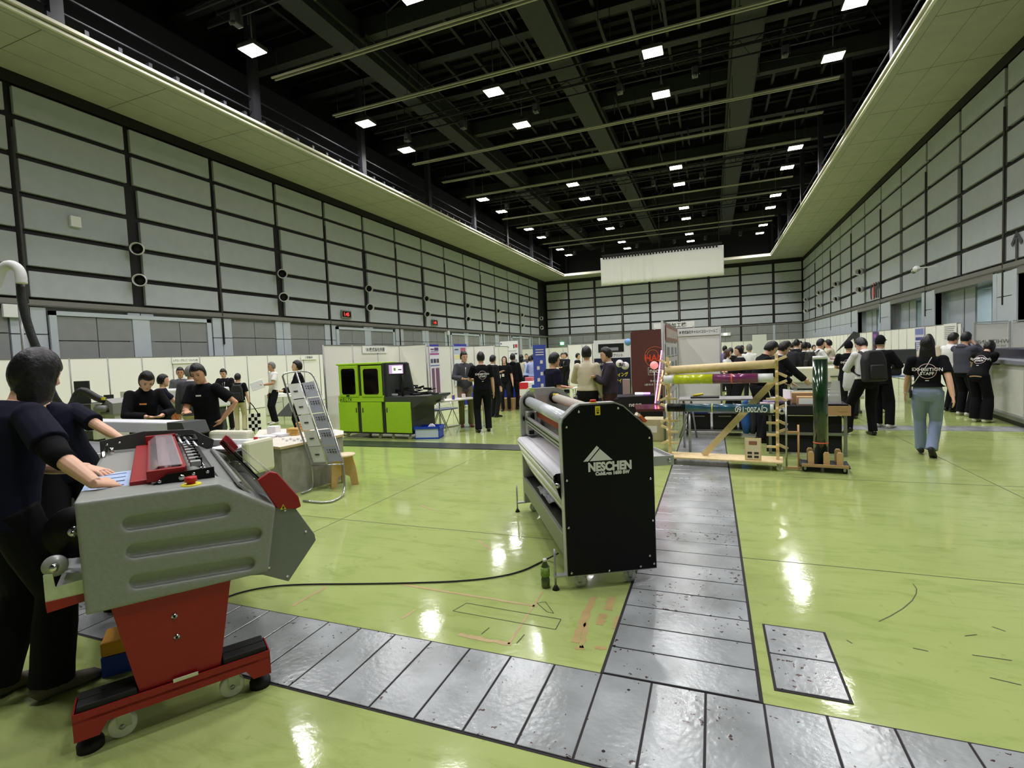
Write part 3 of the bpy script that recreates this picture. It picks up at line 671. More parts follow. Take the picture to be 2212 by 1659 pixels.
md = oa.modifiers.new('b','BOOLEAN'); md.operation = 'DIFFERENCE'; md.object = ob; md.solver = 'EXACT'
md = oa.modifiers.new('r','REMESH'); md.mode = 'VOXEL'; md.voxel_size = 0.0065
md = oa.modifiers.new('s','SMOOTH'); md.iterations = 7; md.factor = 0.5
bpy.context.view_layer.update()
me = bpy.data.meshes.new_from_object(oa.evaluated_get(bpy.context.evaluated_depsgraph_get()))
bpy.data.objects.remove(oa); bpy.data.objects.remove(ob)
for p in me.polygons: p.use_smooth = True
me.materials.clear(); me.materials.append(GRYM); shell = link('end_cover', me, lm)
q = MB(); q.prism([(0.07,1.112),(0.60,1.10),(0.845,0.935),(0.79,0.612),(0.075,0.622)], 0.24, T(0,1.72,0), bev=0.04, seg=3).build('far_end_cover', GRYM, lm)
q = MB().use(YEL).cyl((0.492,0.045,1.098),(0.492,0.045,1.108),0.042,24); q.use(REDB).cyl((0.492,0.045,1.108),(0.492,0.045,1.122),0.018,20); q.cyl((0.492,0.045,1.12),(0.492,0.045,1.142),0.027,20,r2=0.025); q.build('stop_button', parent=lm)
# pedestal, foot bars, pads
for nm, y in (('pedestal',0.02),('far_pedestal',1.62)):
    MB().prism([(0.232,0.20),(0.556,0.20),(0.632,0.66),(0.150,0.66)], 0.09, T(0,y,0), bev=0.003).build(nm, REDM, lm)
q = MB().use(CHROME)
for x, z in ((0.385,0.505),(0.388,0.405)): q.cyl((x,0.015,z),(x,0.022,z),0.013,16); q.use(BLK).cyl((x,0.012,z),(x,0.016,z),0.006,6); q.use(CHROME)
q.build('pedestal_bolt', parent=lm)
for y in (0.0, 1.6):
    q = MB().use(REDM)
    q.prism([(0.0,0.085),(0.085,0.085),(0.115,0.135),(0.66,0.135),(0.69,0.085),(0.772,0.085),(0.772,0.205),(0,0.205)], 0.006, T(0,y,0))
    q.prism([(0.0,0.085),(0.085,0.085),(0.115,0.135),(0.66,0.135),(0.69,0.085),(0.772,0.085),(0.772,0.205),(0,0.205)], 0.006, T(0,y+0.15,0))
    q.box((0.386,y+0.075,0.17),(0.77,0.15,0.012)); q.box((0.003,y+0.078,0.15),(0.006,0.15,0.11)); q.box((0.769,y+0.078,0.15),(0.006,0.15,0.11)); q.build('foot_bar', parent=lm)
    for x0, x1 in ((0.014,0.225),(0.565,0.757)):
        q = MB().use(BLKR); q.box(((x0+x1)/2,y+0.042,0.20),(x1-x0,0.066,0.06),bev=0.006); q.box(((x0+x1)/2,y+0.112,0.20),(x1-x0,0.066,0.06),bev=0.006); q.build('tread_pad', parent=lm)
    for x in (0.045, 0.728):
        q = MB().use(BLKR).loft([(x,y+0.075,0),(x,y+0.075,0.03),(x,y+0.075,0.045),(x,y+0.075,0.05),(x,y+0.075,0.085)], [(0.05,)*2,(0.05,)*2,(0.042,)*2,(0.02,)*2,(0.02,)*2], 20); q.build('rubber_foot', parent=lm)
    for x in (0.16, 0.60):
        q = MB().use(WHP); c = Vector((x,y+0.075,0.055)); q.loft([c+Vector((0,-0.016,0)),c+Vector((0,-0.012,0)),c+Vector((0,0.012,0)),c+Vector((0,0.016,0))], [(0.048,)*2,(0.055,)*2,(0.055,)*2,(0.048,)*2], 24); q.use(STEEL); q.box(c+Vector((0.01,-0.022,0.035)),(0.05,0.004,0.08)); q.box(c+Vector((0.01,0.022,0.035)),(0.05,0.004,0.08)); q.box(c+Vector((0.015,0,0.08)),(0.08,0.06,0.01)); q.cyl(c+Vector((0,-0.026,0)),c+Vector((0,0.026,0)),0.012,10); q.build('caster', parent=lm)
MB().cyl((0.395,-0.004,0.195),(0.395,-0.004,0.195+0.0001),0.001,4).box((0.41,-0.002,0.212),(0.1,0.008,0.016),bev=0.002).build('spirit_level', mat('clear_level_vial',(205,205,180),0.15,0.2), lm)
q = MB().use(REDM).box((0.39,0.9,0.42),(0.12,1.5,0.16)); q.build('cross_beam', parent=lm)
q = MB().use(GRYD).box((0.43,0.98,0.84),(0.60,1.45,0.40)); q.build('machine_body', parent=lm)
# grey fender plates at the back
for y in (0.10, 1.75):
    q = MB().use(GRYD); q.prism([(0.78,0.90),(0.855,0.925),(0.945,0.90),(1.035,0.735),(1.04,0.70),(0.89,0.515),(0.77,0.585),(0.70,0.60)], 0.012, T(0,y-0.06,0), bev=0.003)
    q.use(WHP)
    for x, z in ((0.80,0.615),(0.885,0.545),(0.99,0.76),(0.895,0.895)): q.cyl((x,y-0.062,z),(x,y-0.066,z),0.006,8)
    q.build('fender', parent=lm)
MB().cyl((0.88,0.08,0.75),(0.88,1.7,0.75),0.09,28).build('rewind_roll', BLKP, lm)
q = MB().use(YEL).prism([(0.872,0.905),(0.9,0.905),(0.886,0.932)], 0.002, T(0,0.03,0)); q.use(BLK).prism([(0.881,0.909),(0.891,0.909),(0.886,0.923)], 0.002, T(0,0.028,0)); q.build('warning_triangle', parent=lm)
# black disc with chrome hub, feed bracket at the operator side
q = MB().use(BLK); q.cyl((0.055,0.13,0.955),(0.055,0.142,0.955),0.115,36); q.use(CHROME).cyl((0.05,0.10,0.965),(0.05,0.13,0.965),0.022,18); q.cyl((0.05,0.06,0.965),(0.05,0.10,0.965),0.01,12); q.build('end_disc', parent=lm)
q = MB().use(mat('pale_zinc',(196,202,184),0.35,0.5,noise=0.1,nscale=25)); q.prism([(-0.055,0.70),(0.10,0.70),(0.10,0.765),(-0.02,0.755),(-0.025,0.815),(-0.055,0.815)], 0.008, T(0,0.05,0)); q.use(REDM).prism([(-0.052,0.655),(0.10,0.67),(0.10,0.70),(-0.055,0.70)], 0.01, T(0,0.045,0)); q.build('roller_bracket', parent=lm)
q = MB().use(SILV); q.cyl((-0.02,0.085,0.835),(-0.02,0.10,0.835),0.045,28); q.use(CHROME).cyl((-0.02,0.05,0.835),(-0.02,0.09,0.835),0.016,16); q.cyl((-0.02,0.1,0.835),(-0.02,1.7,0.835),0.022,16); q.build('front_roller', parent=lm)
MB().quad((-0.02,0.1,0.80),(-0.02,1.7,0.80),(0.1,1.7,0.77),(0.1,0.1,0.77)).box((0.03,0.9,0.70),(0.12,1.6,0.05)).build('film_web', FILM, lm)
# infeed deck, red cover with clear lid, rollers
q = MB().use(mat('deck_grey',(156,156,150),0.4,0.2)).box((0.17,0.95,1.075),(0.20,1.5,0.03),bev=0.008); q.cyl((0.075,0.2,1.066),(0.075,1.7,1.066),0.022,16); q.use(CHROME).cyl((0.115,1.62,1.08),(0.115,1.62,1.14),0.016,12); q.cyl((0.075,1.5,1.09),(0.075,1.72,1.13),0.014,12); q.build('infeed_deck', parent=lm)
q = MB().use(REDM); q.box((0.295,0.95,1.115),(0.085,1.46,0.025),bev=0.004); q.box((0.40,0.20,1.145),(0.16,0.035,0.055),bev=0.004); q.box((0.40,1.68,1.15),(0.18,0.035,0.075),bev=0.004); q.box((0.33,0.95,1.14),(0.012,1.46,0.03)); q.box((0.475,0.95,1.155),(0.02,1.46,0.03)); q.use(BLK).box((0.40,0.95,1.12),(0.13,1.4,0.008)); q.build('red_cover', parent=lm)
q = MB().use(CLEAR); q.quad((0.33,0.21,1.15),(0.33,1.67,1.15),(0.37,1.67,1.185),(0.37,0.21,1.185)).quad((0.37,0.21,1.185),(0.37,1.67,1.185),(0.47,1.67,1.18),(0.47,0.21,1.18)); o_ = q.build('clear_lid', parent=lm); md = o_.modifiers.new('t','SOLIDIFY'); md.thickness = 0.004
MB().cyl((0.40,0.22,1.145),(0.40,1.66,1.145),0.03,20).build('upper_roller', mat('rose_film_roll',(120,66,70),0.3), lm)
for x, z, r_, mm in ((0.52,1.10,0.035,GRYD),(0.57,1.085,0.022,CHROME),(0.60,1.04,0.04,BLKP),(0.66,1.0,0.03,GRYD),(0.69,0.95,0.035,mat('dark_roller',(60,60,60),0.35))): MB().cyl((x,0.22,z),(x,1.7,z),r_,20).build('drive_roller', mm, lm)
q = MB().use(ALU)
for k in range(9): q.box((0.535,0.42+0.13*k,1.145),(0.05,0.05,0.03),bev=0.004); q.use(BLK).box((0.555,0.48+0.13*k,1.14),(0.03,0.03,0.05)); q.use(ALU)
q.build('clamp_block', parent=lm)
q = MB().use(BLK); q.prism([(0.30,1.085),(0.60,1.085),(0.60,1.155),(0.40,1.15),(0.34,1.105)], 0.008, T(0,0.16,0)); q.use(CHROME)
for x, z in ((0.37,1.12),(0.46,1.125),(0.51,1.135),(0.57,1.135)): q.cyl((x,0.157,z),(x,0.15,z),0.008 if x != 0.46 else 0.014,12)
q.build('side_plate', parent=lm)
q = MB().use(mat('charcoal_plate',(64,66,62),0.4)); q.prism([(0.05,1.03),(0.72,1.03),(0.74,1.10),(0.60,1.20),(0.30,1.22),(0.05,1.18)], 0.012, T(0,1.74,0), bev=0.004); q.use(CHROME)
for x, z in ((0.09,1.15),(0.16,1.155),(0.62,1.12),(0.66,1.08)): q.cyl((x,1.735,z),(x,1.73,z),0.008,10)
q.build('far_side_plate', parent=lm)
q = MB().use(ALU)
for x, z in ((0.50,1.19),(0.54,1.175),(0.58,1.16)): q.cyl((x,1.0,z),(x,1.74,z-0.02),0.008,8)
q.use(BLK).tube([(0.50,1.35,1.17),(0.50,1.55,1.18),(0.60,1.55,1.17),(0.60,1.35,1.16),(0.50,1.35,1.17)],0.012,8); q.build('cable_guide', parent=lm)
# tilted guard at the far side with red end caps
q = MB().use(REDM)
for y in (0.03, 1.88): MB().prism([(0.775,1.075),(0.835,1.112),(0.868,1.10),(0.965,0.955),(0.975,0.90),(0.945,0.892),(0.855,0.915)] if y < 1 else [(0.785,1.05),(0.835,1.112),(0.858,1.10),(0.92,1.0),(0.86,0.94)], 0.03, T(0,y,0), bev=0.006).build('guard_end_cap', REDM, lm)
q = MB().use(SILV); q.quad((0.795,0.05,1.075),(0.795,1.89,1.075),(0.875,1.89,0.95),(0.875,0.05,0.95)); q.use(BLK); q.quad((0.79,0.05,1.065),(0.87,0.05,0.94),(0.87,1.89,0.94),(0.79,1.89,1.065)); q.use(WHP).quad((0.808,0.06,1.085),(0.808,1.88,1.085),(0.845,1.88,1.03),(0.845,0.06,1.03)); q.build('guard_plate', parent=lm)
q = MB().use(CLEAR); q.quad((0.84,0.05,1.108),(0.84,1.88,1.108),(0.93,1.88,0.98),(0.955,0.05,0.945)); o_ = q.build('guard_window', parent=lm); md = o_.modifiers.new('t','SOLIDIFY'); md.thickness = 0.004
q = MB().use(mat('brushed_board',(150,150,150),0.3,0.6)); q.quad((0.70,0.10,1.06),(0.70,1.6,1.06),(0.85,1.6,0.88),(0.85,0.10,0.88)); o_ = q.build('catch_board', parent=lm); md = o_.modifiers.new('t','SOLIDIFY'); md.thickness = 0.01
# printed sheet on the deck (lies on it)
q = MB().use(mat('pale_blue_print',(176,200,232),0.45,noise=0.08,nscale=5)); pp = [(0.245,1.093),(0.16,1.094),(0.09,1.094),(0.06,1.085),(0.045,1.06),(0.035,1.0)]
for (x0,z0),(x1,z1) in zip(pp[:-1],pp[1:]): q.quad((x0,0.20,z0),(x0,0.80,z0),(x1,0.80,z1),(x1,0.20,z1))
q.use(mat('dark_blue_ink',(40,60,110),0.5))
for k in range(5): q.quad((0.12,0.24+0.12*k,1.0955),(0.12,0.25+0.12*k,1.0955),(0.225,0.25+0.12*k,1.0955),(0.225,0.24+0.12*k,1.0955))
o_ = q.build('printed_sheet'); o_.matrix_world = XLm; tag(o_, 'pale blue printed sheet on the deck of the laminator under the hands', 'paper'); md = o_.modifiers.new('t','SOLIDIFY'); md.thickness = 0.0015
# foam box under the laminator
fb = thing('foam_block', 'yellow block with blue lower half on the floor behind the red pedestal', 'block', (0,0,0))
a = fl(221,1466); b_ = fl(276,1451); dx = (b_-a).normalized(); dy = Vector((-dx.y, dx.x, 0)); Xf = frame(a, dx, dy, (0,0,1))
fb.matrix_world = Xf
MB().box((0.12,0.1,0.055),(0.24,0.2,0.11)).build('lower_half', mat('foam_blue',(34,66,168),0.7), fb); MB().box((0.12,0.1,0.15),(0.24,0.2,0.08),bev=0.012).build('upper_half', mat('foam_yellow',(214,154,40),0.7), fb)
# ================================================================== exhibition stands and equipment further back
PANW = mat('booth_panel_white', (234,232,226), 0.75); POST = mat('booth_post_grey', (132,132,130), 0.4, 0.4); INK = mat('dark_ink', (52,52,52), 0.6); TABW = mat('table_top_white', (220,218,208), 0.4)
HP = 2.12
def booth(name, label, pts, parent=None, lab_cat='partition wall', h=HP):
    """row of 0.99 m panels with aluminium posts along pts (x, y)"""
    t = thing(name, label, lab_cat, (0,0,0))
    for (x0,y0),(x1,y1) in zip(pts[:-1], pts[1:]):
        a = Vector((x0,y0,0)); b = Vector((x1,y1,0)); L = (b-a).length; n = max(1, round(L/0.99)); 
        for i in range(n):
            p = a.lerp(b, i/n); q = a.lerp(b, (i+1)/n); d = (q-p).normalized()
            MB().bar(p+d*0.02+Vector((0,0,h/2)), q-d*0.02+Vector((0,0,h/2)), 0.02, h-0.03).build('panel', PANW, t)
            MB().cyl(p, p+Vector((0,0,h)), 0.022, 8).build('post', POST, t)
        MB().cyl(b, b+Vector((0,0,h)), 0.022, 8).build('post', POST, t)
        MB().bar(a+Vector((0,0,h-0.01)), b+Vector((0,0,h-0.01)), 0.03, 0.025).build('top_rail', POST, t)
    return t
booth('booth_wall', 'long row of white booth panels along the left wall', [(-16.95,2.0),(-16.95,18.85),(-16.95,33)])
booth('booth_wall', 'white booth panels behind the bright green machine', [(-8.9,10.05),(-8.9,13.33),(-7.95,13.33)])
booth('booth_wall', 'white booth panels with two hanging posters, behind the table with blue cloth', [(-8.9,13.6),(-8.9,18.6),(-8.0,18.6)])
booth('booth_wall', 'white booth panels beside the tall white poster, left of centre', [(-8.9,18.9),(-8.9,22.3)])
booth('booth_wall', 'low far row of white booth panels in front of the left wall corner', [(-12.5,34),(-8.5,34)])
booth('booth_wall', 'white booth panels behind the two men in the centre, below the far wall', [(-6.9,25.6),(-5.4,25.6),(-5.4,24.6),(-1.75,24.6)])
booth('booth_wall', 'long row of white booth panels along the right wall', [(7.45,20.6),(7.45,50),])
booth('booth_wall', 'far row of white booth panels right of centre behind the crowd', [(0.7,50),(7.4,50)])
booth('booth_wall', 'white panels of the corner stand with fascia numbered 38', [(-0.81,9.4),(-0.81,13.4),(0.19,13.4)], h=2.16)
# fascia signs
def fascia(label, X, w, h, text, size, col=INK, sx=1.0):
    t = tag(MB().box((0,0,0),(w,0.012,h)).build('fascia_sign', mat('sign_white',(236,236,232),0.5)), label, 'sign'); t.matrix_world = X
    me = textmesh(text, size, sx=sx, bold=size*0.018); f_ = min(1.0, 0.92*w/me['wd']); me.transform(T(0,-0.009,0) @ RX(pi/2) @ Matrix.Diagonal((f_,1,1,1))); me.materials.append(col); link('lettering', me, t); return t
fascia('white fascia sign reading 2 with Japanese company name on the left panels', frame((-16.90,12.35,1.98),(0,1,0),(-1,0,0),(0,0,1)), 0.95, 0.2, '2 アコ・ブランズ・ジャパン㈱', 0.085)
fascia('white fascia sign reading 3 at the right end of the left panel row', frame((-16.90,18.15,1.98),(0,1,0),(-1,0,0),(0,0,1)), 0.95, 0.2, '3 ㈱桜井', 0.12)
fascia('white fascia sign above the bright green machine', frame((-8.86,12.1,2.0),(0,1,0),(-1,0,0),(0,0,1)), 1.15, 0.2, '18 株式会社井原', 0.12)
fascia('white fascia sign left of the purple poster', frame((-8.86,14.35,2.0),(0,1,0),(-1,0,0),(0,0,1)), 0.95, 0.2, '19 オオタ', 0.11)
fascia('white fascia sign reading 38 with Japanese company name', frame((-0.31,13.37,2.06),(1,0,0),(0,1,0),(0,0,1)), 0.97, 0.19, '38 株式会社キャル/イエローツールズ', 0.088, sx=0.66)
t_ = fascia('small white sign behind the fascia numbered 38', frame((-1.0,14.5,2.3),(1,0,0),(0,1,0),(0,0,1)), 1.05, 0.16, '㊥馬加工機', 0.13); t_.location.x = -0.95
MB().cyl((0.5,0,-2.3),(0.5,0,-0.05),0.02,8).build('post', POST, t_); MB().cyl((-0.5,0,-2.3),(-0.5,0,-0.05),0.02,8).build('post', POST, t_)
# hanging posters
def poster(label, X, w, h, blocks, base=(236,236,240), name='poster'):
    """blocks: (x0, z0, x1, z1, rgb) in 0..1 from the top left"""
    q = MB().use(mat('poster_%d_%d_%d' % base, base, 0.5)); q.box((0,0,-h/2),(w,0.008,h))
    for i, b in enumerate(blocks):
        x0, z0, x1, z1, c = b; q.use(mat('ink_%d_%d_%d' % c, c, 0.5)); q.box(((x0+x1)/2*w-w/2, -0.0055-0.0004*i, -(z0+z1)/2*h), ((x1-x0)*w, 0.002, (z1-z0)*h))
    o = q.build(name); o.matrix_world = X; return tag(o, label, 'poster')
LW = lambda y, z, X=-8.86: frame((X,y,z),(0,1,0),(-1,0,0),(0,0,1))
LINES = lambda x0,x1,z0,z1,n,c: [(x0, z0+(z1-z0)*i/n, x1-(0.1*((i*7)%3)/2), z0+(z1-z0)*(i+0.45)/n, c) for i in range(n)]
poster('narrow purple and white hanging poster behind the folding chairs', LW(15.35,2.16,-8.84), 0.62, 1.75, [(0,0,1,0.04,(60,60,170)),(0.1,0.08,0.45,0.11,(120,80,110)),(0.5,0.06,0.95,0.12,(90,60,120)),(0,0.17,1,0.2,(170,70,140)),(0.05,0.28,0.3,0.36,(80,90,110)),(0.37,0.28,0.63,0.36,(60,60,90)),(0.7,0.28,0.95,0.36,(90,80,80)),(0,0.4,1,0.42,(90,110,170)),(0.12,0.46,0.42,1,(120,80,110)),(0.55,0.46,0.95,1,(120,80,110))]+LINES(0.1,0.95,0.13,0.16,2,(150,120,170)), base=(232,230,240))
poster('wide blue and white poster with a pink vehicle picture behind the two talking men', LW(17.3,2.19,-8.84), 1.05, 1.55, [(0,0,1,0.06,(60,60,170)),(0,0.06,1,0.25,(190,205,225)),(0.5,0.09,0.9,0.22,(190,90,120)),(0.55,0.17,0.7,0.24,(60,50,60)),(0.05,0.12,0.35,0.15,(70,70,90)),(0.02,0.27,0.6,0.30,(240,225,150)),(0.05,0.31,0.6,0.36,(240,230,160)),(0.05,0.46,0.5,0.95,(176,200,226))]+LINES(0.08,0.48,0.5,0.9,9,(130,160,200)))
Q = ony(1099,737,23.5)
poster('tall white poster with small pictures above the back of the man in the black hoodie', frame((Q.x,23.5,Q.z),(1,0,0),(0,1,0),(0,0,1)), 0.95, 2.38, [(0.03,0.03,0.1,0.06,(60,70,150)),(0.74,0.07,0.8,0.15,(40,40,60)),(0.83,0.07,0.97,0.14,(190,70,80)),(0.6,0.25,0.75,0.28,(80,80,90)),(0.8,0.25,0.95,0.28,(80,80,90)),(0.75,0.38,0.93,0.62,(150,160,170)),(0.1,0.12,0.5,0.14,(120,120,120)),(0.3,0.2,0.9,0.21,(140,140,140)),(0.05,0.34,0.6,0.35,(140,140,140))])
# right wall posters
RW = lambda y, z: frame((7.40,y,z),(0,-1,0),(1,0,0),(0,0,1))
poster('purple poster on the right wall panels, farthest of the posters there', RW(29.7,2.1), 0.9, 1.2, [(0.1,0.05,0.9,0.4,(80,50,130)),(0.2,0.1,0.7,0.25,(160,90,170)),(0.1,0.5,0.9,0.9,(60,40,90))], base=(96,70,120))
poster('blue and lilac poster on the right wall panels behind the walking woman', RW(24.0,2.1), 0.95, 1.9, [(0.05,0.03,0.95,0.15,(120,130,190)),(0.1,0.2,0.9,0.26,(60,70,150)),(0.05,0.3,0.15,0.45,(70,70,110)),(0.85,0.3,0.95,0.45,(70,70,110)),(0.1,0.55,0.9,0.95,(150,150,190))]+LINES(0.2,0.8,0.3,0.5,5,(130,130,180)), base=(206,206,222))
poster('pale poster at the near end of the right wall panels', RW(21.3,2.12), 1.0, 1.1, LINES(0.1,0.9,0.08,0.5,7,(150,146,150)), base=(226,224,224))
# posters on booth 38 side panel
SP = lambda y, z: frame((-0.785,y,z),(0,1,0),(-1,0,0),(0,0,1))
poster('brown lettered title poster at the top of the side panel of stand 38', frame((-0.785,11.5,2.12),(0,1,0),(-1,0,0),(0,0,1)), 3.4, 0.3, [(0.05+0.09*i,0.2,0.11+0.09*i,0.8,(226,214,206)) for i in range(10)], base=(160,110,96))
poster('sheet of small product pictures under the brown title poster on the side panel', frame((-0.785,11.4,1.78),(0,1,0),(-1,0,0),(0,0,1)), 3.3, 1.0, [(0.06+0.32*j,0.08+0.3*i,0.24+0.32*j,0.24+0.3*i,(130,134,134)) for i in range(3) for j in range(3)]+[(0.06+0.32*j,0.26+0.3*i,0.28+0.32*j,0.285+0.3*i,(110,110,110)) for i in range(3) for j in range(3)], base=(206,206,202))

# ---- bright green machine reading HELIX
Ah = Vector((-7.768,9.143,0)); Bh = Vector((-5.855,9.069,0)); eh = (Bh-Ah).normalized(); nh = Vector((-eh.y,eh.x,0))
def hpx(x, y):
    d = ray(x, y); t = ((Ah-CO).dot(nh))/(d.dot(nh)); X = CO+d*t; return ((X-Ah).dot(eh), X.z)
hx = thing('green_cabinet_machine', 'bright green cabinet machine with dark windows and a monitor', 'machine', Ah, atan2(eh.y, eh.x))
GRN = mat('lime_green_paint', (166,212,46), 0.38, noise=0.03, nscale=10); CHAR = mat('charcoal_steel', (62,66,62), 0.5); DKGL = mat('dark_window_glass', (10,6,5), 0.12)
xs = hpx(828,860)[0]; zt = hpx(760,785)[1]; zm = hpx(780,857)[1]; zb_ = hpx(780,868)[1]; W = (Bh-Ah).length; zr = hpx(860,858)[1]
MB().span((0.03,0.03,0.10),(xs,0.95,zt-0.02),bev=0.01).build('cabinet_body', CHAR, hx)
MB().span((xs-0.05,0.05,0.10),(W-0.02,0.95,zr-0.04)).build('work_bench_body', CHAR, hx)
q = MB().use(GRN).span((0.0,0.0,zt-0.04),(xs-0.01,0.5,zt+0.0),bev=0.01); q.span((0.02,-0.005,zb_-0.0),(xs,0.03,zm+0.02)); q.build('green_trim', parent=hx)
doors = [((732,791),(776,857)),((779,791),(826,857))]
for (p0),(p1) in doors:
    a = hpx(*p0); b = hpx(*p1); q = MB().use(GRN); q.span((a[0],-0.02,b[1]),(b[0],0.02,a[1]),bev=0.006); d_ = q.build('upper_door', parent=hx)
    m_ = 0.07; pts = []; x0,x1,z0,z1 = a[0]+m_,b[0]-m_,b[1]+m_*0.8,a[1]-m_*0.9; r_ = 0.05
    for cx, cz, a0 in ((x1-r_,z0+r_,-90),(x1-r_,z1-r_,0),(x0+r_,z1-r_,90),(x0+r_,z0+r_,180)):
        for k in range(5): an = RAD(a0+22.5*k); pts.append((cx+r_*cos(an), cz+r_*sin(an)))
    MB().prism(pts, 0.01, T(0,-0.027,0)).build('window', DKGL, d_)
for (p0,p1,hd) in (((732,871),(776,938),771),((780,871),(828,938),785),((833,871),(890,940),837)):
    a = hpx(*p0); b = hpx(*p1); z1 = zb_-0.01; d_ = MB().span((a[0],-0.015,0.14),(b[0],0.02,z1),bev=0.006).build('lower_door', GRN, hx)
    h_ = hpx(hd,886); MB().box((h_[0],-0.018,h_[1]),(0.022,0.01,0.10),bev=0.004).build('handle', BLKP, d_)
me = textmesh('HELIX', 0.10, sx=1.0, space=1.35, bold=0.001); a = hpx(748,863.5); me.transform(T(a[0],-0.009,a[1]) @ RX(pi/2)); me.materials.append(mat('green_black_ink',(40,60,10),0.6)); link('lettering', me, hx)
a = hpx(753,855); MB().box((a[0],-0.022,a[1]),(0.08,0.01,0.035)).build('latch', BLKP, hx)
q = MB().prism([(xs,zr),(xs+0.42,zr),(xs+0.36,zt-0.45),(xs+0.28,zt-0.04),(xs,zt-0.02)],0.04,T(0,0.55,0)); q.span((xs,0.1,zr),(xs+0.05,0.6,zt-0.02)); q.build('side_shield', CHAR, hx)
a = hpx(840,786); b = hpx(877,809); mo = MB().box(((a[0]+b[0])/2,0.0,(a[1]+b[1])/2),(b[0]-a[0],0.04,a[1]-b[1]),bev=0.006).build('monitor', BLKP, hx)
q = MB().use(mat('screen_lilac',(190,160,205),0.4,emit=0.7)).box(((a[0]+b[0])/2-0.02,-0.022,(a[1]+b[1])/2),(b[0]-a[0]-0.06,0.003,a[1]-b[1]-0.05)); q.use(mat('screen_white',(235,235,240),0.4,emit=0.8)).box(((a[0]+b[0])/2+0.01,-0.025,(a[1]+b[1])/2-0.01),((b[0]-a[0])*0.6,0.002,(a[1]-b[1])*0.66)); q.use(mat('screen_green',(150,200,90),0.4)).box(((a[0]+b[0])/2-0.05,-0.027,(a[1]+b[1])/2),(0.05,0.001,0.06)); q.use(BLK).box(((a[0]+b[0])/2+0.08,-0.027,(a[1]+b[1])/2-0.01),(0.09,0.001,0.02)); q.build('screen', parent=mo)
MB().box(((a[0]+b[0])/2,0.08,(a[1]+b[1])/2-0.05),(0.05,0.14,0.05)).cyl(((a[0]+b[0])/2,0.14,zr),((a[0]+b[0])/2,0.14,(a[1]+b[1])/2),0.025,10).build('monitor_arm', BLKP, hx)
q = MB().use(CHAR); q.prism([(xs,zr),(W+0.42,zr+0.02),(W+0.42,zr-0.02),(W,zr-0.26),(xs,zr-0.26)],0.92,T(0,0.02,0)); q.build('bench_top', parent=hx)
random.seed(8); q = MB().use(BLKP)
for i in range(26): x = xs+0.12+random.uniform(0,0.7); y = random.uniform(0.2,0.9); z = zr+random.uniform(0.02,0.30)*(1-(x-xs)/1.1); q.bar((x-0.12,y,z),(x+random.uniform(0.02,0.14),y+random.uniform(-0.1,0.1),z+random.uniform(-0.03,0.05)),random.uniform(0.015,0.05),random.uniform(0.015,0.05))
q.build('print_carriage', parent=hx)
for i,(x,y) in enumerate(((0.35,0.25),(0.95,0.3),(1.15,0.6),(1.4,0.4))): tag(MB().box((0,0,0.02),(0.16,0.05+0.03*(i%2),0.04),bev=0.005,rz=0.5*i).build('hand_tool', BLKP if i else WHP), 'black hand tool on the green machine bench, %s from the left' % ORD[i] if i else 'white cloth pad at the left end of the green machine bench', 'tool').location = Ah+eh*(xs+0.1+(x-0.35)*0.9)+nh*y+Vector((0,0,zr+0.012))
for x in (0.15, xs-0.2, xs+0.15, W-0.1): caster(hx, x, 0.08, 0.04)
for x in (0.15, W-0.1): caster(hx, x, 0.85, 0.04)
P = [fl(x_,y_,z_) for x_,y_,z_ in ((737,938,0.02),(743,925,0.15),(752,920,0.2),(760,928,0.12),(757,938,0.04),(745,942,0.02),(738,936,0.1))]; tag(MB().tube(P,0.01,8,smooth=2).build('cable', BLKR), 'loop of black cable at the left foot of the green machine', 'cable')
tag(MB().span((-8.3,9.9,0),(-8.05,10.6,1.35)).build('tall_box', mat('grey_board',(150,148,144),0.7)), 'tall grey board box against the panels left of the green machine', 'box')
# blue crate with white tubes
cr = thing('crate', 'blue plastic crate with see-through front beside the green machine', 'crate', fl(897,949), RAD(14)); 
q = MB().use(BLUEP); q.span((0,0,0),(0.52,0.36,0.03)); q.span((0,0.35,0),(0.52,0.36,0.24)); q.span((0.51,0,0),(0.52,0.36,0.24)); q.span((0,0,0),(0.01,0.36,0.24)); q.span((-0.01,-0.01,0.21),(0.53,0.0,0.26)); q.span((-0.01,0.36,0.21),(0.53,0.37,0.26)); q.span((0.515,-0.01,0.19),(0.54,0.37,0.26)); q.span((-0.02,-0.01,0.19),(0,0.37,0.26)); q.build('crate_shell', parent=cr)
MB().span((0.01,0.005,0.02),(0.50,0.012,0.21)).build('clear_front', mat('milky_clear_plastic',(200,210,230),0.3), cr)
for i in range(4): q = MB().cyl((0,0,0),(0.0,0,0.24),0.02,10); o_ = q.build('paper_tube', PAPER); o_.location = fl(897,949)+Vector((0.12+0.09*i,0.2+0.04*i,0.06)); o_.rotation_euler = (RAD(10*i-15),RAD(25-16*i),0); tag(o_, '%s white paper tube sticking out of the blue crate' % ['leftmost','second','third','rightmost'][i], 'tube')
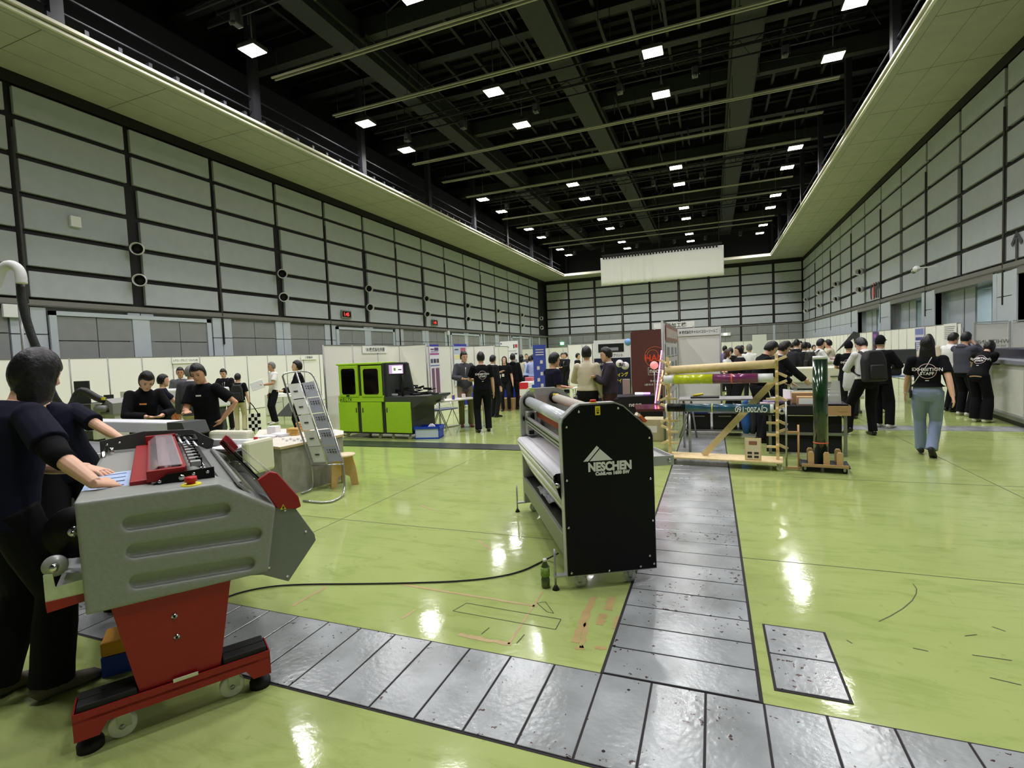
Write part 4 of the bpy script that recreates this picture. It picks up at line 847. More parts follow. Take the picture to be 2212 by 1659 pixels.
# folding table with a white top, chairs, blue covered table behind
def folding_table(label, P, w, d, rz, h=0.72, top=TABW, leg=STEEL, th=0.03):
    t = thing('folding_table', label, 'table', P, rz); MB().span((0,0,h-th),(w,d,h),bev=0.004).build('tabletop', top, t)
    for x, y in ((0.08,0.06),(w-0.08,0.06),(0.08,d-0.06),(w-0.08,d-0.06)): MB().cyl((x,y,0),(x,y,h-th),0.014,8).build('leg', leg, t)
    MB().bar((0.08,0.06,h-0.2),(0.08,d-0.06,h-0.2),0.015,0.015).build('brace', leg, t); MB().bar((w-0.08,0.06,h-0.2),(w-0.08,d-0.06,h-0.2),0.015,0.015).build('brace', leg, t)
    return t
tp = fl(946,868,0.72); folding_table('white topped folding table between the green machine and the two talking men', (tp.x,tp.y,0), 1.45, 0.5, RAD(66))
tpx = tp
def folding_chair(label, P, rz, seatm, g=None):
    t = thing('folding_chair', label, 'chair', P, rz, g); MB().box((0,0,0.43),(0.42,0.4,0.03),bev=0.01).build('seat', seatm, t); MB().box((0,0.22,0.72),(0.42,0.025,0.16),bev=0.008).build('backrest', seatm, t)
    for s in (-0.2,0.2): MB().tube([(s,-0.24,0.01),(s,0.0,0.42),(s,0.22,0.8)],0.011,8).build('frame', STEEL, t); MB().tube([(s,0.26,0.01),(s,0.02,0.4)],0.011,8).build('leg', STEEL, t)
    MB().tube([(-0.2,-0.24,0.012),(0.2,-0.24,0.012)],0.011,8).build('floor_bar', STEEL, t); MB().tube([(-0.2,0.26,0.012),(0.2,0.26,0.012)],0.011,8).build('rear_floor_bar', STEEL, t); return t
VIN = mat('blue_grey_vinyl', (92,100,124), 0.5)
folding_chair('folding chair with blue grey seat, next to the green machine bench', fl(936,925), RAD(70), VIN)
folding_chair('folding chair with blue grey seat, under the white topped table', fl(966,920), RAD(70), VIN)
random.seed(4)
for i in range(7):
    o_ = MB().box((0,0,0.05),(0.08,0.06,0.1),bev=0.008).build('sample_pack', mat('sample_%d'%(i%4),[(230,226,220),(200,70,80),(70,90,160),(225,190,90)][i%4],0.5)); o_.location = (tp.x+cos(RAD(66))*(0.25+0.15*i)-sin(RAD(66))*(0.15+0.2*(i%2)), tp.y+sin(RAD(66))*(0.25+0.15*i)+cos(RAD(66))*(0.15+0.2*(i%2)), 0.72); o_.rotation_euler.z = i; tag(o_, 'small %s sample pack on the white topped table, %s from its near end' % (['white','red','blue','yellow'][i%4], ORD[i]), 'packet')
bt_ = fl(975,866,0.72); BCL = mat('royal_blue_tablecloth', (34,54,170), 0.8, bump=0.2, nscale=6)
o_ = MB().span((-7.9,15.2,0.1),(-5.2,15.85,0.72),bev=0.02).build('covered_table', BCL); tag(o_, 'table covered with a royal blue cloth behind the two talking men', 'table')
tag(MB().cyl((-7.0,15.45,0.72),(-7.0,15.45,0.74),0.13,20).cyl((-7.0,15.45,0.74),(-7.0,15.45,1.08),0.09,20,r2=0.01).build('safety_cone', mat('red_cone',(200,30,44),0.5)), 'small red cone on the blue covered table', 'cone')
tag(MB().box((-7.1,15.7,0.93),(0.65,0.02,0.42),bev=0.01).build('display_board', WHP), 'white display board standing on the blue covered table', 'board')
tag(MB().box((-7.75,15.5,0.82),(0.32,0.25,0.2),bev=0.02).build('black_case', BLKP), 'black case at the left end of the blue covered table', 'case')
tag(MB().box((-5.45,15.4,0.84),(0.24,0.2,0.24),bev=0.01).build('pink_box', mat('pink_card',(226,120,128),0.6)), 'pink box at the right end of the blue covered table', 'box')
q = MB().span((-6.75,14.5,0.0),(-5.7,14.85,0.36)); tag(q.build('cardboard_box', KRAFT), 'long cardboard box on the floor behind the two talking men', 'box')
tag(MB().span((-7.15,14.4,0.0),(-6.85,14.7,0.34),bev=0.05).build('black_bag', mat('black_bag',(20,20,22),0.5)), 'black bag on the floor behind the folding chairs', 'bag')
# red and white chequered banner table
ct = thing('chequered_counter', 'small counter hung with red and white chequered cloth', 'counter', (-5.35,14.2,0), RAD(8))
q = MB(); RC = mat('red_cloth',(206,40,48),0.7); WC = mat('white_cloth_square',(232,228,224),0.7)
for i in range(4):
    for j in range(4): q.use(RC if (i+j)%2 else WC); q.span((0.27*i,-0.01,0.06+0.2*j),(0.27*i+0.27,0.0,0.26+0.2*j)); q.span((1.08,0.14*i,0.06+0.2*j),(1.09,0.14*i+0.14,0.26+0.2*j))
q.use(INK)
for i in range(2):
    for j in range(2): q.box((0.13+0.54*i+0.27*j,-0.013,0.16+0.4*j+0.0),(0.12,0.004,0.05))
q.use(WC).span((0,0,0.8),(1.08,0.56,0.86)); q.build('cloth', parent=ct); MB().span((0.02,0.02,0),(1.06,0.54,0.04)).build('base', WHP, ct)
o_ = MB().box((0,0,0.01),(0.5,0.3,0.02)).build('catalogue', mat('catalogue_cover',(200,206,220),0.4)); o_.location = (-4.75,14.5,0.87); tag(o_, 'open catalogue on the chequered counter', 'catalogue')
# blue roll-up banner, boxes in front of it
Q = deep(1162,745,10.4); ru = thing('roll_up_banner', 'narrow blue roll-up banner with white Japanese lettering, left of the man in the polo', 'banner', (Q.x,Q.y,0), RAD(60)); 
q = MB().use(mat('royal_blue_banner',(66,84,176),0.6)).span((-0.14,-0.004,0.06),(0.2,0.004,Q.z)); q.use(WC)
for j in range(6): q.box((-0.02 if j%2 else 0.07,-0.007,Q.z-0.35-0.12*j),(0.07,0.002,0.07)); 
for j in range(3): q.box((0.03,-0.007,Q.z-0.1-0.05*j),(0.22,0.002,0.018))
q.build('banner_sheet', parent=ru); MB().span((-0.2,-0.09,0),(0.26,0.09,0.06),bev=0.01).build('banner_base', ALU, ru)
# blue box on a stand, dark crates for the centre stand
Q = fl(1150,838,0.75); bs = folding_table('small white table with blue boxes behind the cold laminator', (Q.x-0.1,Q.y,0), 1.3, 0.5, RAD(5)); tag(MB().span((0.05,0.1,0.75),(0.35,0.35,0.86)).use(BLUEP).build('blue_box', BLUEP), 'blue box on the small white table behind the cold laminator', 'box').location = (Q.x-0.1,Q.y,-0.03)
tag(MB().span((0.45,0.08,0.72),(0.8,0.3,0.78)).build('green_case', mat('leaf_green_case',(120,200,70),0.5)), 'bright green flat case on the small white table behind the cold laminator', 'case').location = (Q.x-0.1,Q.y,0)

# ---- centre stand: poster stand, brown roll-up, black tables, neon strip
Q = ony(1321,734,13.3); ws = thing('poster_stand', 'tall poster stand, white above and navy below with yellow Japanese lettering', 'poster stand', (Q.x,13.3,0)); w2 = 0.47
q = MB().use(PAPER).span((-w2,-0.01,0.3),(w2,0.01,Q.z)); q.use(mat('navy_print',(24,28,54),0.5)).span((-w2,-0.014,0.3),(w2,-0.011,Q.z-0.47)); q.use(BLKP).span((-w2+0.12,-0.016,Q.z-0.32),(w2-0.16,-0.012,Q.z-0.10)); q.use(mat('silver_ink',(150,150,160),0.5)).span((-w2+0.2,-0.018,Q.z-0.28),(w2-0.3,-0.014,Q.z-0.2)); q.use(WC).cyl((0.19,-0.018,Q.z-0.62),(0.19,-0.012,Q.z-0.62),0.1,20).cyl((0.33,-0.018,Q.z-0.68),(0.33,-0.012,Q.z-0.68),0.1,20); q.use(mat('globe_blue',(120,170,220),0.4)).cyl((0.42,-0.016,Q.z-0.08),(0.42,-0.012,Q.z-0.08),0.09,18); q.build('board', parent=ws)
YI = mat('yellow_ink',(236,220,60),0.5)
for tx, sz, x, z, mm in (('CJV マシンプリント', 0.085, 0.0, -0.41, INK), ('クリアプリンティング', 0.12, -0.05, -0.90, YI), ('プロセスサイン', 0.12, 0.02, -1.06, YI), ('国内のファクトリー', 0.07, -0.2, -0.62, WC), ('濃 生', 0.11, 0.25, -0.65, INK)):
    me = textmesh(tx, sz, bold=sz*0.02, sx=0.75); me.transform(T(x,-0.0205,Q.z+z) @ RX(pi/2)); me.materials.append(mm); link('lettering', me, ws)
for s in (-0.4,0.4): MB().cyl((s,0.02,0),(s,0.02,0.4),0.015,8).build('foot', STEEL, ws)
Q = ony(1398,713,12.1); rb = thing('roll_up_banner', 'brown roll-up banner with a printed orange circle', 'banner', (Q.x+0.06,12.1,0)); BRN = mat('brown_banner',(88,48,42),0.6); OR2 = mat('orange_print',(222,120,60),0.5); RDI = mat('red_orange_ink',(226,70,40),0.5)
q = MB().prism([(-0.44,0.05),(0.46,0.05),(0.46,Q.z),(-0.40,Q.z),(-0.44,Q.z-0.06)],0.008,T(0,0,0)); q.build('banner_sheet', BRN, rb); MB().span((-0.45,-0.08,0),(0.46,0.08,0.06),bev=0.01).build('banner_base', ALU, rb)
for r_, cx, cz in ((0.23,0.10,-0.62),(0.12,0.05,-0.58)):
    me = ringmesh(r_,0.008); me.transform(T(cx,-0.003,Q.z+cz) @ RX(pi/2)); me.materials.append(OR2); link('print_ring', me, rb)
for tx, sz, x, z, mm in (('HAMA', 0.21, 0.16, -0.64, RDI), ('neon', 0.15, 0.11, -0.95, WC), ('ネオンサイン', 0.06, 0.14, -1.17, WC), ('LEDネオンチューブ', 0.055, 0.08, -1.25, WC)):
    me = textmesh(tx, sz, bold=sz*0.02, sx=0.95); me.transform(T(x,-0.004,Q.z+z) @ RX(pi/2)); me.materials.append(mm); link('lettering', me, rb)
q = MB().use(WC)
for a, b in (((-0.06,-0.86),(0.38,-0.86)),((-0.06,-1.03),(0.38,-1.03))): q.box(((a[0]+b[0])/2,-0.004,Q.z+a[1]),(b[0]-a[0],0.002,0.006))
q.box((-0.06,-0.004,Q.z-0.945),(0.006,0.002,0.17)); q.build('print_frame', parent=rb)
BTC = mat('black_tablecloth',(16,15,17),0.8)
a = fl(1345,857,0.74); b = fl(1432,853,0.74); d = (b-a); d.z = 0; L = d.length; rz = atan2(d.y,d.x)
o_ = MB().span((-0.9,0,0),(L,0.6,0.74),bev=0.015).build('black_table', BTC); o_.location = (a.x,a.y,0); o_.rotation_euler.z = rz; tag(o_, 'table under a black cloth in front of the brown banner', 'table')
me = textmesh('neon', 0.12, bold=0.002, sx=1.1); me.transform(T(0.25,-0.012,0.56) @ RX(pi/2)); me.materials.append(WC); link('lettering', me, o_)
a2 = fl(1388,884,0.74); t2 = thing('brown_table', 'low dark brown table with glass sheet holding the pink neon strip', 'table', (a2.x,a2.y,0), RAD(10)); MB().span((-0.1,0,0.70),(0.75,0.75,0.74)).build('tabletop', mat('maroon_glossy',(80,36,40),0.15), t2)
for x, y in ((-0.05,0.05),(0.7,0.05),(-0.05,0.7),(0.7,0.7)): MB().cyl((x,y,0),(x,y,0.7),0.02,8).build('leg', STEEL, t2)
NEP = mat('neon_pink',(255,120,190),0.4,emit=9,ecol=(255,90,170)); NEO = mat('neon_orange',(255,130,90),0.4,emit=7,ecol=(255,110,70)); NEW = mat('neon_white',(240,240,255),0.4,emit=5); NEV = mat('neon_violet',(200,120,255),0.4,emit=7,ecol=(190,90,255))
Pa = deep(1429,757,8.9); Pb = deep(1415,871,8.6); nb = thing('neon_sign', 'glowing pink neon strip on a leaning clear board', 'neon sign', (0,0,0)); MB().tube([Pa, Pb], 0.008, 8).build('pink_tube', NEP, nb); Pc = deep(1432,800,8.95); Pd = deep(1421,865,8.7); MB().tube([Pc, Pd], 0.010, 8).build('orange_tube', NEO, nb)
MB().poly([Pb, deep(1425,873,8.6), deep(1436,760,8.9), Pa]).build('clear_board', CLEAR, nb)
Q = fl(1372,852,0.755); o_ = MB().use(NEW).cyl((0,0,0.02),(0.16,0,0.02),0.02,10).use(NEV).cyl((0.17,0,0.02),(0.30,0,0.02),0.02,10).build('neon_tube'); o_.location = Q; tag(o_, 'glowing white and violet neon tube lying on the black covered table', 'neon tube')
o_ = MB().sphere((0,0,0),0.075,20,12).build('balloon_lamp', mat('pink_globe',(240,150,150),0.5,emit=0.6)); o_.location = deep(1413,789,9.6); tag(o_, 'pink round lamp in front of the brown banner lettering', 'lamp')
MB().cyl((0,0,-0.06),(0.0,0.02,-(o_.location.z-0.74)),0.01,8).build('stem', STEEL, o_)
tag(MB().box((0,0,0.16),(0.14,0.12,1.05)).build('beige_cabinet', mat('beige_grey_cabinet',(168,150,136),0.6)), 'slim beige cabinet left of the brown banner', 'cabinet').location = (lambda v: Vector((v.x,v.y,0.37)))(deep(1352,800,11))
# beige carton and dark stand right of the cold laminator
Q = fl(1400,955); cb = tag(MB().span((0,0,0.12),(0.42,0.42,0.52),bev=0.01).build('beige_carton', mat('beige_carton',(190,184,148),0.7)), 'beige carton with a white label under the maroon table', 'carton'); cb.location = (Q.x-0.1,Q.y+0.1,-0.12+0.0); MB().span((0.02,-0.004,0.28),(0.25,0.0,0.40)).build('paper_label', PAPER, cb)
# ---- stand 38 tables
a = fl(1466,863,0.72); t38 = folding_table('long grey folding table inside stand 38 with cutting tool on top', (a.x,a.y,0), 1.75, 0.6, RAD(2), top=mat('grey_table_top',(150,150,148),0.4), leg=mat('pale_tube',(150,152,146),0.4,0.4))
for x in (0.05, 0.35): MB().cyl((0.22,0.05,0.68),(x-0.15+0.1,0.05,0),0.016,8).build('leg', STEEL, t38)
o_ = MB().use(BLKP).box((0,0,0.015),(0.5,0.25,0.03),bev=0.006).use(YI).cyl((-0.2,0,0.045),(-0.03,0.03,0.07),0.022,10).build('cutting_tool'); o_.location = (a.x+0.45,a.y+0.3,0.72); tag(o_, 'black cutting tool with yellow handle on the grey folding table', 'tool')
for i, x in enumerate((0.12, 0.58, 1.04)):
    q = MB().use(BLKP).span((0,0,0),(0.42,0.34,0.30),bev=0.01); o_ = q.build('black_crate'); o_.location = (a.x+x,a.y+0.35,0.12); MB().span((0.1,-0.012,0.24),(0.32,0.0,0.255)).build('handle', STEEL, o_); tag(o_, 'black storage crate under the grey folding table, %s' % ['leftmost','middle','rightmost'][i], 'crate')
tag(MB().span((a.x+0.05,a.y+0.3,0.09),(a.x+1.6,a.y+0.75,0.12)).span((a.x+0.1,a.y+0.5,0.0),(a.x+0.15,a.y+0.7,0.1)).span((a.x+1.5,a.y+0.5,0.0),(a.x+1.55,a.y+0.7,0.1)).build('low_shelf', POST), 'low shelf holding the three black crates', 'shelf')
tag(MB().span((a.x+0.05,a.y+0.32,0.42),(a.x+0.5,a.y+0.6,0.45)).build('blue_folder', mat('blue_folder',(60,90,200),0.5)), 'blue folder with papers on the leftmost black crate', 'folder')
random.seed(2); q = MB(); n = 24; mats_ = [mat('blue_jacket',(44,92,160),0.85,bump=0.3), mat('charcoal_jacket',(60,58,64),0.9,bump=0.3), mat('navy_jacket',(30,36,70),0.85,bump=0.3)]
for i, (px_, mm) in enumerate(zip((1614,1628,1643), mats_)):
    Q = fl(px_, 955); Q = Vector((Q.x, Q.y+0.25, 0)); o_ = MB().loft([Vector((0,0,0.12)),Vector((0.01,0,0.3)),Vector((0,0,0.5)),Vector((0,0,0.66)),Vector((0,0,0.70))],[(0.05,0.10),(0.09,0.07),(0.085,0.06),(0.06,0.05),(0.02,0.03)],16,side=(1,0,0)).build('hanging_jacket', mm); o_.location = Q; tag(o_, ['bright blue','charcoal','navy'][i]+' jacket hanging from the table edge behind the diagonal wooden brace', 'jacket')
# ---- wooden roll rack
Ra = fl(1442,990,0.10); Rb = fl(1684,1003,0.10); Rf = Ra.copy(); er = (Rb-Ra); er.z = 0; Lr = er.length; er.normalize(); nr = Vector((-er.y, er.x, 0))
def rpx(x, y, off=0.2):
    A0 = Ra+nr*off; d = ray(x, y); t = ((A0-CO).dot(nr))/(d.dot(nr)); X = CO+d*t; return ((X-Ra).dot(er), X.z)
print('rack', Ra, Rb, Lr, [rpx(*p) for p in ((1440,770),(1440,1000),(1680,770),(1687,998),(1440,792),(1680,778),(1440,820),(1672,820),(1440,880),(1665,880),(1520,985),(1690,820))])
rk = thing('wooden_roll_rack', 'pale wooden rack with angled pegs on casters holding print tubes', 'rack', (Ra.x,Ra.y,0), atan2(er.y,er.x))
ztop = rpx(1440,772)[1]; yc = 0.2
MB().span((-0.03,0.0,0.10),(Lr+0.04,0.40,0.125),bev=0.004).build('base_board', WOOD, rk)
for x in (0.0, Lr-0.02):
    MB().span((x-0.02,yc-0.03,0.125),(x+0.02,yc+0.03,ztop),bev=0.003).build('upright', WOOD, rk)
    n = 8
    for i in range(n):
        z = 0.30+(ztop-0.42)*i/(n-1); MB().bar((x,yc-0.03,z-0.02),(x,yc-0.16,z+0.05),0.03,0.03,bev=0.003).build('peg', WOOD, rk); MB().bar((x,yc+0.03,z-0.02),(x,yc+0.16,z+0.05),0.03,0.03,bev=0.003).build('peg', WOOD, rk)
        s = 1 if x > 0.5 else -1
        MB().bar((x,yc,z+0.03),(x+s*0.12,yc,z+(0.08 if i%2 else -0.03)),0.03,0.035,bev=0.003).build('side_peg', WOOD, rk)
        if i < 5: MB().bar((x-s*0.02,yc-0.05,z+0.0),(x-s*0.13,yc-0.05,z),0.03,0.03,bev=0.003).build('inner_peg', WOOD, rk)
a = rpx(1520,985); MB().bar((a[0],yc+0.0,0.13),(Lr-0.03,yc,ztop-0.33),0.02,0.085).build('diagonal_brace', WOOD, rk)
for x, y in ((0.03,0.05),(Lr,0.05),(0.03,0.35),(Lr,0.35)): caster(rk, x, y, 0.038)
MB().cyl((-0.02,yc-0.08,rpx(1450,800,0.12)[1]),(Lr-0.02,yc-0.08,rpx(1670,786,0.12)[1]),0.058,24).build('top_pole', WOOD, rk)
def rtube(label, xa, xb, z, y, r, segs, name='print_tube'):
    t = thing(name, label, 'tube', Ra-Vector((0,0,0.10)), atan2(er.y,er.x)); 
    for (u, v, mm, rr) in segs: MB().cyl((xa+(xb-xa)*u,y,z),(xa+(xb-xa)*v,y,z),rr,24).build('tube_section', mm, t)
    return t
z2 = rpx(1550,818,0.08)[1]; z3 = rpx(1550,881,0.08)[1]
YT = mat('yellow_green_wrap',(196,206,30),0.2,coat=0.6,noise=0.15,nscale=14); PT = mat('purple_wrap',(116,46,92),0.2,coat=0.6); TT = mat('teal_dark_print',(34,80,100),0.25,coat=0.5,noise=0.35,nscale=7)
rtube('print tube in yellow green and purple film on the upper pegs of the rack', -0.03, Lr-0.06, z2, 0.06, 0.05, [(0,0.10,WHP,0.060),(0.10,0.47,YT,0.067),(0.47,0.87,PT,0.067),(0.87,1,WHP,0.060),(0.635,0.648,mat('orange_band',(230,110,70),0.5),0.0685)])
tb = rtube('dark teal print tube with upside down white lettering on the lower rack pegs', -0.02, Lr-0.06, z3, 0.06, 0.046, [(0,0.02,WHP,0.058),(0.02,0.2,BLK,0.058),(0.2,0.97,TT,0.058),(0.97,1,WHP,0.058),(0.45,0.46,YI,0.0595)])
me = textmesh('CJV200-160', 0.098, sx=0.82, bold=0.0015); me.transform(T(Lr*0.77,0.06-0.0595,z3) @ RX(pi/2) @ RZ(pi)); me.materials.append(WHT); link('lettering', me, tb)
sg = thing('wooden_sign', 'small framed wooden sign with pictures standing on the rack base', 'sign', Ra+er*rpx(1627,990,0.05)[0]+nr*0.05-Vector((0,0,-0.025)), atan2(er.y,er.x))
q = MB().use(WOOD).box((0,0,0.15),(0.20,0.015,0.30)); q.use(mat('cream_sheet',(226,210,180),0.6)).box((0,-0.009,0.15),(0.17,0.004,0.27)); q.use(mat('brown_ink',(150,100,80),0.6)); q.box((0,-0.012,0.235),(0.10,0.002,0.05)); q.use(INK)
for x in (-0.04,0.04):
    for z in (0.05,0.10): q.box((x,-0.012,z),(0.055,0.002,0.03))
q.build('framed_sheet', parent=sg)
# ---- wooden tube cart
Ca = fl(1728,1008,0.07); Cb = fl(1838,1014,0.07); ecx = Cb-Ca; ecx.z = 0; Lc = ecx.length; ecx.normalize()
ctt = thing('tube_cart', 'low black cart with rounded wooden posts on small casters', 'cart', (Ca.x,Ca.y,0), atan2(ecx.y,ecx.x))
MB().span((0,0,0.07),(Lc,0.42,0.09),bev=0.005).build('cart_board', BLKP, ctt); MB().span((0.02,-0.005,0.075),(Lc-0.02,0.02,0.11)).build('front_rail', KRAFT, ctt)
WD2 = mat('tan_wood',(196,160,112),0.5,noise=0.06,nscale=14)
for x in (0.23*Lc, 0.54*Lc, 0.80*Lc):
    for y in (0.03, 0.30): MB().prism([(x-0.035,0.09),(x+0.035,0.09),(x+0.035,0.24),(x+0.02,0.265),(x-0.02,0.265),(x-0.035,0.24)],0.035,T(0,y,0),bev=0.004).build('post', WD2, ctt)
for x, y in ((0.06,0.05),(Lc-0.06,0.05),(0.06,0.37),(Lc-0.06,0.37)): caster(ctt, x, y, 0.033, BLKR)
ztt = over(Vector((Ca.x+ecx.x*0.5*Lc,Ca.y+0.15,0)), 1775, 776)
tg = thing('print_tube', 'tall standing print tube in dark green film with white top ring on the cart', 'tube', Ca+ecx*(0.44*Lc)+Vector((-ecx.y,ecx.x,0))*0.16+Vector((0,0,0.022)), 0)
MB().cyl((0,0,0),(0,0,ztt-0.09),0.085,28).build('film_wrap', mat('dark_green_film',(16,44,18),0.15,coat=1.0,noise=0.7,nscale=5), tg); MB().cyl((0,0,ztt-0.09),(0,0,ztt-0.05),0.084,28).build('paper_core', WHP, tg); MB().cyl((0,0,0.27),(0,0,0.285),0.087,28).build('orange_band', mat('orange_band',(230,110,70),0.5), tg)
tf = thing('wooden_frame_stand', 'thin wooden stand with metal clamp left of the tube cart', 'stand', Ca+Vector((0.02,0.1,-0.07)), 0); MB().cyl((-0.02,0,0.02),(-0.02,0,0.60),0.012,8).build('pole', WD2, tf); MB().cyl((-0.16,0,0.05),(-0.16,0,0.9),0.012,8).build('pole', STEEL, tf); MB().bar((-0.17,0,0.5),(-0.02,0,0.5),0.03,0.03).build('clamp', KRAFT, tf); MB().bar((-0.17,0,0.03),(0.0,0,0.03),0.04,0.03).build('foot', KRAFT, tf)
# ---- black table to the right with cartons
a = fl(1655,871,0.78); b = fl(1838,871,0.78); d = b-a; d.z = 0; L = d.length
bt2 = thing('display_table', 'black topped table with round white emblem behind the tube cart', 'table', (a.x,a.y,0), atan2(d.y,d.x))
MB().span((-0.1,0,0.60),(L,0.7,0.74),bev=0.005).build('tabletop', BTC, bt2); MB().span((0.0,0.08,0.03),(L-0.1,0.1,0.58)).build('back_cloth', BTC, bt2)
for x, y in ((0.05,0.05),(L-0.35,0.05),(L-0.06,0.05),(0.05,0.65),(L-0.06,0.65)): MB().span((x-0.02,y-0.02,0),(x+0.02,y+0.02,0.6)).build('leg', SILD, bt2)
MB().span((0.0,0.04,0.30),(L-0.05,0.07,0.34)).build('cross_bar', SILD, bt2)
q = MB().use(WHP).cyl((L-0.87,-0.004,0.67),(L-0.87,-0.001,0.67),0.058,28); q.use(INK); q.cyl((L-0.87,-0.006,0.67),(L-0.87,-0.004,0.67),0.02,14); q.box((L-0.87,-0.005,0.70),(0.06,0.002,0.008)); q.box((L-0.87,-0.005,0.65),(0.05,0.002,0.01)); q.build('round_emblem', parent=bt2)
MB().span((L-0.30,-0.01,0.60),(L-0.0,0.2,0.74)).span((L-0.16,-0.014,0.66),(L-0.04,-0.011,0.70)).build('carton_front', KRAFT, bt2)
Xt = Matrix.Translation((a.x,a.y,0)) @ RZ(atan2(d.y,d.x))
def onT(o, x, y, z=0.74): o.matrix_world = Xt @ T(x,y,z); return o
tag(onT(MB().use(KRAFT).box((0,0,0.06),(0.26,0.2,0.12)).use(PAPER).box((-0.01,-0.102,0.06),(0.2,0.003,0.09)).build('carton'), 0.55, 0.2), 'cardboard carton with white printed side on the black table', 'carton')
tag(onT(MB().box((0,0,0.08),(0.3,0.22,0.16)).build('carton', KRAFT), 0.52, 0.48), 'taller cardboard carton behind the printed one on the black table', 'carton')
tag(onT(MB().box((0,0,0.1),(0.02,0.22,0.24),rz=0.4).build('white_folder', PAPER), 0.30, 0.3), 'white upright folder left of the cartons on the black table', 'folder')
random.seed(9)
for i in range(5): tag(onT(MB().box((0,0,0.02+0.01*i),(0.2,0.14,0.03),rz=0.5*i,bev=0.004).build('sample_sheet', mat('sample_paper_%d'%i,[(206,190,190),(150,140,170),(226,222,214),(96,80,110),(190,160,170)][i],0.4)), 0.02+0.06*i, 0.15+0.08*(i%3), 0.74+0.02*(i%3)), 'printed sample sheet in the loose pile behind the rack upright, %s in the pile' % ORD[i], 'paper')
o_ = onT(MB().prism([(-0.09,0),(0.09,0),(0.07,0.34),(-0.03,0.36)],0.004).build('clear_stand', mat('frosted_acrylic',(206,212,212),0.3,alpha=0.6)), L-0.16, 0.3); tag(o_, 'frosted acrylic leaflet stand right of the green tube', 'leaflet stand')
# ---- large white flatbed printer at the right edge
fp = thing('flatbed_printer', 'large pale grey industrial printer at the right edge of the photo', 'printer', (0,0,0)); p1 = fl(2103,890); p2 = fl(2212,928); dd = (p1-p2).normalized(); rzf = atan2(dd.y,dd.x)
fp.location = (p1.x,p1.y,0); fp.rotation_euler.z = rzf-pi/2-0.0
PG = mat('pale_grey_machine',(196,196,188),0.45); ztp = over(p1,2103,781); DN = mat('dark_navy_bed',(34,38,56),0.35,noise=0.3,nscale=8)
MB().span((0.04,-7.0,0.12),(1.8,0,ztp),bev=0.02).build('machine_body', PG, fp); MB().span((0.0,-7.0,0.10),(1.85,0.05,0.17)).build('plinth', SILD, fp); MB().span((0.06,-6.5,0.0),(1.7,-0.1,0.11)).build('floor_frame', BLKP, fp)
MB().span((-0.02,-7.0,ztp),(1.8,0.02,ztp+0.09),bev=0.015).build('top_rim', mat('blue_grey_rim',(128,132,140),0.4), fp); MB().span((0.25,-6.9,ztp+0.09),(1.7,-0.05,ztp+0.28),bev=0.02).build('print_bed', DN, fp)
for y in (-0.22,-0.5): MB().span((0.015,y-0.05,0.35),(0.05,y+0.05,ztp-0.12)).build('vent_slot', BLKP, fp)
q = MB().use(WHP).cyl((-0.12,-0.42,0.62),(0.1,-0.42,0.62),0.05,18); q.use(BLKP).cyl((-0.2,-0.42,0.62),(-0.12,-0.42,0.62),0.085,22); q.build('media_roll', parent=fp)
for y in (-1.4,-3.0,-4.6): MB().span((0.03,y-1.1,0.2),(0.045,y+0.35,ztp-0.1)).build('access_door', mat('door_grey',(204,204,196),0.45), fp)
MB().box((-0.12,-1.15,ztp-0.02),(0.32,0.42,0.02),RY(0)).build('tray_arm', CHAR, fp)
for i, (yy, w_) in enumerate(((0.2, 0)),) if False else []: pass
hs = thing('hanging_sample_frame', 'frame with two hanging translucent sheets, one lettered in mirror writing', 'display frame', (0,0,0)); a = ony(2104,760,14.9); b = ony(2176,760,14.9); c_ = ony(2290,760,14.9); zt_ = ony(2110,697,14.9).z; TRS = mat('translucent_sheet',(214,214,208),0.6)
for u, v in ((a.x,b.x),(b.x+0.08,c_.x)): MB().span((u,14.89,1.05),(v,14.9,zt_-0.03)).build('sheet', TRS, hs); MB().bar((u,14.88,zt_),(v,14.88,zt_),0.02,0.03).build('frame_rail', SILV, hs)
for x in (a.x,b.x+0.04,c_.x): MB().span((x-0.015,14.87,0),(x+0.015,14.92,zt_)).build('frame_post', SILV, hs)
me = textmesh('WHITE INK', 0.13, sx=-0.95, bold=0.001); me.transform(T((a.x+b.x)/2+0.02,14.885,ony(2140,738,14.9).z) @ RX(pi/2)); me.materials.append(mat('grey_ink',(120,118,112),0.6)); link('lettering', me, hs)
me = textmesh('WE MAKE DIRTY', 0.075, sx=-0.9); me.transform(T((a.x+b.x)/2+0.02,14.885,ony(2140,748,14.9).z) @ RX(pi/2)); me.materials.append(mat('grey_ink2',(140,138,132),0.6)); link('lettering', me, hs)
# ---- roll printer and tables in the mid right distance
p = deep(1762,861,12.2); rp_ = thing('roll_printer', 'cream coloured wide roll printer behind the green tube', 'printer', (p.x,p.y,0), RAD(-4)); CRM = mat('cream_machine',(214,214,190),0.45)
MB().span((-0.5,0,0.72),(0.9,0.6,1.08),bev=0.03).build('printer_head', CRM, rp_); MB().span((-0.5,0.03,0.58),(0.9,0.5,0.72)).build('platen', mat('grey_green_plate',(150,154,140),0.5), rp_); MB().cyl((-0.5,-0.05,0.40),(0.95,-0.05,0.40),0.07,20).build('take_up_roll', WHP, rp_); MB().span((-0.5,-0.1,0.48),(0.95,0.3,0.53)).build('paper_guide', WHP, rp_); MB().box((0.45,-0.01,0.86),(0.3,0.02,0.02)).build('handle', CHAR, rp_)
for x in (-0.42,0.85): MB().span((x-0.04,0.0,0.05),(x+0.04,0.4,0.6)).build('leg', SILD, rp_); MB().span((x-0.05,-0.15,0.0),(x+0.05,0.5,0.06)).build('foot', CHAR, rp_)
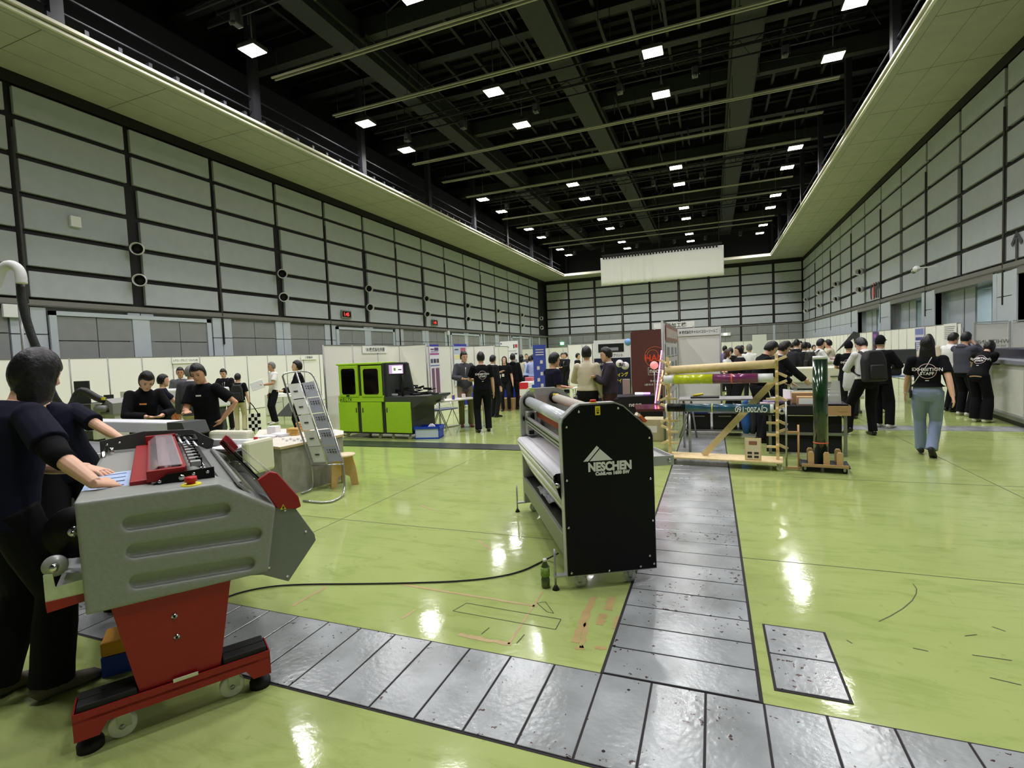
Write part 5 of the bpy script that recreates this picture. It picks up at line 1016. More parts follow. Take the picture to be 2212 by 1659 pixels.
p = deep(1805,800,15.0); ms = thing('flatbed_scanner', 'angular flatbed machine with raised black arm behind the roll printer', 'machine', (p.x,p.y,0), RAD(-10)); MB().span((-0.6,0,0.0),(0.6,0.7,1.0),bev=0.02).build('machine_body', PG, ms); MB().prism([(-0.3,1.0),(0.55,1.3),(0.6,1.35),(0.6,1.25),(-0.2,0.95)],0.5,T(0,0.1,0)).build('raised_lid', SILD, ms); MB().prism([(0.0,1.35),(0.45,1.95),(0.6,1.9),(0.6,1.5),(0.5,1.5),(0.45,1.75)],0.3,T(0,0.1,0)).build('black_arm', CHAR, ms)
p = deep(1944,812,13.5); t5 = folding_table('small folding table with a black bag left of the walking woman', (p.x-0.35,p.y,0), 1.0, 0.5, RAD(-10), h=0.7, top=mat('blue_grey_top',(110,130,170),0.4)); o_ = MB().box((0,0,0.16),(0.36,0.22,0.3),bev=0.05).tube([(-0.1,0,0.3),(-0.06,0,0.42),(0.06,0,0.42),(0.1,0,0.3)],0.01,6,smooth=1).build('black_bag', mat('black_bag',(20,20,22),0.5)); o_.location = (p.x-0.1,p.y+0.2,0.7); tag(o_, 'black bag on the small folding table left of the walking woman', 'bag')
p = deep(1930,775,16); o_ = MB().span((-0.6,0,0.9),(0.6,0.5,1.35),bev=0.03).span((-0.5,0.1,0),(-0.4,0.4,0.9)).span((0.4,0.1,0),(0.5,0.4,0.9)).build('dark_printer', mat('dark_grey_printer',(60,62,66),0.45)); o_.location = (p.x,p.y,0); tag(o_, 'dark grey printer on legs in front of the right wall posters', 'printer')
p = deep(1640,722,30); o_ = MB().span((-0.35,-0.35,0),(0.35,0.35,2.3)).build('sign_tower', WHP); o_.location = (p.x,p.y,0); tag(o_, 'square white sign tower rising above the crowd', 'sign tower')
for i in range(5):
    p = deep(1700+28*i, 790, 17+1.5*i); o_ = folding_table('white table among the crowd in the distance, %s from the left' % ORD[i], (p.x,p.y,0), 1.2, 0.5, 0.1*i)
# ---- left middle: flatbed with white gantry, plotter, counter, brochure rack, stool
a = fl(405,914,1.10); b = fl(120,908,1.10); d = a-b; d.z = 0; L = d.length; rzg = atan2(d.y,d.x)
fb2 = thing('flatbed_table', 'long flatbed applicator table with white beam behind the laminator', 'machine', (b.x,b.y,0), rzg)
MB().prism([(0,-0.07),(0.07,-0.09),(0.07,0.02),(0,0.02)],L,T(0,0,1.08) @ RZ(-pi/2) @ T(0,0,0)).build('x',WHP,fb2) if False else None
MB().span((0,0,0.98),(L-0.28,0.22,1.10),bev=0.012).build('gantry_beam', mat('white_beam',(228,230,234),0.4), fb2); MB().prism([(0,0.96),(0.24,0.96),(0.3,0.98),(0.24,1.105),(0,1.105)],0.26,T(L-0.30,-0.02,0)).build('beam_end', CHAR, fb2)
MB().span((0,-0.9,0.78),(L-0.55,0.0,0.86)).build('table_bed', mat('light_grey_bed',(168,170,170),0.5), fb2); MB().span((0,-0.85,0.86),(L-0.65,-0.05,0.865)).build('cutting_mat', mat('grey_cutting_mat',(120,120,122),0.6,noise=0.1,nscale=20), fb2)
for x in (0.3, L-0.9): MB().span((x,-0.8,0),(x+0.1,-0.1,0.8)).build('leg', CHAR, fb2)
MB().span((L-0.32,0.0,0.0),(L-0.22,0.2,1.0)).build('gantry_post', CHAR, fb2)
# beige plotter right of the flatbed
p = fl(418,958,0.90); pl = thing('cutting_plotter', 'cream and black cutting plotter with a red stop knob behind the tilted guard', 'plotter', (p.x,p.y,0), rzg+0.10)
MB().span((-0.15,0.3,0.72),(0.38,0.42,0.98),bev=0.03).build('rear_cover', CRM, pl); MB().span((-0.15,-0.05,0.66),(0.60,0.3,0.84),bev=0.01).build('plotter_body', BLKP, pl); MB().span((-0.1,0.22,0.84),(0.66,0.34,0.90)).build('front_beam', WHP, pl)
MB().span((0.60,0.0,0.58),(0.68,0.36,0.92),bev=0.03).build('end_cover', CRM, pl); MB().box((0.36,0.1,0.85),(0.34,0.25,0.01)).build('paper_tray', PAPER, pl); MB().cyl((0.52,0.28,0.9),(0.52,0.28,0.925),0.02,14).build('stop_knob', REDB, pl)
for x in (-0.05,0.55): MB().span((x-0.03,0,0),(x+0.03,0.2,0.67)).build('leg', SILD, pl)
# concrete look counter
CT = 0.64
tops = [fl(*p_, CT) for p_ in ((540,957),(605,966),(742,938),(742,930),(690,923),(560,928))]; CONC = mat('concrete_look_board',(146,144,134),0.7,noise=0.16,nscale=9)
cc = thing('counter', 'grey concrete look counter with angled front behind the tilted guard', 'counter', (0,0,0)); cen = sum(tops, Vector())/6
q = MB()
for a_, b_ in zip(tops, tops[1:]+tops[:1]):
    a1 = cen.lerp(a_,0.97); b1 = cen.lerp(b_,0.97); q.quad((a1.x,a1.y,0),(b1.x,b1.y,0),(b1.x,b1.y,CT-0.03),(a1.x,a1.y,CT-0.03))
q.build('counter_body', CONC, cc)
q = MB(); v0 = [Vector((p_.x,p_.y,CT-0.03)) for p_ in tops]; v1 = [Vector((p_.x,p_.y,CT)) for p_ in tops]; q.use(mat('plywood_edge',(196,172,130),0.6))
for i in range(6): q.quad(v0[i],v0[(i+1)%6],v1[(i+1)%6],v1[i])
q.use(mat('counter_top_white',(220,214,200),0.45)).poly(v1); q.use(KRAFT).poly(list(reversed(v0))); q.build('counter_top', parent=cc)
def stack(label, px, w, d, n, th, mm, rz=0, gap=0.0, name='leaflet_stack'):
    P_ = fl(px[0], px[1], CT); q = MB()
    for i in range(n): q.box((0.004*((i*7)%3),0.004*((i*5)%3),th*(i+0.5)),(w,d,th-gap),bev=min(0.003,th*0.2),rz=0.03*((i*3)%5-2))
    o = q.build(name, mm); o.location = P_; o.rotation_euler.z = rz; return tag(o, label, 'leaflets' if 'leaflet' in name else 'box')
stack('open white leaflets at the left end of the concrete counter', (575,946), 0.24, 0.16, 4, 0.008, PAPER, 0.4); stack('flat stack of white leaflets in the middle of the concrete counter', (605,942), 0.25, 0.16, 5, 0.008, PAPER, -0.2)
stack('white paper box on the concrete counter', (592,936), 0.15, 0.12, 1, 0.11, PAPER, 0.2, name='paper_box')
stack('yellow leaflet bundles piled on the concrete counter, nearer pile', (634,940), 0.17, 0.11, 3, 0.035, mat('tan_leaflet',(204,162,84),0.6), 0.3, 0.004); stack('yellow leaflet bundles piled on the concrete counter, farther pile', (655,931), 0.17, 0.11, 4, 0.035, mat('tan_leaflet',(204,162,84),0.6), 0.2, 0.004)
for i in range(6): P_ = fl(612+8*i, 950+(i%2)*3, CT); o_ = MB().box((0,0,0.012),(0.03,0.02,0.024)).build('card_holder', PAPER); o_.location = P_; tag(o_, 'tiny white card standing on the concrete counter, %s from the left' % ORD[i], 'card')
# brochure rack of bent chrome tube
f1 = fl(677,1060); f2 = fl(746,1066); D0 = (f1-CO).dot(CF)
k1 = Vector((f1.x,f1.y,over(f1,675,1005))); k2 = Vector((f2.x,f2.y,over(f2,743,1003))); t1 = deep(606,806,D0+0.02); t2 = deep(672,800,D0+0.25); t3 = deep(684,826,D0+0.22)
bk = thing('brochure_rack', 'leaning chrome tube brochure rack with leaflets in wire pockets', 'rack', (f1.x,f1.y,0)); O_ = Vector((f1.x,f1.y,0)); TUB = mat('chromed_tube',(178,180,178),0.25,0.8)
g1 = fl(652,1066,0.015); g2 = fl(655,1082,0.015); g3 = fl(708,1087,0.015)
MB().tube([p_-O_ for p_ in (g1, fl(668,1060,0.015), Vector((f1.x,f1.y,0.05)), k1-Vector((0,0,0.05)), k1.lerp(t1,0.05), k1.lerp(t1,0.95), t1+(t2-t1)*0.12, t1+(t2-t1)*0.85, t2.lerp(t3,0.4), t3.lerp(k2,0.03), t3.lerp(k2,0.93), k2-Vector((0,0,0.06)), Vector((f2.x,f2.y,0.05)), fl(738,1074,0.015), g3, g2)],0.0125,10,smooth=1).build('tube_frame', TUB, bk)
m0 = t1.lerp(t2,0.5); m1 = k1.lerp(k2,0.5); MB().tube([m0-O_, m1-O_],0.012,8).build('centre_tube', TUB, bk); MB().tube([k1-O_, k2-O_],0.008,8).build('lower_bar', TUB, bk)
def rkp(u, v): return (t1.lerp(t2,u)).lerp(k1.lerp(k2,u), v)-O_
for j in range(8):
    v_ = 0.12+0.115*j; MB().tube([rkp(-0.0,v_), rkp(0.5,v_)+Vector((0,0,-0.02)), rkp(1.0,v_)],0.0025,5).build('wire', TUB, bk)
BRO = [mat('brochure_white',(222,224,220),0.4), mat('brochure_grey',(146,150,158),0.4), mat('brochure_pale',(200,204,196),0.4)]
dt = (t2-t1).normalized(); dv = (k1-t1).normalized(); nn = dt.cross(dv).normalized()
if nn.dot(CO-t1) < 0: nn = -nn
idx = 0
for j in range(5):
    for i, (u0, u1) in enumerate(((0.08,0.47),(0.55,0.95))):
        v0_ = 0.13+0.17*j; v1_ = v0_+0.16; off = nn*0.02; pts = [rkp(u0,v1_)+off, rkp(u1,v1_)+off, rkp(u1,v0_)+off*1.2, rkp(u0,v0_)+off*1.2]
        q = MB().use(BRO[(0,1,0,1,0,1,2,1,2,1)[idx]]).quad(*pts); q.use(INK); c0 = (pts[0]+pts[1]+pts[2]+pts[3])/4; ux = (pts[1]-pts[0]); uy = (pts[3]-pts[0])
        if i == 0: q.quad(c0-ux*0.2-uy*0.05+nn*0.003, c0+ux*0.15-uy*0.05+nn*0.003, c0+ux*0.15+uy*0.03+nn*0.003, c0-ux*0.2+uy*0.03+nn*0.003)
        else:
            for r_ in range(2):
                for s_ in range(4): cc_ = c0+ux*(-0.3+0.2*s_)+uy*(0.1+0.15*r_)+nn*0.003; q.quad(cc_-ux*0.05-uy*0.03, cc_+ux*0.05-uy*0.03, cc_+ux*0.05+uy*0.03, cc_-ux*0.05+uy*0.03)
        o_ = q.build('brochure', recalc=False); o_.location = O_; md = o_.modifiers.new('t','SOLIDIFY'); md.thickness = 0.004; md.offset = -1; idx += 1
        tag(o_, '%s leaflet in the %s column of the brochure rack, %s from the top' % (['white','grey'][i], ['left','right'][i], ORD[j]), 'brochure')
sp_ = fl(730,1052); st = thing('plywood_stool', 'plywood stool with curved legs beside the brochure rack', 'stool', sp_+Vector((0,0.12,0)), 0.3); PLY = mat('plywood',(206,170,112),0.5,noise=0.06,nscale=10)
MB().cyl((0,0,0.40),(0,0,0.42),0.17,28).build('seat', mat('pale_ply',(222,206,170),0.5), st)
for a_ in (0, 2.09, 4.19): MB().prism([(0.02,0.40),(0.14,0.40),(0.18,0.25),(0.21,0.0),(0.11,0.0),(0.09,0.12),(0.03,0.14)],0.018,RZ(a_) @ T(0,-0.009,0)).build('leg', PLY, st)
# dark mat strip across the aisle
a = fl(741,952); b = fl(1128,962); c2 = fl(1128,973.5); d2 = fl(741,963.5); z = Vector((0,0,0.006))
tag(MB().poly([d2+z, c2+z, b+z, a+z]).build('floor_mat', mat('dark_floor_mat',(44,50,46),0.35)), 'dark strip of mat lying across the floor in front of the green machine', 'mat')
o_ = bpy.data.objects['floor_mat']; md = o_.modifiers.new('t','SOLIDIFY'); md.thickness = 0.005
# ---- far left machines: exhaust hose, monitor, wide format unit, printer behind the woman
p = deep(205,880,7.6); wm = thing('wide_format_printer', 'wide grey printer unit with black monitor behind the two operators', 'printer', (p.x,p.y,0), RAD(8)); GM = mat('mid_grey_machine',(128,130,122),0.45)
def dp(x, y, D): q_ = deep(x, y, D); v = q_-Vector((p.x,p.y,0)); return Vector((v.x*cos(RAD(8))+v.y*sin(RAD(8)), -v.x*sin(RAD(8))+v.y*cos(RAD(8)), v.z))
a1, a2 = dp(128,876,7.6), dp(199,935,7.6); MB().span((a1.x,0,a2.z-0.1),(a2.x,0.5,a1.z),bev=0.01).build('printer_body', CHAR, wm); b1, b2 = dp(199,873,7.6), dp(210,935,7.6); MB().span((a2.x,-0.02,b2.z-0.1),(b2.x,0.5,b1.z)).build('cream_end', CRM, wm)
c1, c2_ = dp(209,870,7.6), dp(246,895,7.6); MB().prism([(c1.x,c2_.z),(c2_.x,c2_.z),(c2_.x,c1.z-0.02),(c2_.x-0.12,c1.z+0.05),(c1.x,c1.z-0.06)],0.5,T(0,0.05,0)).build('end_unit', GM, wm); MB().cyl((c1.x,0.0,c1.z-0.09),(c1.x+0.17,0.0,c1.z-0.09),0.05,16).build('media_roll', GRYD, wm); MB().box(((c1.x+c2_.x)/2,0.03,c2_.z+0.05),(0.1,0.05,0.03)).build('slot', BLKP, wm)
MB().box((c2_.x-0.1,0.0,c1.z+0.06),(0.05,0.02,0.04)).build('warning_label', YEL, wm); MB().span((c1.x,0.1,0),(c1.x+0.2,0.4,c2_.z)).build('stand_leg', PG, wm); MB().span((a1.x,0.05,0),(a1.x+0.15,0.4,a2.z)).build('stand_leg', CHAR, wm)
m1, m2 = dp(118,826,7.55), dp(162,880,7.55); MB().box(((m1.x+m2.x)/2,0.12,(m1.z+m2.z)/2),(m2.x-m1.x,0.03,m1.z-m2.z),bev=0.005).build('monitor', mat('dark_green_grey_monitor',(40,46,44),0.4), wm); MB().cyl(((m1.x+m2.x)/2,0.16,a1.z),((m1.x+m2.x)/2,0.16,m2.z+0.1),0.03,10).build('monitor_stem', BLKP, wm)
k1_, k2_ = dp(193,856,7.6), dp(204,873,7.6); MB().span((k1_.x,0.2,k2_.z-0.05),(k2_.x,0.3,k1_.z)).build('hose_post', BLKP, wm)
HOS = mat('black_flex_hose',(40,42,42),0.4,bump=0.6,nscale=40)
ex = thing('exhaust_hose', 'thick black flexible hose looping over the printer with a white upper bend', 'hose', (0,0,0))
MB().tube([deep(x_,y_,D_) for x_,y_,D_ in ((44,612,7.0),(47,650,7.0),(62,710,7.05),(85,768,7.1),(104,830,7.2),(122,868,7.3),(140,882,7.4),(155,878,7.45),(167,848,7.5),(180,842,7.5),(196,852,7.55),(214,862,7.6),(228,865,7.65))],0.05,12,smooth=1).build('lower_hose', HOS, ex)
MB().tube([deep(x_,y_,6.9) for x_,y_ in ((-30,660),(-8,612),(0,588),(10,575),(24,571),(38,578),(46,592),(47,612))],0.062,14,smooth=2).build('white_bend', mat('white_duct_tape',(206,208,206),0.45,bump=0.3,nscale=12), ex)
q0 = Vector((deep(52,770,7.1).x, deep(52,770,7.1).y, 0)); MB().cyl(q0, Vector((q0.x,q0.y,3.2)),0.02,8).build('support_pole', STEEL, ex)
# printer with food picture
p = deep(385,900,10.4); wp = thing('wide_format_printer', 'white wide printer with hanging colourful food print behind the laughing woman', 'printer', (p.x,p.y,0), RAD(6)); 
MB().span((-1.3,0,0.86),(0.75,0.6,1.26),bev=0.03).build('printer_head', WHP, wp); MB().cyl((-1.2,-0.04,0.98),(0.7,-0.04,0.98),0.07,20).build('media_roll', SILV, wp); MB().span((-1.5,0.0,0.3),(-1.3,0.6,1.25)).build('end_unit', PG, wp); q = MB().use(PAPER).span((-0.9,-0.03,0.5),(0.7,-0.02,0.90)); q.use(mat('food_print_orange',(196,110,60),0.5,noise=0.6,nscale=12)).cyl((-0.05,-0.04,0.70),(-0.05,-0.032,0.70),0.17,24); q.use(mat('food_print_green',(110,120,60),0.5)).cyl((0.18,-0.045,0.78),(0.18,-0.034,0.78),0.06,14); q.build('food_print', parent=wp)
MB().span((-1.3,0.1,0.0),(-1.2,0.5,0.9)).build('leg', CHAR, wp); MB().span((0.6,0.1,0.0),(0.7,0.5,0.9)).build('leg', CHAR, wp); MB().span((-1.3,-0.05,0.28),(0.7,0.1,0.34)).build('take_up_bar', WHP, wp)
# white draped tables near the man in white
for i, (px_, py_, lab) in enumerate(((545,905,'white cloth covered low table beside the person with the chequered tote'),)):
    p = fl(px_, py_); o_ = MB().span((-0.3,0,0),(1.1,0.6,0.72),bev=0.03).build('covered_table', mat('white_tablecloth',(218,222,212),0.8,bump=0.3,nscale=4)); o_.location = (p.x,p.y+0.8,0); tag(o_, lab, 'table')
p = fl(632,905,0); t6 = folding_table('small white topped table in front of the man in the white polo', (p.x-0.5,p.y-0.3,0), 1.0, 0.5, RAD(8), h=0.72)
o_ = MB().prism([(0,0),(0.7,0),(0.5,0.42)],0.01,RX(-0.1)).build('grey_sheet', mat('grey_sheet',(96,98,104),0.6)); o_.location = (p.x-0.3,p.y-0.35,0.12); tag(o_, 'grey triangular cover leaning against the small white topped table', 'cover')
# clocks, boxes and signs on the walls
def clock(label, px_, py_, tx):
    P_ = onx(px_, py_, XL+0.08); t = tag(MB().use(SILD).box((0,0,0),(0.06,0.78,0.42),bev=0.01).use(BLK).box((0.032,0,0),(0.004,0.68,0.3)).build('wall_clock'), label, 'clock'); t.location = P_
    me = textmesh(tx, 0.26, bold=0.004); me.transform(frame((0.036,0,0),(0,1,0),(0,0,1),(1,0,0))); me.materials.append(mat('red_led',(220,60,50),0.5,emit=2.0)); link('lettering', me, t)
clock('nearer digital wall clock with red digits on the left wall', 748, 679, '1:45'); clock('farther digital wall clock on the left wall', 939, 697, '1:45')
def wbox(label, P_, d, s, mm=WHP, name='junction_box'): o = MB().box((0,0,0),d,bev=0.01).build(name, mm); o.location = P_; return tag(o, label, 'box')
wbox('white junction box with cable loop high on the left wall', onx(162,479,XL+0.06), (0.12,0.28,0.32), 1); wbox('white access point on the lower left wall', onx(30,672,XL+0.06), (0.1,0.5,0.36), 1)
wbox('small white sensor on the left wall near the far corner', onx(968,719,XL+0.08), (0.15,0.2,0.3), 1)
def wall_text(px_, py_, tx, size, label, cat='wall sign'):
    P_ = onx(px_, py_, XR-0.03); me = textmesh(tx, size, bold=size*0.02); me.transform(frame((0,0,0),(0,-1,0),(0,0,1),(-1,0,0))); me.materials.append(mat('sign_dark_grey',(62,66,68),0.6)); o = link('wall_sign', me); o.location = P_; return tag(o, label, cat)
P_ = onx(2196,532,XR-0.03); q = MB().use(mat('sign_dark_grey',(62,66,68),0.6)); yy = P_.y
q.prism([(-0.05,-0.42),(0.05,-0.42),(0.05,0.30),(-0.05,0.30)],0.01,frame((0,0,0),(0,-1,0),(-1,0,0),(0,0,1))); 
for s in (1,-1): q.prism([(0.0,0.46),(s*0.30,0.12),(s*0.22,0.02),(0.0,0.30)],0.01,frame((0,0,0),(0,-1,0),(-1,0,0),(0,0,1)))
o_ = q.build('arrow_sign'); o_.location = P_; tag(o_, 'large dark upward arrow on the right wall at the photo edge', 'sign')
P_ = onx(1889,630,XR-0.03); rs = thing('restroom_sign', 'restroom pictograms with phone and upward arrow on the right wall', 'sign', P_); Xw = frame((0,0,0),(0,-1,0),(-1,0,0),(0,0,1)); SG = mat('sign_dark_grey',(62,66,68),0.6); SR = mat('sign_red',(190,60,70),0.6)
for x, mm, nm in ((-0.15,SR,'woman_pictogram'),(0.25,SG,'man_pictogram')):
    q = MB(); q.cyl(Xw @ Vector((x,0,0.42)), Xw @ Vector((x,0.01,0.42)), 0.09, 14); q.prism([(x-0.15,-0.35),(x+0.15,-0.35),(x+0.12,0.3),(x-0.12,0.3)] if mm is SG else [(x-0.2,-0.15),(x+0.2,-0.15),(x+0.08,0.3),(x-0.08,0.3)],0.01,Xw)
    if mm is SR: q.prism([(x-0.08,-0.4),(x+0.08,-0.4),(x+0.08,-0.15),(x-0.08,-0.15)],0.01,Xw)
    q.build(nm, mm, rs)
q = MB(); q.prism([(0.62,-0.4),(0.72,-0.4),(0.72,0.3),(0.62,0.3)],0.01,Xw)
for s in (1,-1): q.prism([(0.67,0.5),(0.67+s*0.28,0.15),(0.67+s*0.2,0.05),(0.67,0.32)],0.01,Xw)
q.build('arrow', SG, rs); MB().prism([(-0.75,-0.3),(-0.62,-0.4),(-0.55,-0.3),(-0.64,-0.1),(-0.64,0.2),(-0.55,0.38),(-0.62,0.48),(-0.75,0.38),(-0.80,0.05)],0.01,Xw).build('phone_pictogram', SG, rs)
P_ = onx(1985,579,XR-0.7); cm = thing('wall_camera', 'white dome camera on an arm from the right wall', 'camera', P_); MB().bar((0,0,0),(0.65,0,0.02),0.05,0.05).build('arm', WHP, cm); MB().sphere((0,0.25,0),0.13,16,10).build('dome', WHP, cm); MB().bar((0,0,0),(0,0.6,0.02),0.05,0.05).build('cross_arm', WHP, cm); MB().sphere((0,0.6,-0.06),0.09,14,8).build('dome', SILD, cm)
P_ = ony(1567,722,YF-0.08); ls = tag(MB().use(WHP).box((0,0,0),(1.0,0.1,0.3)).use(mat('exit_light',(220,255,230),0.5,emit=4)).box((0.0,-0.06,0),(0.3,0.02,0.25)).build('exit_sign'), 'small lit white sign on the far wall beside the numbered fascia', 'sign'); ls.location = P_
P_ = ony(1214,742,YF-0.08); ls = tag(MB().box((0,0,0),(0.4,0.1,0.3)).build('exit_sign', mat('green_exit_light',(120,230,160),0.5,emit=5)), 'small green lit exit sign on the far wall', 'sign'); ls.location = P_
# ================================================================== people
SK = [mat('skin_light', (222,176,148), 0.5), mat('skin_warm', (206,156,126), 0.5), mat('skin_tan', (188,140,108), 0.5)]
HB = mat('black_hair', (14,12,13), 0.42, bump=0.5, nscale=45, noise=0.4); HG = mat('grey_hair', (110,108,106), 0.5, noise=0.3, nscale=60); HBR = mat('brown_hair', (62,44,36), 0.45); EYE = mat('dark_eye', (24,20,20), 0.3); LIP = mat('lip', (176,96,90), 0.5)
def cl_(name, rgb, r=0.85): return mat(name, rgb, r, bump=0.25, nscale=9, spec=0.2)
NAVY = cl_('navy_cotton', (16,18,36)); BLKC = cl_('black_cotton', (11,11,15)); SUIT = cl_('dark_grey_suit', (52,52,58)); SUITB = cl_('black_suit', (26,26,30)); WSH = cl_('white_shirt', (222,222,218)); BEI = cl_('beige_shirt', (206,196,172)); KHA = cl_('khaki_trousers', (190,180,148)); OLI = cl_('olive_trousers', (118,112,88)); JEAN = cl_('blue_jeans', (132,146,176)); LBLUE = cl_('light_blue_shirt', (168,182,214)); GSW = cl_('grey_sweatshirt', (72,74,84)); NPANT = cl_('dark_trousers', (15,16,20)); SHB = mat('black_shoe', (18,17,17), 0.35); SHW = mat('white_shoe', (210,206,196), 0.5); SHBR = mat('brown_shoe', (110,60,44), 0.4); SHT = mat('taupe_canvas_shoe', (96,88,78), 0.8)
def ik(S, W, a, b, hint):
    d = W-S; L = d.length
    if L > (a+b)*0.995: W = S + d*((a+b)*0.995/L); d = W-S; L = d.length
    u = d/L; x = (a*a-b*b+L*L)/(2*L); h2 = max(0, a*a-x*x)
    hv = hint - u*hint.dot(u)
    if hv.length < 1e-5: hv = u.orthogonal()
    return S+u*x+hv.normalized()*sqrt(h2), W
ARMS = {  # wrist target and elbow hint per arm, for the right side, in metres for a 1.70 m person
 'down': ((0.25,0.05,0.80), (0.5,-1,0)), 'hip': ((0.21,-0.02,0.98), (1,-0.4,0)), 'front': ((0.08,0.30,1.10), (0.7,-0.2,-0.6)), 'chest': ((-0.02,0.24,1.20), (0.7,-0.1,-0.8)),
 'face': ((0.07,0.15,1.46), (0.4,0.6,-1)), 'table': ((0.15,0.42,0.98), (0.5,-0.4,-0.8)), 'back': ((-0.02,-0.17,0.88), (1,-0.8,0)), 'phone': ((0.03,0.30,1.22), (0.6,-0.1,-0.9)), 'reach': ((0.12,0.55,1.15), (0.4,0,-1)), 'swingf': ((0.26,0.22,0.86), (0.4,-1,0)), 'swingb': ((0.28,-0.22,0.84), (0.4,-1,0.2))}
def person(label, P, h, fa=0.0, lean=0, arms=('down','down'), feet=None, skin=0, top=('tee', BLKC), legs=NPANT, shoes=SHB, hair='short', hm=None, pitch=0, yaw=0, build=1.0, fem=False, flare=1.0, face=True, vox=0.011, worldyaw=None, group=None, side=0.0, hands=(0.35,0.35), hx=0.0):
    k = h/1.70; hm = hm or HB; sk = SK[skin]
    base = atan2(P[0], P[1]) + RAD(fa) if worldyaw is None else worldyaw       # heading clockwise from +Y
    root = thing('person', label, 'person', (P[0], P[1], 0), -base, group)
    Mi = (T(P[0], P[1], 0) @ RZ(-base)).inverted()
    V = lambda *a: Vector(a)*k
    l = RAD(lean); P0 = V(hx, -sin(l)*0.16, 0.95); u = Vector((sin(RAD(side)), sin(l), cos(l))).normalized(); fwd = Vector((0, cos(l), -sin(l)))
    def sp(z, y=0.0, x=0.0): return P0 + u*(z-0.95)*k + fwd*y*k + Vector((x*k,0,0))
    w_ = build*(0.93 if fem else 1.0)
    nk = sp(1.45, 0.01); hp = l*0.6+RAD(pitch); hu = Vector((0, sin(hp), cos(hp))); hyaw = RAD(yaw)
    hf = (Quaternion(hu, -hyaw) @ Vector((0, cos(hp), -sin(hp)))).normalized(); hr = hf.cross(hu).normalized()
    hc = nk + hu*0.135*k + hf*0.02*k
    HM = frame(hc, hr*k, hf*k, hu*k)
    # arms
    A = []
    for i, s in enumerate((1, -1)):       # right, left
        S = sp(1.368, -0.005, s*0.158*w_); t = arms[i]
        if isinstance(t, str): W, hn = ARMS[t]; W = Vector((W[0]*s, W[1], W[2]))*k; hn = Vector((hn[0]*s, hn[1], hn[2]))
        else:
            W = Mi @ Vector(t[0]); hn = Vector(t[1]); hn = Vector((hn[0]*s, hn[1], hn[2]))
        if isinstance(t, str) and lean and t not in ('table',): W = W + (u*0.35+fwd*0.0-Vector((0,0,0.35)))*k*0.8
        E, W = ik(S, W, 0.285*k, 0.25*k, hn); A.append((S, E, W))
    L = []
    ft = feet or [(0.10,0.0,0.0,0), (-0.10,0.03,0.0,0)]
    for i, s in enumerate((1, -1)):
        f_ = ft[i]; hp_ = P0 + V(s*0.085*w_, 0, -0.05); pt = RAD(f_[3]); an = V(f_[0], f_[1], f_[2]+0.085) + V(0, 0.0, 0.10*sin(abs(pt)))
        kn, an = ik(hp_, an, 0.42*k, 0.42*k, Vector((s*0.12,1,0))); L.append((hp_, kn, an, pt))
    X1 = (1,0,0)
    def arm(q, g, r0=0.048, r1=0.040, r2=0.030, r3=0.025, t1=1.0, t2=1.0):
        for S, E, W in A:
            pts = [S+(sp(1.3)-S)*0.25, S, S.lerp(E,0.5), E]; rr = [r0*0.9, r0*0.98, r0*0.95, r1]
            q.sphere(S, (r0*1.02+g)*k, 14, 10)
            if t2 > 0: pts += [E.lerp(W,0.4*t2), E.lerp(W,t2)]; rr += [r1*0.98, r2 if t2 == 1 else r1*0.9]
            elif t1 < 1: pts = [pts[0], S, S.lerp(E,t1*0.5), S.lerp(E,t1)]; rr = [r0*0.85, r0*0.98, r0*1.06, r0*1.1]
            q.loft(pts, [((r_+g)*k,)*2 for r_ in rr], 12)
    # ---- body
    q = MB()
    tor = [(0.86,0.11,0.085),(0.93,0.155,0.105),(1.05,0.128,0.09),(1.16,0.135,0.098),(1.28,0.15,0.105),(1.36,0.15,0.09),(1.41,0.10,0.07),(1.44,0.058,0.058)]
    if fem: tor = [(0.86,0.12,0.09),(0.93,0.16,0.11),(1.05,0.112,0.082),(1.16,0.12,0.095),(1.25,0.135,0.112),(1.36,0.13,0.085),(1.41,0.09,0.065),(1.44,0.05,0.05)]
    q.loft([sp(z) for z,_,_ in tor], [(a*w_*k,b*w_*k) for _,a,b in tor], 20, side=X1)
    q.loft([sp(1.40), nk, hc-hu*0.05*k-hf*0.02*k], [(0.055*k,)*2,(0.052*k,)*2,(0.05*k,)*2], 14, side=X1)
    hd = [(-0.118,0.02,0.022,0.05),(-0.108,0.038,0.042,0.038),(-0.085,0.052,0.062,0.02),(-0.05,0.063,0.079,0.008),(-0.01,0.070,0.088,0.0),(0.03,0.074,0.094,-0.004),(0.07,0.068,0.087,-0.008),(0.10,0.046,0.062,-0.01),(0.113,0.016,0.024,-0.01)]
    q.loft([HM @ Vector((0,y,z)) for z,_,_,y in hd], [(a*k,b*k) for _,a,b,_ in hd], 20, frames=[(hr, hf)]*len(hd))
    q.loft([HM @ Vector((0,0.083,0.012)), HM @ Vector((0,0.096,-0.022)), HM @ Vector((0,0.086,-0.034))], [(0.006*k,)*2,(0.012*k,)*2,(0.009*k,)*2], 8)
    for s in (1,-1): q.sphere(HM @ Vector((s*0.074,-0.004,-0.008)), 1.0, 10, 8, frame((0,0,0), hr*0.009*k, hf*0.018*k, hu*0.03*k))
    arm(q, 0, 0.045, 0.038, 0.027, 0.024)
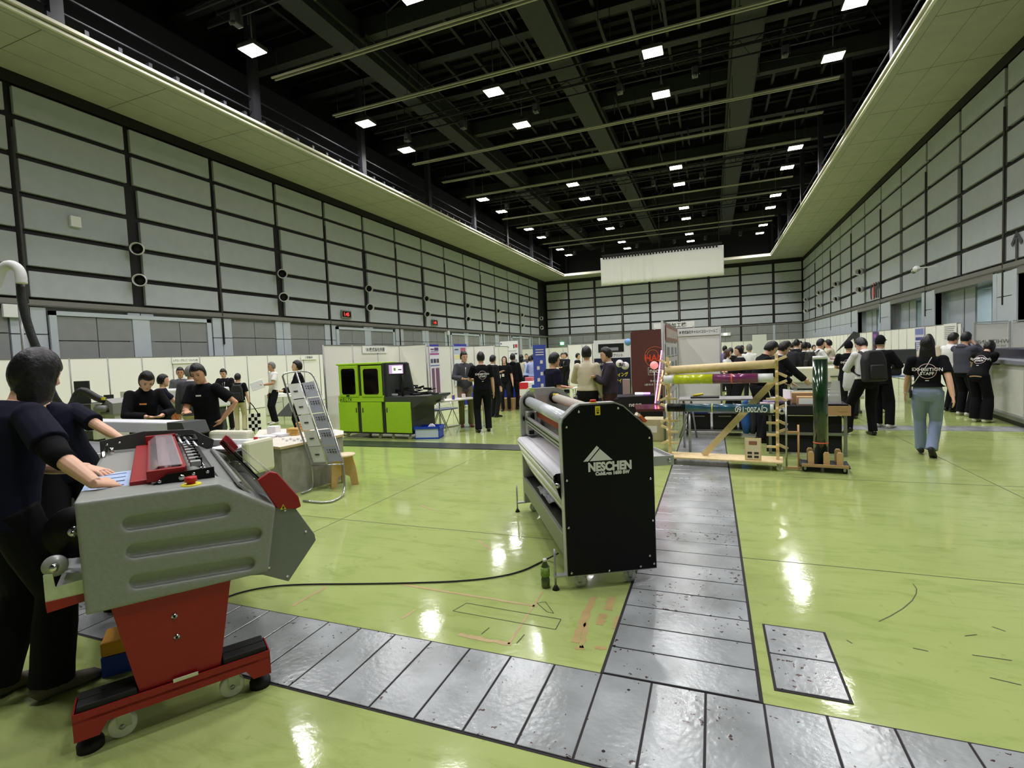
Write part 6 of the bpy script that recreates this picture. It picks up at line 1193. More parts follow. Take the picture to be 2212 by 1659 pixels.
    for i, (S, E, W) in enumerate(A):     # hands
        s = 1 if i == 0 else -1
        d = (W-E).normalized()
        t = arms[i]
        if not isinstance(t, str) and len(t) > 2: d = (Mi.to_3x3() @ Vector(t[2])).normalized()
        ref = Vector((0,1,0)) if abs(d.y) < 0.8 else Vector((-s,0,0))
        if not isinstance(t, str) and len(t) > 3: ref = (Mi.to_3x3() @ Vector(t[3])).normalized()
        th = (ref - d*ref.dot(d)).normalized(); pn = d.cross(th).normalized()   # thumb side, palm normal
        if pn.dot(Vector((-s,0,0))) < 0 and isinstance(t, str): pn = -pn
        if not isinstance(t, str) and pn.dot(Mi.to_3x3() @ Vector((0,0,-1))) < 0: pn = -pn
        pl_ = 0.09*k; q.loft([W-d*0.015*k, W+d*0.02*k, W+d*0.06*k, W+d*pl_], [(0.026*k,0.021*k),(0.032*k,0.018*k),(0.041*k,0.016*k),(0.038*k,0.013*k)], 12, side=th)
        cu = hands[i]
        for j in range(4):
            o = (0.0325-0.0218*j)*k; ln = (0.070,0.078,0.073,0.058)[j]*k; p = W+d*(pl_-0.006*k)+th*o; a_ = 0.15+cu*0.5; pts = [p-d*0.01*k, p]
            dd = d*cos(a_*0.6)+pn*sin(a_*0.6)+th*(0.05-0.035*j)
            for m_, c_ in ((0.42, 1.0), (0.32, 1.8), (0.26, 2.6)):
                ang = cu*0.55*c_; dd = (d*cos(ang)+pn*sin(ang)+th*(0.06-0.04*j)).normalized(); p = p+dd*ln*m_; pts.append(p)
            q.loft(pts, [(0.0092*k,)*2,(0.0092*k,)*2,(0.0086*k,)*2,(0.008*k,)*2,(0.006*k,)*2], 8)
        p0 = W+d*0.025*k+th*0.026*k; p1 = p0+(d*0.6+th*0.7+pn*0.25).normalized()*0.042*k; p2 = p1+(d*0.9+th*0.15+pn*0.35).normalized()*0.032*k
        q.loft([W+d*0.01*k+th*0.01*k, p0, p1, p2], [(0.016*k,)*2,(0.014*k,)*2,(0.0105*k,)*2,(0.0075*k,)*2], 8)
    for hp_, kn, an, pt in L: q.loft([hp_+Vector((0,0,0.02*k)), hp_.lerp(kn,0.5), kn, kn.lerp(an,0.35), an, an-Vector((0,0,0.03*k))], [(r_*k*w_,)*2 for r_ in (0.082,0.07,0.052,0.05,0.036,0.034)], 12)
    me = remesh(q.bm, (vox*0.62 if vox < 0.007 else vox)*k, 2); me.materials.append(sk); link('body', me, root)
    # ---- top garment
    kind, tm = top[0], top[1]
    g = 0.012; q = MB(); z0 = 0.90
    if kind == 'tee': z0 = 0.86 if len(top) < 3 else top[2]
    if kind == 'shirt': z0 = 0.96
    if kind == 'polo': z0 = 0.86
    if kind in ('jacket','hoodie'): g = 0.024; z0 = 0.82 if kind == 'jacket' else 0.88
    rings = [(z0,)+((0.150,0.105) if z0 < 0.93 else (0.152,0.102))] + [r_ for r_ in tor if r_[0] > z0+0.03]
    rr = []
    for z,a,b in rings:
        e = 0.02*max(0, 1-abs(z-1.08)/0.2) + (0.012 if z <= z0+0.01 else 0)
        if z >= 1.44: a, b = 0.056, 0.056; e = 0.0
        rr.append(((a*w_+g+e)*k, (b*w_+g+e*0.7)*k))
    q.loft([sp(z) for z,_,_ in rings], rr, 22, side=X1)
    if kind == 'hoodie': q.loft([sp(1.36,-0.07), sp(1.42,-0.09), sp(1.46,-0.06)], [(0.09*k,0.03*k),(0.10*k,0.05*k),(0.07*k,0.03*k)], 14, side=X1)
    if kind in ('tee','polo'): arm(q, 0.014, 0.055, 0.045, 0.03, 0.025, t1=0.72, t2=0)
    else: arm(q, g*0.7+0.006, 0.050, 0.043, 0.034, 0.03, t1=1, t2=0.93)
    me = remesh(q.bm, max(vox, 0.008)*k, 3); me.materials.append(tm); shirt = link({'tee':'t_shirt','shirt':'shirt','polo':'polo_shirt','jacket':'jacket','hoodie':'hoodie'}[kind], me, root)
    if kind == 'jacket' or kind == 'shirt':
        q = MB().loft([sp(1.405,0.0), sp(1.435,0.004), sp(1.46,0.006)], [(0.075*k,0.07*k),(0.066*k,0.066*k),(0.058*k,0.06*k)], 16, side=X1); q.build('collar', tm if kind == 'shirt' else WSH, root)
    if kind == 'jacket':
        q = MB().use(WSH); q.poly([sp(1.43,0.075,-0.045), sp(1.43,0.075,0.045), sp(1.30,0.135,0.03), sp(1.12,0.128,0.0), sp(1.30,0.135,-0.03)]); q.build('shirt_front', WSH, root)
    # ---- trousers
    q = MB(); rg = [(0.80,0.10,0.08),(0.86,0.14,0.105),(0.93,0.165,0.118),(0.99,0.155,0.108),(1.035,0.14,0.1)]
    lp = P0-Vector((0,0,0.95*k))
    q.loft([lp+Vector((0,0,z*k)) if z < 0.95 else sp(z) for z,_,_ in rg], [(a*w_*k,b*w_*k) for _,a,b in rg], 20, side=X1)
    for hp_, kn, an, pt in L:
        fr = [0.095,0.088,0.070*(0.6+0.4*flare),0.066*flare,0.064*flare,0.066*flare]
        q.loft([hp_+Vector((0,0,0.03*k)), hp_.lerp(kn,0.45), kn, kn.lerp(an,0.4), kn.lerp(an,0.85), an-(an-kn).normalized()*(-0.02)*k], [(r_*k*w_,)*2 for r_ in fr], 14)
    me = remesh(q.bm, max(vox, 0.009)*k, 3); me.materials.append(legs); link('trousers', me, root)
    for (hp_, kn, an, pt), f_ in zip(L, ft):
        fd = Vector((0.10 if f_[0] > 0 else -0.10, cos(pt), -sin(pt))).normalized(); up = Vector((0, sin(pt), cos(pt)))
        c = an - up*0.085*k
        ys = [(-0.075,0.026,0.03),(-0.06,0.036,0.042),(0.0,0.037,0.045),(0.06,0.042,0.036),(0.12,0.047,0.028),(0.165,0.042,0.022),(0.19,0.02,0.012)]
        q = MB().loft([c+fd*y*k+up*(b)*k for y,a,b in ys], [(a*k,b*k) for y,a,b in ys], 14, side=X1, sq=0.8); q.build('shoe', shoes, root)
    # ---- hair / cap
    if hair:
        bm = bmesh.new(); nu, nv = 36, 24; grid = []
        long_ = hair in ('long','bob','tail'); rnd = random.Random(int(P[0]*100)+7)
        ph = [rnd.uniform(0,6) for _ in range(4)]
        for j in range(nv+1):
            th = pi*j/nv; row = []
            for i in range(nu):
                a = 2*pi*i/nu; n_ = Vector((sin(th)*cos(a), sin(th)*sin(a), cos(th)))
                y = n_.y
                fr_ = 0.40 if hair != 'bob' else 0.22
                if y > 0.25: thr = 0.05+(fr_-0.05)*min(1,(y-0.25)/0.35)
                elif y > -0.15: thr = -0.33 if not long_ else -0.75
                else: thr = -0.62 if not long_ else -0.95
                if hair in ('bob','long') and abs(n_.x) > 0.45 and y < 0.75: thr = min(thr, -0.85)
                if hair == 'cap': thr = 0.22 if y > 0 else (-0.05 if y > -0.2 else -0.45)
                s_ = max(0, min(1, (n_.z-thr)/0.14+0.5)); s_ = s_*s_*(3-2*s_)
                th_ = 1.0+0.10*s_+0.018*sin(9*a+ph[0])*sin(5*th+ph[1])*s_+0.02*sin(17*a+ph[2])*s_*(1 if n_.z < 0.6 else 0.4)
                if hair == 'cap': th_ = 1.0+0.09*s_
                rad = (0.074*1.04, 0.093*1.04, 0.116*1.02); sc_ = th_ if s_ > 0 else 1; sc_ = 0.80*(1-s_)+th_*s_
                row.append(bm.verts.new(HM @ Vector((n_.x*rad[0]*sc_, n_.y*rad[1]*sc_-0.006, n_.z*rad[2]*sc_+0.006))))
            grid.append(row)
        for j in range(nv):
            for i in range(nu):
                f_ = [grid[j][i], grid[j][(i+1)%nu], grid[j+1][(i+1)%nu], grid[j+1][i]]
                bm.faces.new(f_)
        bmesh.ops.remove_doubles(bm, verts=bm.verts, dist=0.0004)
        q = MB(); q.bm.free(); q.bm = bm; q.mi = 0
        dn = Vector((0,0,-1))
        if hair == 'long':
            c0 = HM @ Vector((0,-0.045,0.02)); q.loft([c0, c0+dn*0.1*k-hf*0.012*k, c0+dn*0.2*k-hf*0.016*k, c0+dn*0.27*k-hf*0.03*k], [(0.078*k,0.05*k),(0.088*k,0.055*k),(0.094*k,0.045*k),(0.075*k,0.025*k)], 18, frames=[(hr,hf)]*4)
        if hair == 'bob':
            c0 = HM @ Vector((0,-0.02,0.0)); q.loft([c0, c0+dn*0.07*k, c0+dn*0.125*k-hf*0.01*k, c0+dn*0.165*k-hf*0.038*k], [(0.084*k,0.088*k),(0.088*k,0.086*k),(0.084*k,0.076*k),(0.07*k,0.055*k)], 18, frames=[(hr,hf)]*4)
        if hair == 'tail':
            c0 = HM @ Vector((0,-0.10,0.02)); q.loft([c0, c0+dn*0.08*k-hf*0.03*k, c0+dn*0.2*k-hf*0.02*k], [(0.025*k,)*2,(0.035*k,)*2,(0.012*k,)*2], 10)
        if hair == 'cap': q.loft([HM @ Vector((0,0.06,0.045)), HM @ Vector((0,0.16,0.03))], [(0.06*k,0.008*k),(0.05*k,0.006*k)], 14, frames=[(hr,hu)]*2)
        if vox < 0.0095:
            me = remesh(q.bm, 0.0065*k, 4); me.materials.append(hm); link('cap' if hair == 'cap' else 'hair', me, root)
        else: q.build('cap' if hair == 'cap' else 'hair', hm, root, smooth=True)
    if face:
        for s in (1,-1):
            MB().sphere(HM @ Vector((s*0.030,0.0835,0.005)), 1.0, 8, 6, frame((0,0,0), hr*0.012*k, hf*0.006*k, hu*0.005*k)).build('eye', EYE, root)
            MB().loft([HM @ Vector((s*0.014,0.088,0.024)), HM @ Vector((s*0.032,0.087,0.029)), HM @ Vector((s*0.046,0.078,0.022))], [(0.0025*k,)*2,(0.003*k,)*2,(0.002*k,)*2], 6).build('eyebrow', hm, root)
        MB().loft([HM @ Vector((-0.024,0.074,-0.058)), HM @ Vector((0,0.084,-0.06)), HM @ Vector((0.024,0.074,-0.058))], [(0.003*k,0.003*k),(0.006*k,0.006*k),(0.003*k,0.003*k)], 8).build('mouth', LIP, root)
    root['_k'] = k
    info = dict(root=root, M=T(P[0], P[1], 0) @ RZ(-base), HM=HM, shirt=shirt, A=A, sp=sp, k=k, fwd=fwd, u=u)
    del root['_k']
    return info
def project(info, me, front, m, name='back_print', off=0.004, z=1.2, y=0.3, x=0.0, tilt=0.0):
    """wrap a flat mesh (xy plane) onto the garment, from behind (front=-1) or the front (+1)"""
    me0 = info['shirt'].data; bv = BVHTree.FromPolygons([v.co.copy() for v in me0.vertices], [tuple(p.vertices) for p in me0.polygons])
    bm = bmesh.new(); bm.from_mesh(me); bmesh.ops.triangulate(bm, faces=bm.faces); bmesh.ops.subdivide_edges(bm, edges=[e for e in bm.edges if e.calc_length() > 0.03], cuts=1)
    fw = info['fwd']*front; cx = Vector((-front,0,0)); u = info['u']; k = info['k']
    for v in bm.verts:
        p = info['sp'](z) + cx*(-1)*(-1)*(v.co.x+0)*k*1.0 + u*v.co.y*k + Vector((x*k,0,0)) + fw*y*k
        hit = bv.ray_cast(p, -fw)
        v.co = (hit[0] + fw*off) if hit[0] else p - fw*(y-0.12)*k
    me2 = bpy.data.meshes.new(name); bm.to_mesh(me2); bm.free(); me2.materials.append(m); return link(name, me2, info['root'])
PRW = mat('white_garment_print', (236,232,230), 0.7); PRP = mat('pale_pink_garment_print', (226,196,196), 0.7)
def staff_print(info, z=1.22, s=1.0):
    project(info, ringmesh(0.088*s, 0.006*s), -1, PRP, 'print_ring', z=z)
    me = textmesh('EXHIBITION', 0.056*s, bold=0.0012, space=1.02); me.transform(T(0,0.022*s,0)); project(info, me, -1, PRW, 'print_lettering', off=0.006, z=z)
    me = textmesh('STAFF', 0.052*s, bold=0.0012); me.transform(T(0,-0.030*s,0)); project(info, me, -1, PRW, 'print_lettering', off=0.006, z=z)
    q = MB().quad((-0.02,-0.135,0),(0.02,-0.135,0),(0.02,-0.125,0),(-0.02,-0.125,0)); me = bpy.data.meshes.new('b'); q.bm.to_mesh(me); q.bm.free(); project(info, me, -1, PRW, 'print_bar', z=z)
def hgt(P, x, y): return over(P, x, y)
def stand(fx, fy, hx_, hy_, adj=0.0):
    P = fl(fx, fy); return P, over(P, hx_, hy_)+adj
def head_at(x, y, D):
    Q = deep(x, y, D); return Vector((Q.x, Q.y, 0)), Q.z

# ---------- two people at the laminator, left foreground
LM = lambda x, y, z: XLm @ Vector((x, y, z))
P = deep(46, 1300, 2.64); P = Vector((P.x, P.y, 0))
h1 = over(P, 62, 767)+0.05
i1 = person('person in navy t-shirt and black trousers, bobbed black hair, hand on the printed sheet', P, h1, lean=11, worldyaw=RAD(8), arms=((LM(0.136,0.216,1.128), (0.4,-0.5,-1), LM(0.239,0.339,1.098)-LM(0.136,0.216,1.128), Vector((-0.8,0.5,0.2))), (LM(0.055,0.84,1.13), (0.4,-0.3,-1), LM(0.158,0.74,1.10)-LM(0.055,0.84,1.13), Vector((-0.5,-0.8,0.2)))), top=('tee', NAVY, 0.84), legs=NPANT, shoes=SHT, hair='bob', pitch=12, yaw=-8, vox=0.0055, flare=1.25, face=False, hands=(0.55,0.45), feet=[(0.12,0.05,0,0),(-0.12,-0.08,0,0)], build=1.08)
i1['shirt']['label'] = 'navy t-shirt with short sleeves'
# black under-sleeve showing on the near arm
S, E, W = i1['A'][0]; k = i1['k']
MB().loft([S.lerp(E,0.5), S.lerp(E,0.85), E, E.lerp(W,0.22)], [(0.057*k,)*2,(0.056*k,)*2,(0.052*k,)*2,(0.046*k,)*2], 18).build('under_sleeve', BLKC, i1['root'])
print('P1 h', h1, P)
Q = deep(128, 792, 3.95); P = Vector((Q.x, Q.y, 0))
i2 = person('person in navy t-shirt half hidden behind the first operator, one hand at the face', P, Q.z, lean=6, side=17, fa=168, arms=('face', (LM(0.15,2.02,1.16), (0.6,-0.3,-0.6), LM(0.265,1.95,1.15)-LM(0.15,2.02,1.16), Vector((0.2,-0.9,0.2)))), top=('tee', NAVY, 0.84), legs=NPANT, shoes=SHT, hair='short', pitch=10, vox=0.0065, hands=(0.5,0.15), build=1.15)
print('P2 h', Q.z, P)
# ---------- people further back.  far() places a person under the head seen at (x, y) at depth D
def far(label, x, y, D, fa, h=None, **k):
    P, z = head_at(x, y, D); v = 0.013 if D > 9 else 0.011
    if D > 12: v = 0.017
    k.setdefault('vox', v); k.setdefault('face', 90 < (fa % 360) < 270 or D < 9)
    return person(label, P, h or z+0.01, fa=fa, **k)
def near(label, foot, head, fa, dh=0.0, **k):
    P = fl(*foot); h = over(P, *head)+dh; k.setdefault('vox', 0.010); return person(label, P, h, fa=fa, **k)
BAD = mat('orange_name_badge', (226,150,70), 0.5); BADW = mat('white_name_badge', (220,220,214), 0.5)
def badge(i, m, z=1.27, x=0.05, w=0.07, h=0.018):
    q = MB().quad((-w/2,-h/2,0),(w/2,-h/2,0),(w/2,h/2,0),(-w/2,h/2,0)); me = bpy.data.meshes.new('b'); q.bm.to_mesh(me); q.bm.free(); project(i, me, 1, m, 'name_badge', z=z, x=x, off=0.005)
i = far('laughing woman in black long sleeved top with orange badge, behind the white beam', 306, 803, 6.5, 165, lean=10, arms=('front','front'), top=('shirt', BLKC), hair='tail', pitch=32, fem=True, yaw=5, build=1.05, h=1.70); badge(i, BAD)
far('person mostly hidden behind the laughing woman, only dark hair and shoulder showing', 348, 811, 9.3, 90, h=1.58, top=('tee', NAVY), arms=('table','table'))
far('man in grey jacket and white shirt with lanyard behind the wide printer', 389, 795, 12.0, 185, top=('jacket', cl_('mid_grey_jacket', (96,96,100))), skin=2, pitch=6)
far('grey haired man in dark jacket and khaki trousers seen from behind, beside the laughing woman', 409, 791, 9.2, 25, top=('jacket', cl_('charcoal_jacket', (38,40,48))), legs=KHA, hm=HG, shoes=SHBR, arms=('front','down'), yaw=20, h=1.71)
i = far('smiling young man in black t-shirt with white badge, hand on his hip', 439, 786.5, 6.6, 215, lean=6, arms=(((deep(404,889,6.3))[:], (0.6,-0.3,-0.8)), 'hip'), pitch=20, top=('tee', BLKC), skin=1, h=1.74, yaw=-15); badge(i, BADW, z=1.30, x=0.0)
near('man in open black cardigan standing behind the smiling young man', (495,929), (493,795), 200, lean=8, top=('jacket', SUITB), legs=SUITB, arms=('front','down'), pitch=15)
i = near('person in khaki trousers with black backpack, hand at the face, carrying a chequered tote', (521,933), (534,808), 10, 0.02, legs=KHA, top=('tee', NPANT), arms=('down','face'), shoes=SHT, yaw=25, pitch=4)
def backpack(label, i, m=None, s=1.0, pocket=True):
    k = i['k']*s; t = thing('backpack', label, 'backpack', (0,0,0)); t.matrix_world = i['M']; m = m or mat('black_nylon', (26,27,27), 0.6, bump=0.3, nscale=12); c = i['sp'](1.17,-0.22); u = i['u']; f_ = i['fwd']
    X = frame(c, (1,0,0), f_, u); MB().prism([(-0.15*k,-0.24*k),(0.15*k,-0.24*k),(0.15*k,0.08*k),(0.095*k,0.22*k),(-0.095*k,0.22*k),(-0.15*k,0.08*k)], 0.17*k, X @ T(0,-0.08*k,0), bev=0.035*k, seg=3).build('bag_body', m, t, smooth=False)
    MB().prism([(-0.11*k,-0.2*k),(0.11*k,-0.2*k),(0.10*k,0.0),(-0.10*k,0.0)], 0.05*k, X @ T(0,-0.12*k,0), bev=0.02*k).build('front_pocket', m, t)
    for s_ in (1,-1): 
        pts = [i['sp'](1.36,-0.13,s_*0.09), i['sp'](1.425,-0.05,s_*0.10), i['sp'](1.40,0.07,s_*0.11), i['sp'](1.25,0.155,s_*0.12), i['sp'](1.10,0.12,s_*0.155), i['sp'](1.02,-0.08,s_*0.16)]
        MB().loft(pts, [(0.028*k,0.006*k)]*6, 8, side=(1,0,0)).build('shoulder_strap', m, t)
    return t
backpack('black backpack worn by the person carrying the chequered tote', i)
S, E, W = i['A'][0]; tt = thing('tote_bag', 'black and white chequered tote bag held by the person in khaki trousers', 'bag', (0,0,0)); tt.matrix_world = i['M'] @ T(*W)
q = MB(); WS = mat('tote_white',(226,226,222),0.7)
for a_ in range(4):
    for b_ in range(5): q.use(BLKC if (a_+b_)%2 else WS); q.span((-0.03+0.07*a_,-0.04,-0.75+0.09*b_),(0.04+0.07*a_,0.03,-0.66+0.09*b_))
q.build('bag_body', parent=tt); MB().tube([(0.0,0,-0.30),(0.01,0,-0.05),(0.03,0,0.0),(0.1,0,-0.1),(0.2,0,-0.30)],0.012,6).build('handle', BLKC, tt)
i = near('grey haired man in a white polo shirt holding red leaflets', (597,915), (585,783), 250, top=('polo', WSH), legs=NPANT, hm=HG, shoes=SHW, skin=2, arms=('down','front'), feet=[(0.16,0,0,0),(-0.14,0.05,0,0)])
S, E, W = i['A'][1]; o_ = MB().use(PAPER).box((0,0,0),(0.34,0.05,0.24),bev=0.01).use(REDM).box((0,-0.03,0),(0.2,0.02,0.17)).build('leaflet_folder'); o_.matrix_world = i['M'] @ T(*(W+Vector((0.05,0.14,0.0)))) @ RZ(1.2) @ RY(0.3); tag(o_, 'white folder with red leaflets held by the man in the white polo', 'folder')
far('young man in black shirt looking left, behind the brochure rack', 642, 780, 10.8, 262, top=('shirt', BLKC), pitch=-6, arms=('front','front'), h=1.74)
near('tall dark haired man in grey blazer and olive trousers facing the viewer', (1008,921), (1013,759), 172, top=('jacket', cl_('slate_blazer', (70,72,76))), legs=OLI, shoes=SHBR, arms=('front','front'), pitch=10, yaw=-18, face=True)
i = near('man in black t-shirt with white round back print, talking to the man in the blazer', (1046,933), (1041,761), -8, top=('tee', BLKC, 0.90), legs=NPANT, arms=('down','front'), build=1.12, feet=[(0.11,0.05,0,0),(-0.12,-0.02,0,0)]); staff_print(i, s=0.95)
near('man in black suit facing right beside the man with the round back print', (1068,901), (1054,768), 48, top=('jacket', SUITB), legs=SUITB, arms=('down','phone'), pitch=6)
i = far('woman with long dark hair, black top and white badge, left of centre', 1089, 771, 15.5, 185, top=('tee', BLKC), legs=SUITB, hair='long', pitch=-14, fem=True); badge(i, BADW, z=1.12, w=0.08, h=0.09)
far('man in black hoodie with small red and white back print', 1107, 765, 15.8, 5, top=('hoodie', BLKC), legs=SUITB, arms=('down','table'))
far('person with dark hair and beige top with dark straps among the far visitors', 1125, 767, 18.5, 20, top=('tee', BEI), legs=SUITB, hair='bob', arms=('front','front'), fem=True)
far('person in light blue shirt bending over a table, left of the blue banner', 1139, 772, 17.5, 45, lean=18, top=('shirt', LBLUE), legs=SUITB, arms=('table','table'), h=1.66)
far('man in blue shirt and grey trousers right behind the blue banner', 1151, 767, 17.0, 10, top=('shirt', LBLUE), legs=cl_('grey_trousers',(98,98,100)), arms=('front','front'))
far('person with brown hair facing the viewer in the far distance above the light blue shirts', 1137, 765, 26, 180, top=('tee', GSW), hm=HBR)
i = far('man in navy polo shirt with pink collar mark, looking right, behind the cold laminator', 1192, 764, 8.5, 62, top=('polo', NAVY), skin=1, pitch=8, build=1.05, arms=('down','front'), yaw=0, face=True)
i = far('man in beige shirt seen from behind, just behind the cold laminator', 1266, 747.5, 8.9, 5, top=('shirt', BEI), legs=SUITB, arms=('down','front'), h=1.76, yaw=0)
far('man in dark blazer with arms folded, face lit orange by the neon', 1315, 752, 8.8, 262, top=('jacket', cl_('plum_grey_blazer',(52,46,58))), legs=cl_('brown_trousers',(60,36,36)), arms=('chest','chest'), pitch=10, h=1.73, face=True)
far('dark suited man in the far centre talking, left of the pair', 1214, 763.5, 23.2, 150, top=('jacket', SUITB), legs=SUITB, arms=('chest','chest'))
far('dark suited man in the far centre, right of the pair with a white lanyard', 1222, 762.5, 21.5, 230, top=('jacket', SUITB), legs=SUITB, arms=('front','front'))
far('man in black suit and tie looking right, between the polo man and beige shirt man', 1247, 764, 20, 110, top=('jacket', SUITB), legs=SUITB)
# crowd right of stand 38
i = far('brown haired woman in white top with name card, at the left edge of the crowd', 1570, 756, 13.5, 110, top=('shirt', WSH), legs=SUITB, hair='long', hm=HBR, fem=True, arms=('front','front'))
far('man in dark suit with white face mask beside the brown haired woman', 1598, 749, 11.8, 255, top=('jacket', SUITB), legs=SUITB, arms=('front','front'), build=1.1)
far('grey haired man in white shirt behind the man looking down', 1618, 744.5, 15, 10, top=('shirt', WSH), legs=SUITB, hm=HG)
far('dark haired head far behind the brown haired woman', 1565, 748, 19, 30, top=('shirt', cl_('lilac_shirt',(120,110,170))), legs=SUITB)
far('dark haired visitor far behind the masked man', 1603, 747, 21, 200, top=('jacket', SUIT), legs=SUITB)
far('dark haired visitor in black between the brown haired woman and the masked man', 1579, 752, 17.0, 330, top=('jacket', SUITB), legs=SUITB)
i = far('young man in black top looking down at the table behind the wooden rack', 1641, 738, 8.7, 70, lean=14, top=('shirt', BLKC), legs=SUITB, arms=('table','table'), pitch=24, h=1.76, build=1.1, face=True)
far('man in black jacket with white shirt, head bowed, right of the young man looking down', 1677, 742, 9.3, 62, lean=10, top=('jacket', SUITB), legs=SUITB, arms=('table','front'), pitch=18, h=1.73, face=True)
far('man in dark grey suit seen from behind, right of the wooden rack top', 1701, 738, 13.4, 8, top=('jacket', SUIT), legs=SUIT, arms=('front','front'), build=1.1)
for j, (x_, y_, D_, f_, lb) in enumerate(((1720,734.5,15.5,20,'tallest man in black suit in the group right of centre'),(1729,738,17.6,200,'man in black suit facing the tallest man of the group'),(1737,740.5,14.5,35,'man in long black suit at the front of the group right of centre'),(1746,741,16.4,300,'man in white shirt sleeves turned left within the suited group'),(1712,741,19,90,'visitor in dark top left behind the tallest man of the group'),(1690,745,20,160,'visitor in white top partly hidden behind the dark grey suit'),(1757,746,21,140,'visitor in black far behind the suited group'))):
    far(lb, x_, y_, D_, f_, top=(('shirt', WSH) if j in (3,5) else ('jacket', SUITB)), legs=SUITB, arms=('front','down'))
i = far('person in white shirt with black backpack holding a stack of books', 1769, 733.5, 13.5, 65, top=('shirt', WSH), legs=SUITB, arms=('front','front'), pitch=8)
backpack('black backpack on the person holding the stack of books', i)
S, E, W = i['A'][0]
for j in range(4): o_ = MB().box((0,0,0),(0.26,0.2,0.035),bev=0.003).build('book', mat('book_pink_%d' % (j%2), [(206,150,150),(226,210,206)][j%2], 0.6)); o_.matrix_world = i['M'] @ T(W.x-0.06,W.y+0.1,W.z+0.0+0.037*j) @ RZ(0.1*j); tag(o_, 'book in the stack held by the person with the backpack, %s from the bottom' % ORD[j], 'book', 'books held in a stack')
far('person in dark green top behind the stack of books', 1777, 742, 16.5, 300, top=('tee', cl_('dark_green_top',(28,44,42))), legs=SUITB, arms=('front','front'))
far('person in cream top leaning over the flatbed machine', 1796, 733, 15.5, 285, top=('tee', BEI), legs=SUITB, arms=('table','table'), lean=8, h=1.75)
i = far('staff member in black cap and black t-shirt with round white back print', 1833, 740, 11.0, 5, top=('tee', BLKC), legs=SUITB, hair='cap', hm=BLKC, arms=('front','front'), build=1.15, h=1.67); staff_print(i, s=0.9)
# the man with the backpack stepping, and the pair behind him
P = fl(1872,940); h_ = over(P, 1862, 728)+0.03
i = person('man in white shirt with large black backpack, head bowed, right of the green tube', P, h_, fa=-28, lean=7, top=('shirt', WSH), legs=BLKC, shoes=SHB, arms=('front','front'), pitch=32, yaw=-18, vox=0.009, feet=[(0.10,0.0,0,0),(-0.24,0.10,0.0,20)], build=1.05)
backpack('large black backpack on the back of the man in the white shirt', i, s=1.12)
Q = deep(1838,815,9.9); o_ = MB().loft([Vector((0,0,0.18)),Vector((0,0,0.1)),Vector((0.0,0,-0.15)),Vector((0,0,-0.24))],[(0.07,0.03),(0.12,0.06),(0.14,0.08),(0.11,0.05)],16,side=(1,0,0)).build('plastic_bag', mat('translucent_white_bag',(214,216,212),0.4,alpha=0.85)); o_.location = Q-Vector((0,0,0.02)); tag(o_, 'white translucent plastic bag carried by the man in the white shirt', 'plastic bag')
P = fl(1908,924); person('person in black cap, black clothes and white shoes behind the man in the white shirt', P, over(P, 1893, 728)+0.02, fa=20, top=('jacket', BLKC), legs=BLKC, shoes=SHW, hair='cap', hm=BLKC, arms=('front','front'), vox=0.011, flare=1.2, hx=-0.05)
P = fl(1896,890); person('woman with brown hair in a dark jacket beyond the person in the black cap', P, over(P, 1912, 738), fa=10, top=('jacket', cl_('maroon_black_jacket',(40,26,30))), legs=BLKC, shoes=SHW, hair='long', hm=HBR, fem=True, arms=('front','front'), vox=0.012)
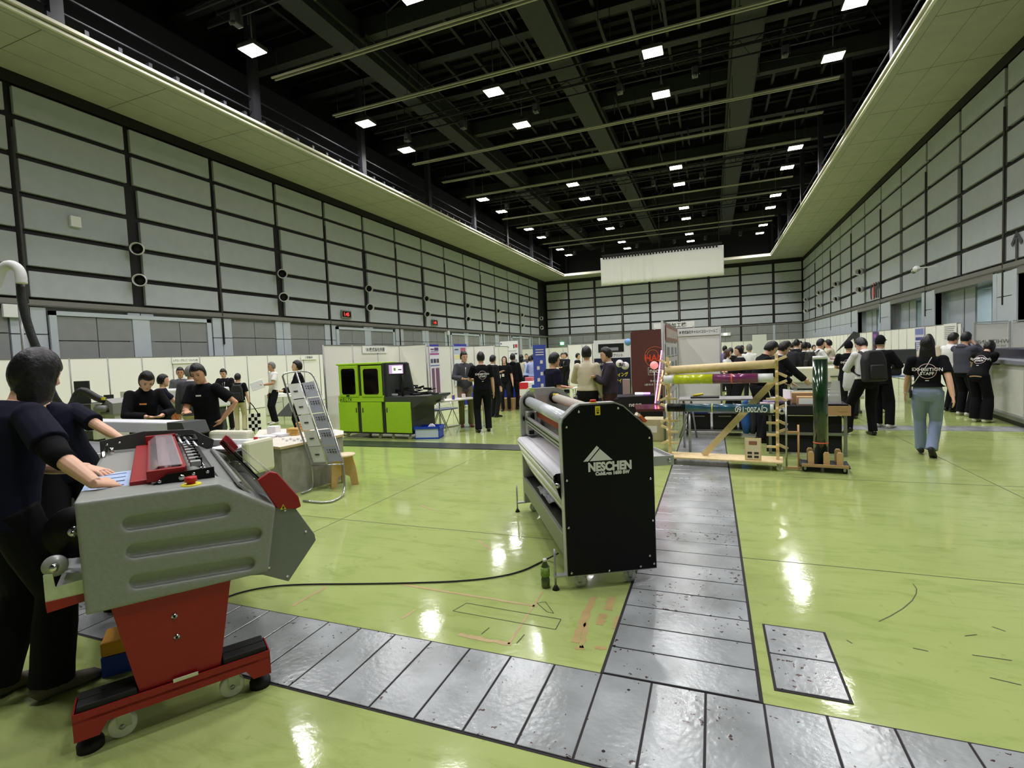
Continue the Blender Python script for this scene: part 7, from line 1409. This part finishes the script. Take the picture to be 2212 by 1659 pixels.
# woman walking away in jeans
P = fl(2003,988); h_ = over(P, 1992, 730)+0.02
i = person('woman walking away in black t-shirt with white round print and blue jeans', (P.x, P.y), h_, fa=2, top=('tee', BLKC, 1.00), legs=JEAN, shoes=mat('black_trainer',(30,30,30),0.6), hair='long', arms=('swingb','swingf'), fem=True, vox=0.0075, feet=[(0.05,-0.05,0.0,32),(-0.08,0.26,0.0,0)], build=1.12, flare=1.05, hands=(0.5,0.4)); staff_print(i, s=1.1)
k = i['k']; S, E, W = i['A'][1]; MB().loft([W-(W-E).normalized()*0.012, W-(W-E).normalized()*0.03],[(0.031*k,)*2]*2,16).build('wrist_watch', mat('watch_strap',(210,204,180),0.4), i['root'])
MB().box(i['sp'](0.90,-0.04,-0.185),(0.02,0.09,0.12),bev=0.006).build('belt_pouch', BLKP, i['root'])
MB().tube([i['sp'](1.41,-0.105,0.05), i['sp'](1.30,-0.142,-0.0), i['sp'](1.15,-0.135,-0.09), i['sp'](1.04,-0.12,-0.15)],0.004,6).build('lanyard_cord', mat('white_cord',(220,216,214),0.6), i['root'])
# group at the right edge
far('man in beige top with short hair, just right behind the walking woman', 2008, 723.5, 12.8, 205, top=('polo', BEI), legs=SUITB, pitch=4)
near('man in white shirt with sleeves rolled and black trousers looking at the large printer', (2052,889), (2054,719), 55, top=('shirt', WSH), legs=NPANT, pitch=16, skin=1, arms=('down','chest'), build=1.12)
near('man in dark grey sweatshirt with hand on his chin', (2082,898), (2085,718), 40, top=('hoodie', GSW), legs=NPANT, shoes=SHW, pitch=10, arms=('face','face'), build=1.15)
P = fl(2118,912); i = person('bending woman in black t-shirt with round print, hands clasped behind her', P, 1.66, fa=28, lean=30, top=('tee', BLKC, 0.88), legs=BLKC, shoes=SHW, hair='long', arms=(((lambda v: v)(deep(2100,821,11.1)), (0.9,-1,0.2)), (deep(2092,819,11.1), (0.9,-1,0.2))), fem=True, vox=0.008, flare=1.45, build=1.08, pitch=15, feet=[(0.09,0,0,0),(-0.09,0,0,0)]); staff_print(i, s=1.0)
o_ = MB().box((0,0,0),(0.07,0.01,0.09),bev=0.004).build('tissue', PAPER); S, E, W = i2['A'][0]; o_.matrix_world = i2['M'] @ T(*(W+Vector((0.0,0.06,0.12)))) @ RX(-0.3); tag(o_, 'white tissue held at the face by the half hidden person behind the first operator', 'tissue')
print('bend', (fl(2118,912)-CO).dot(CF))
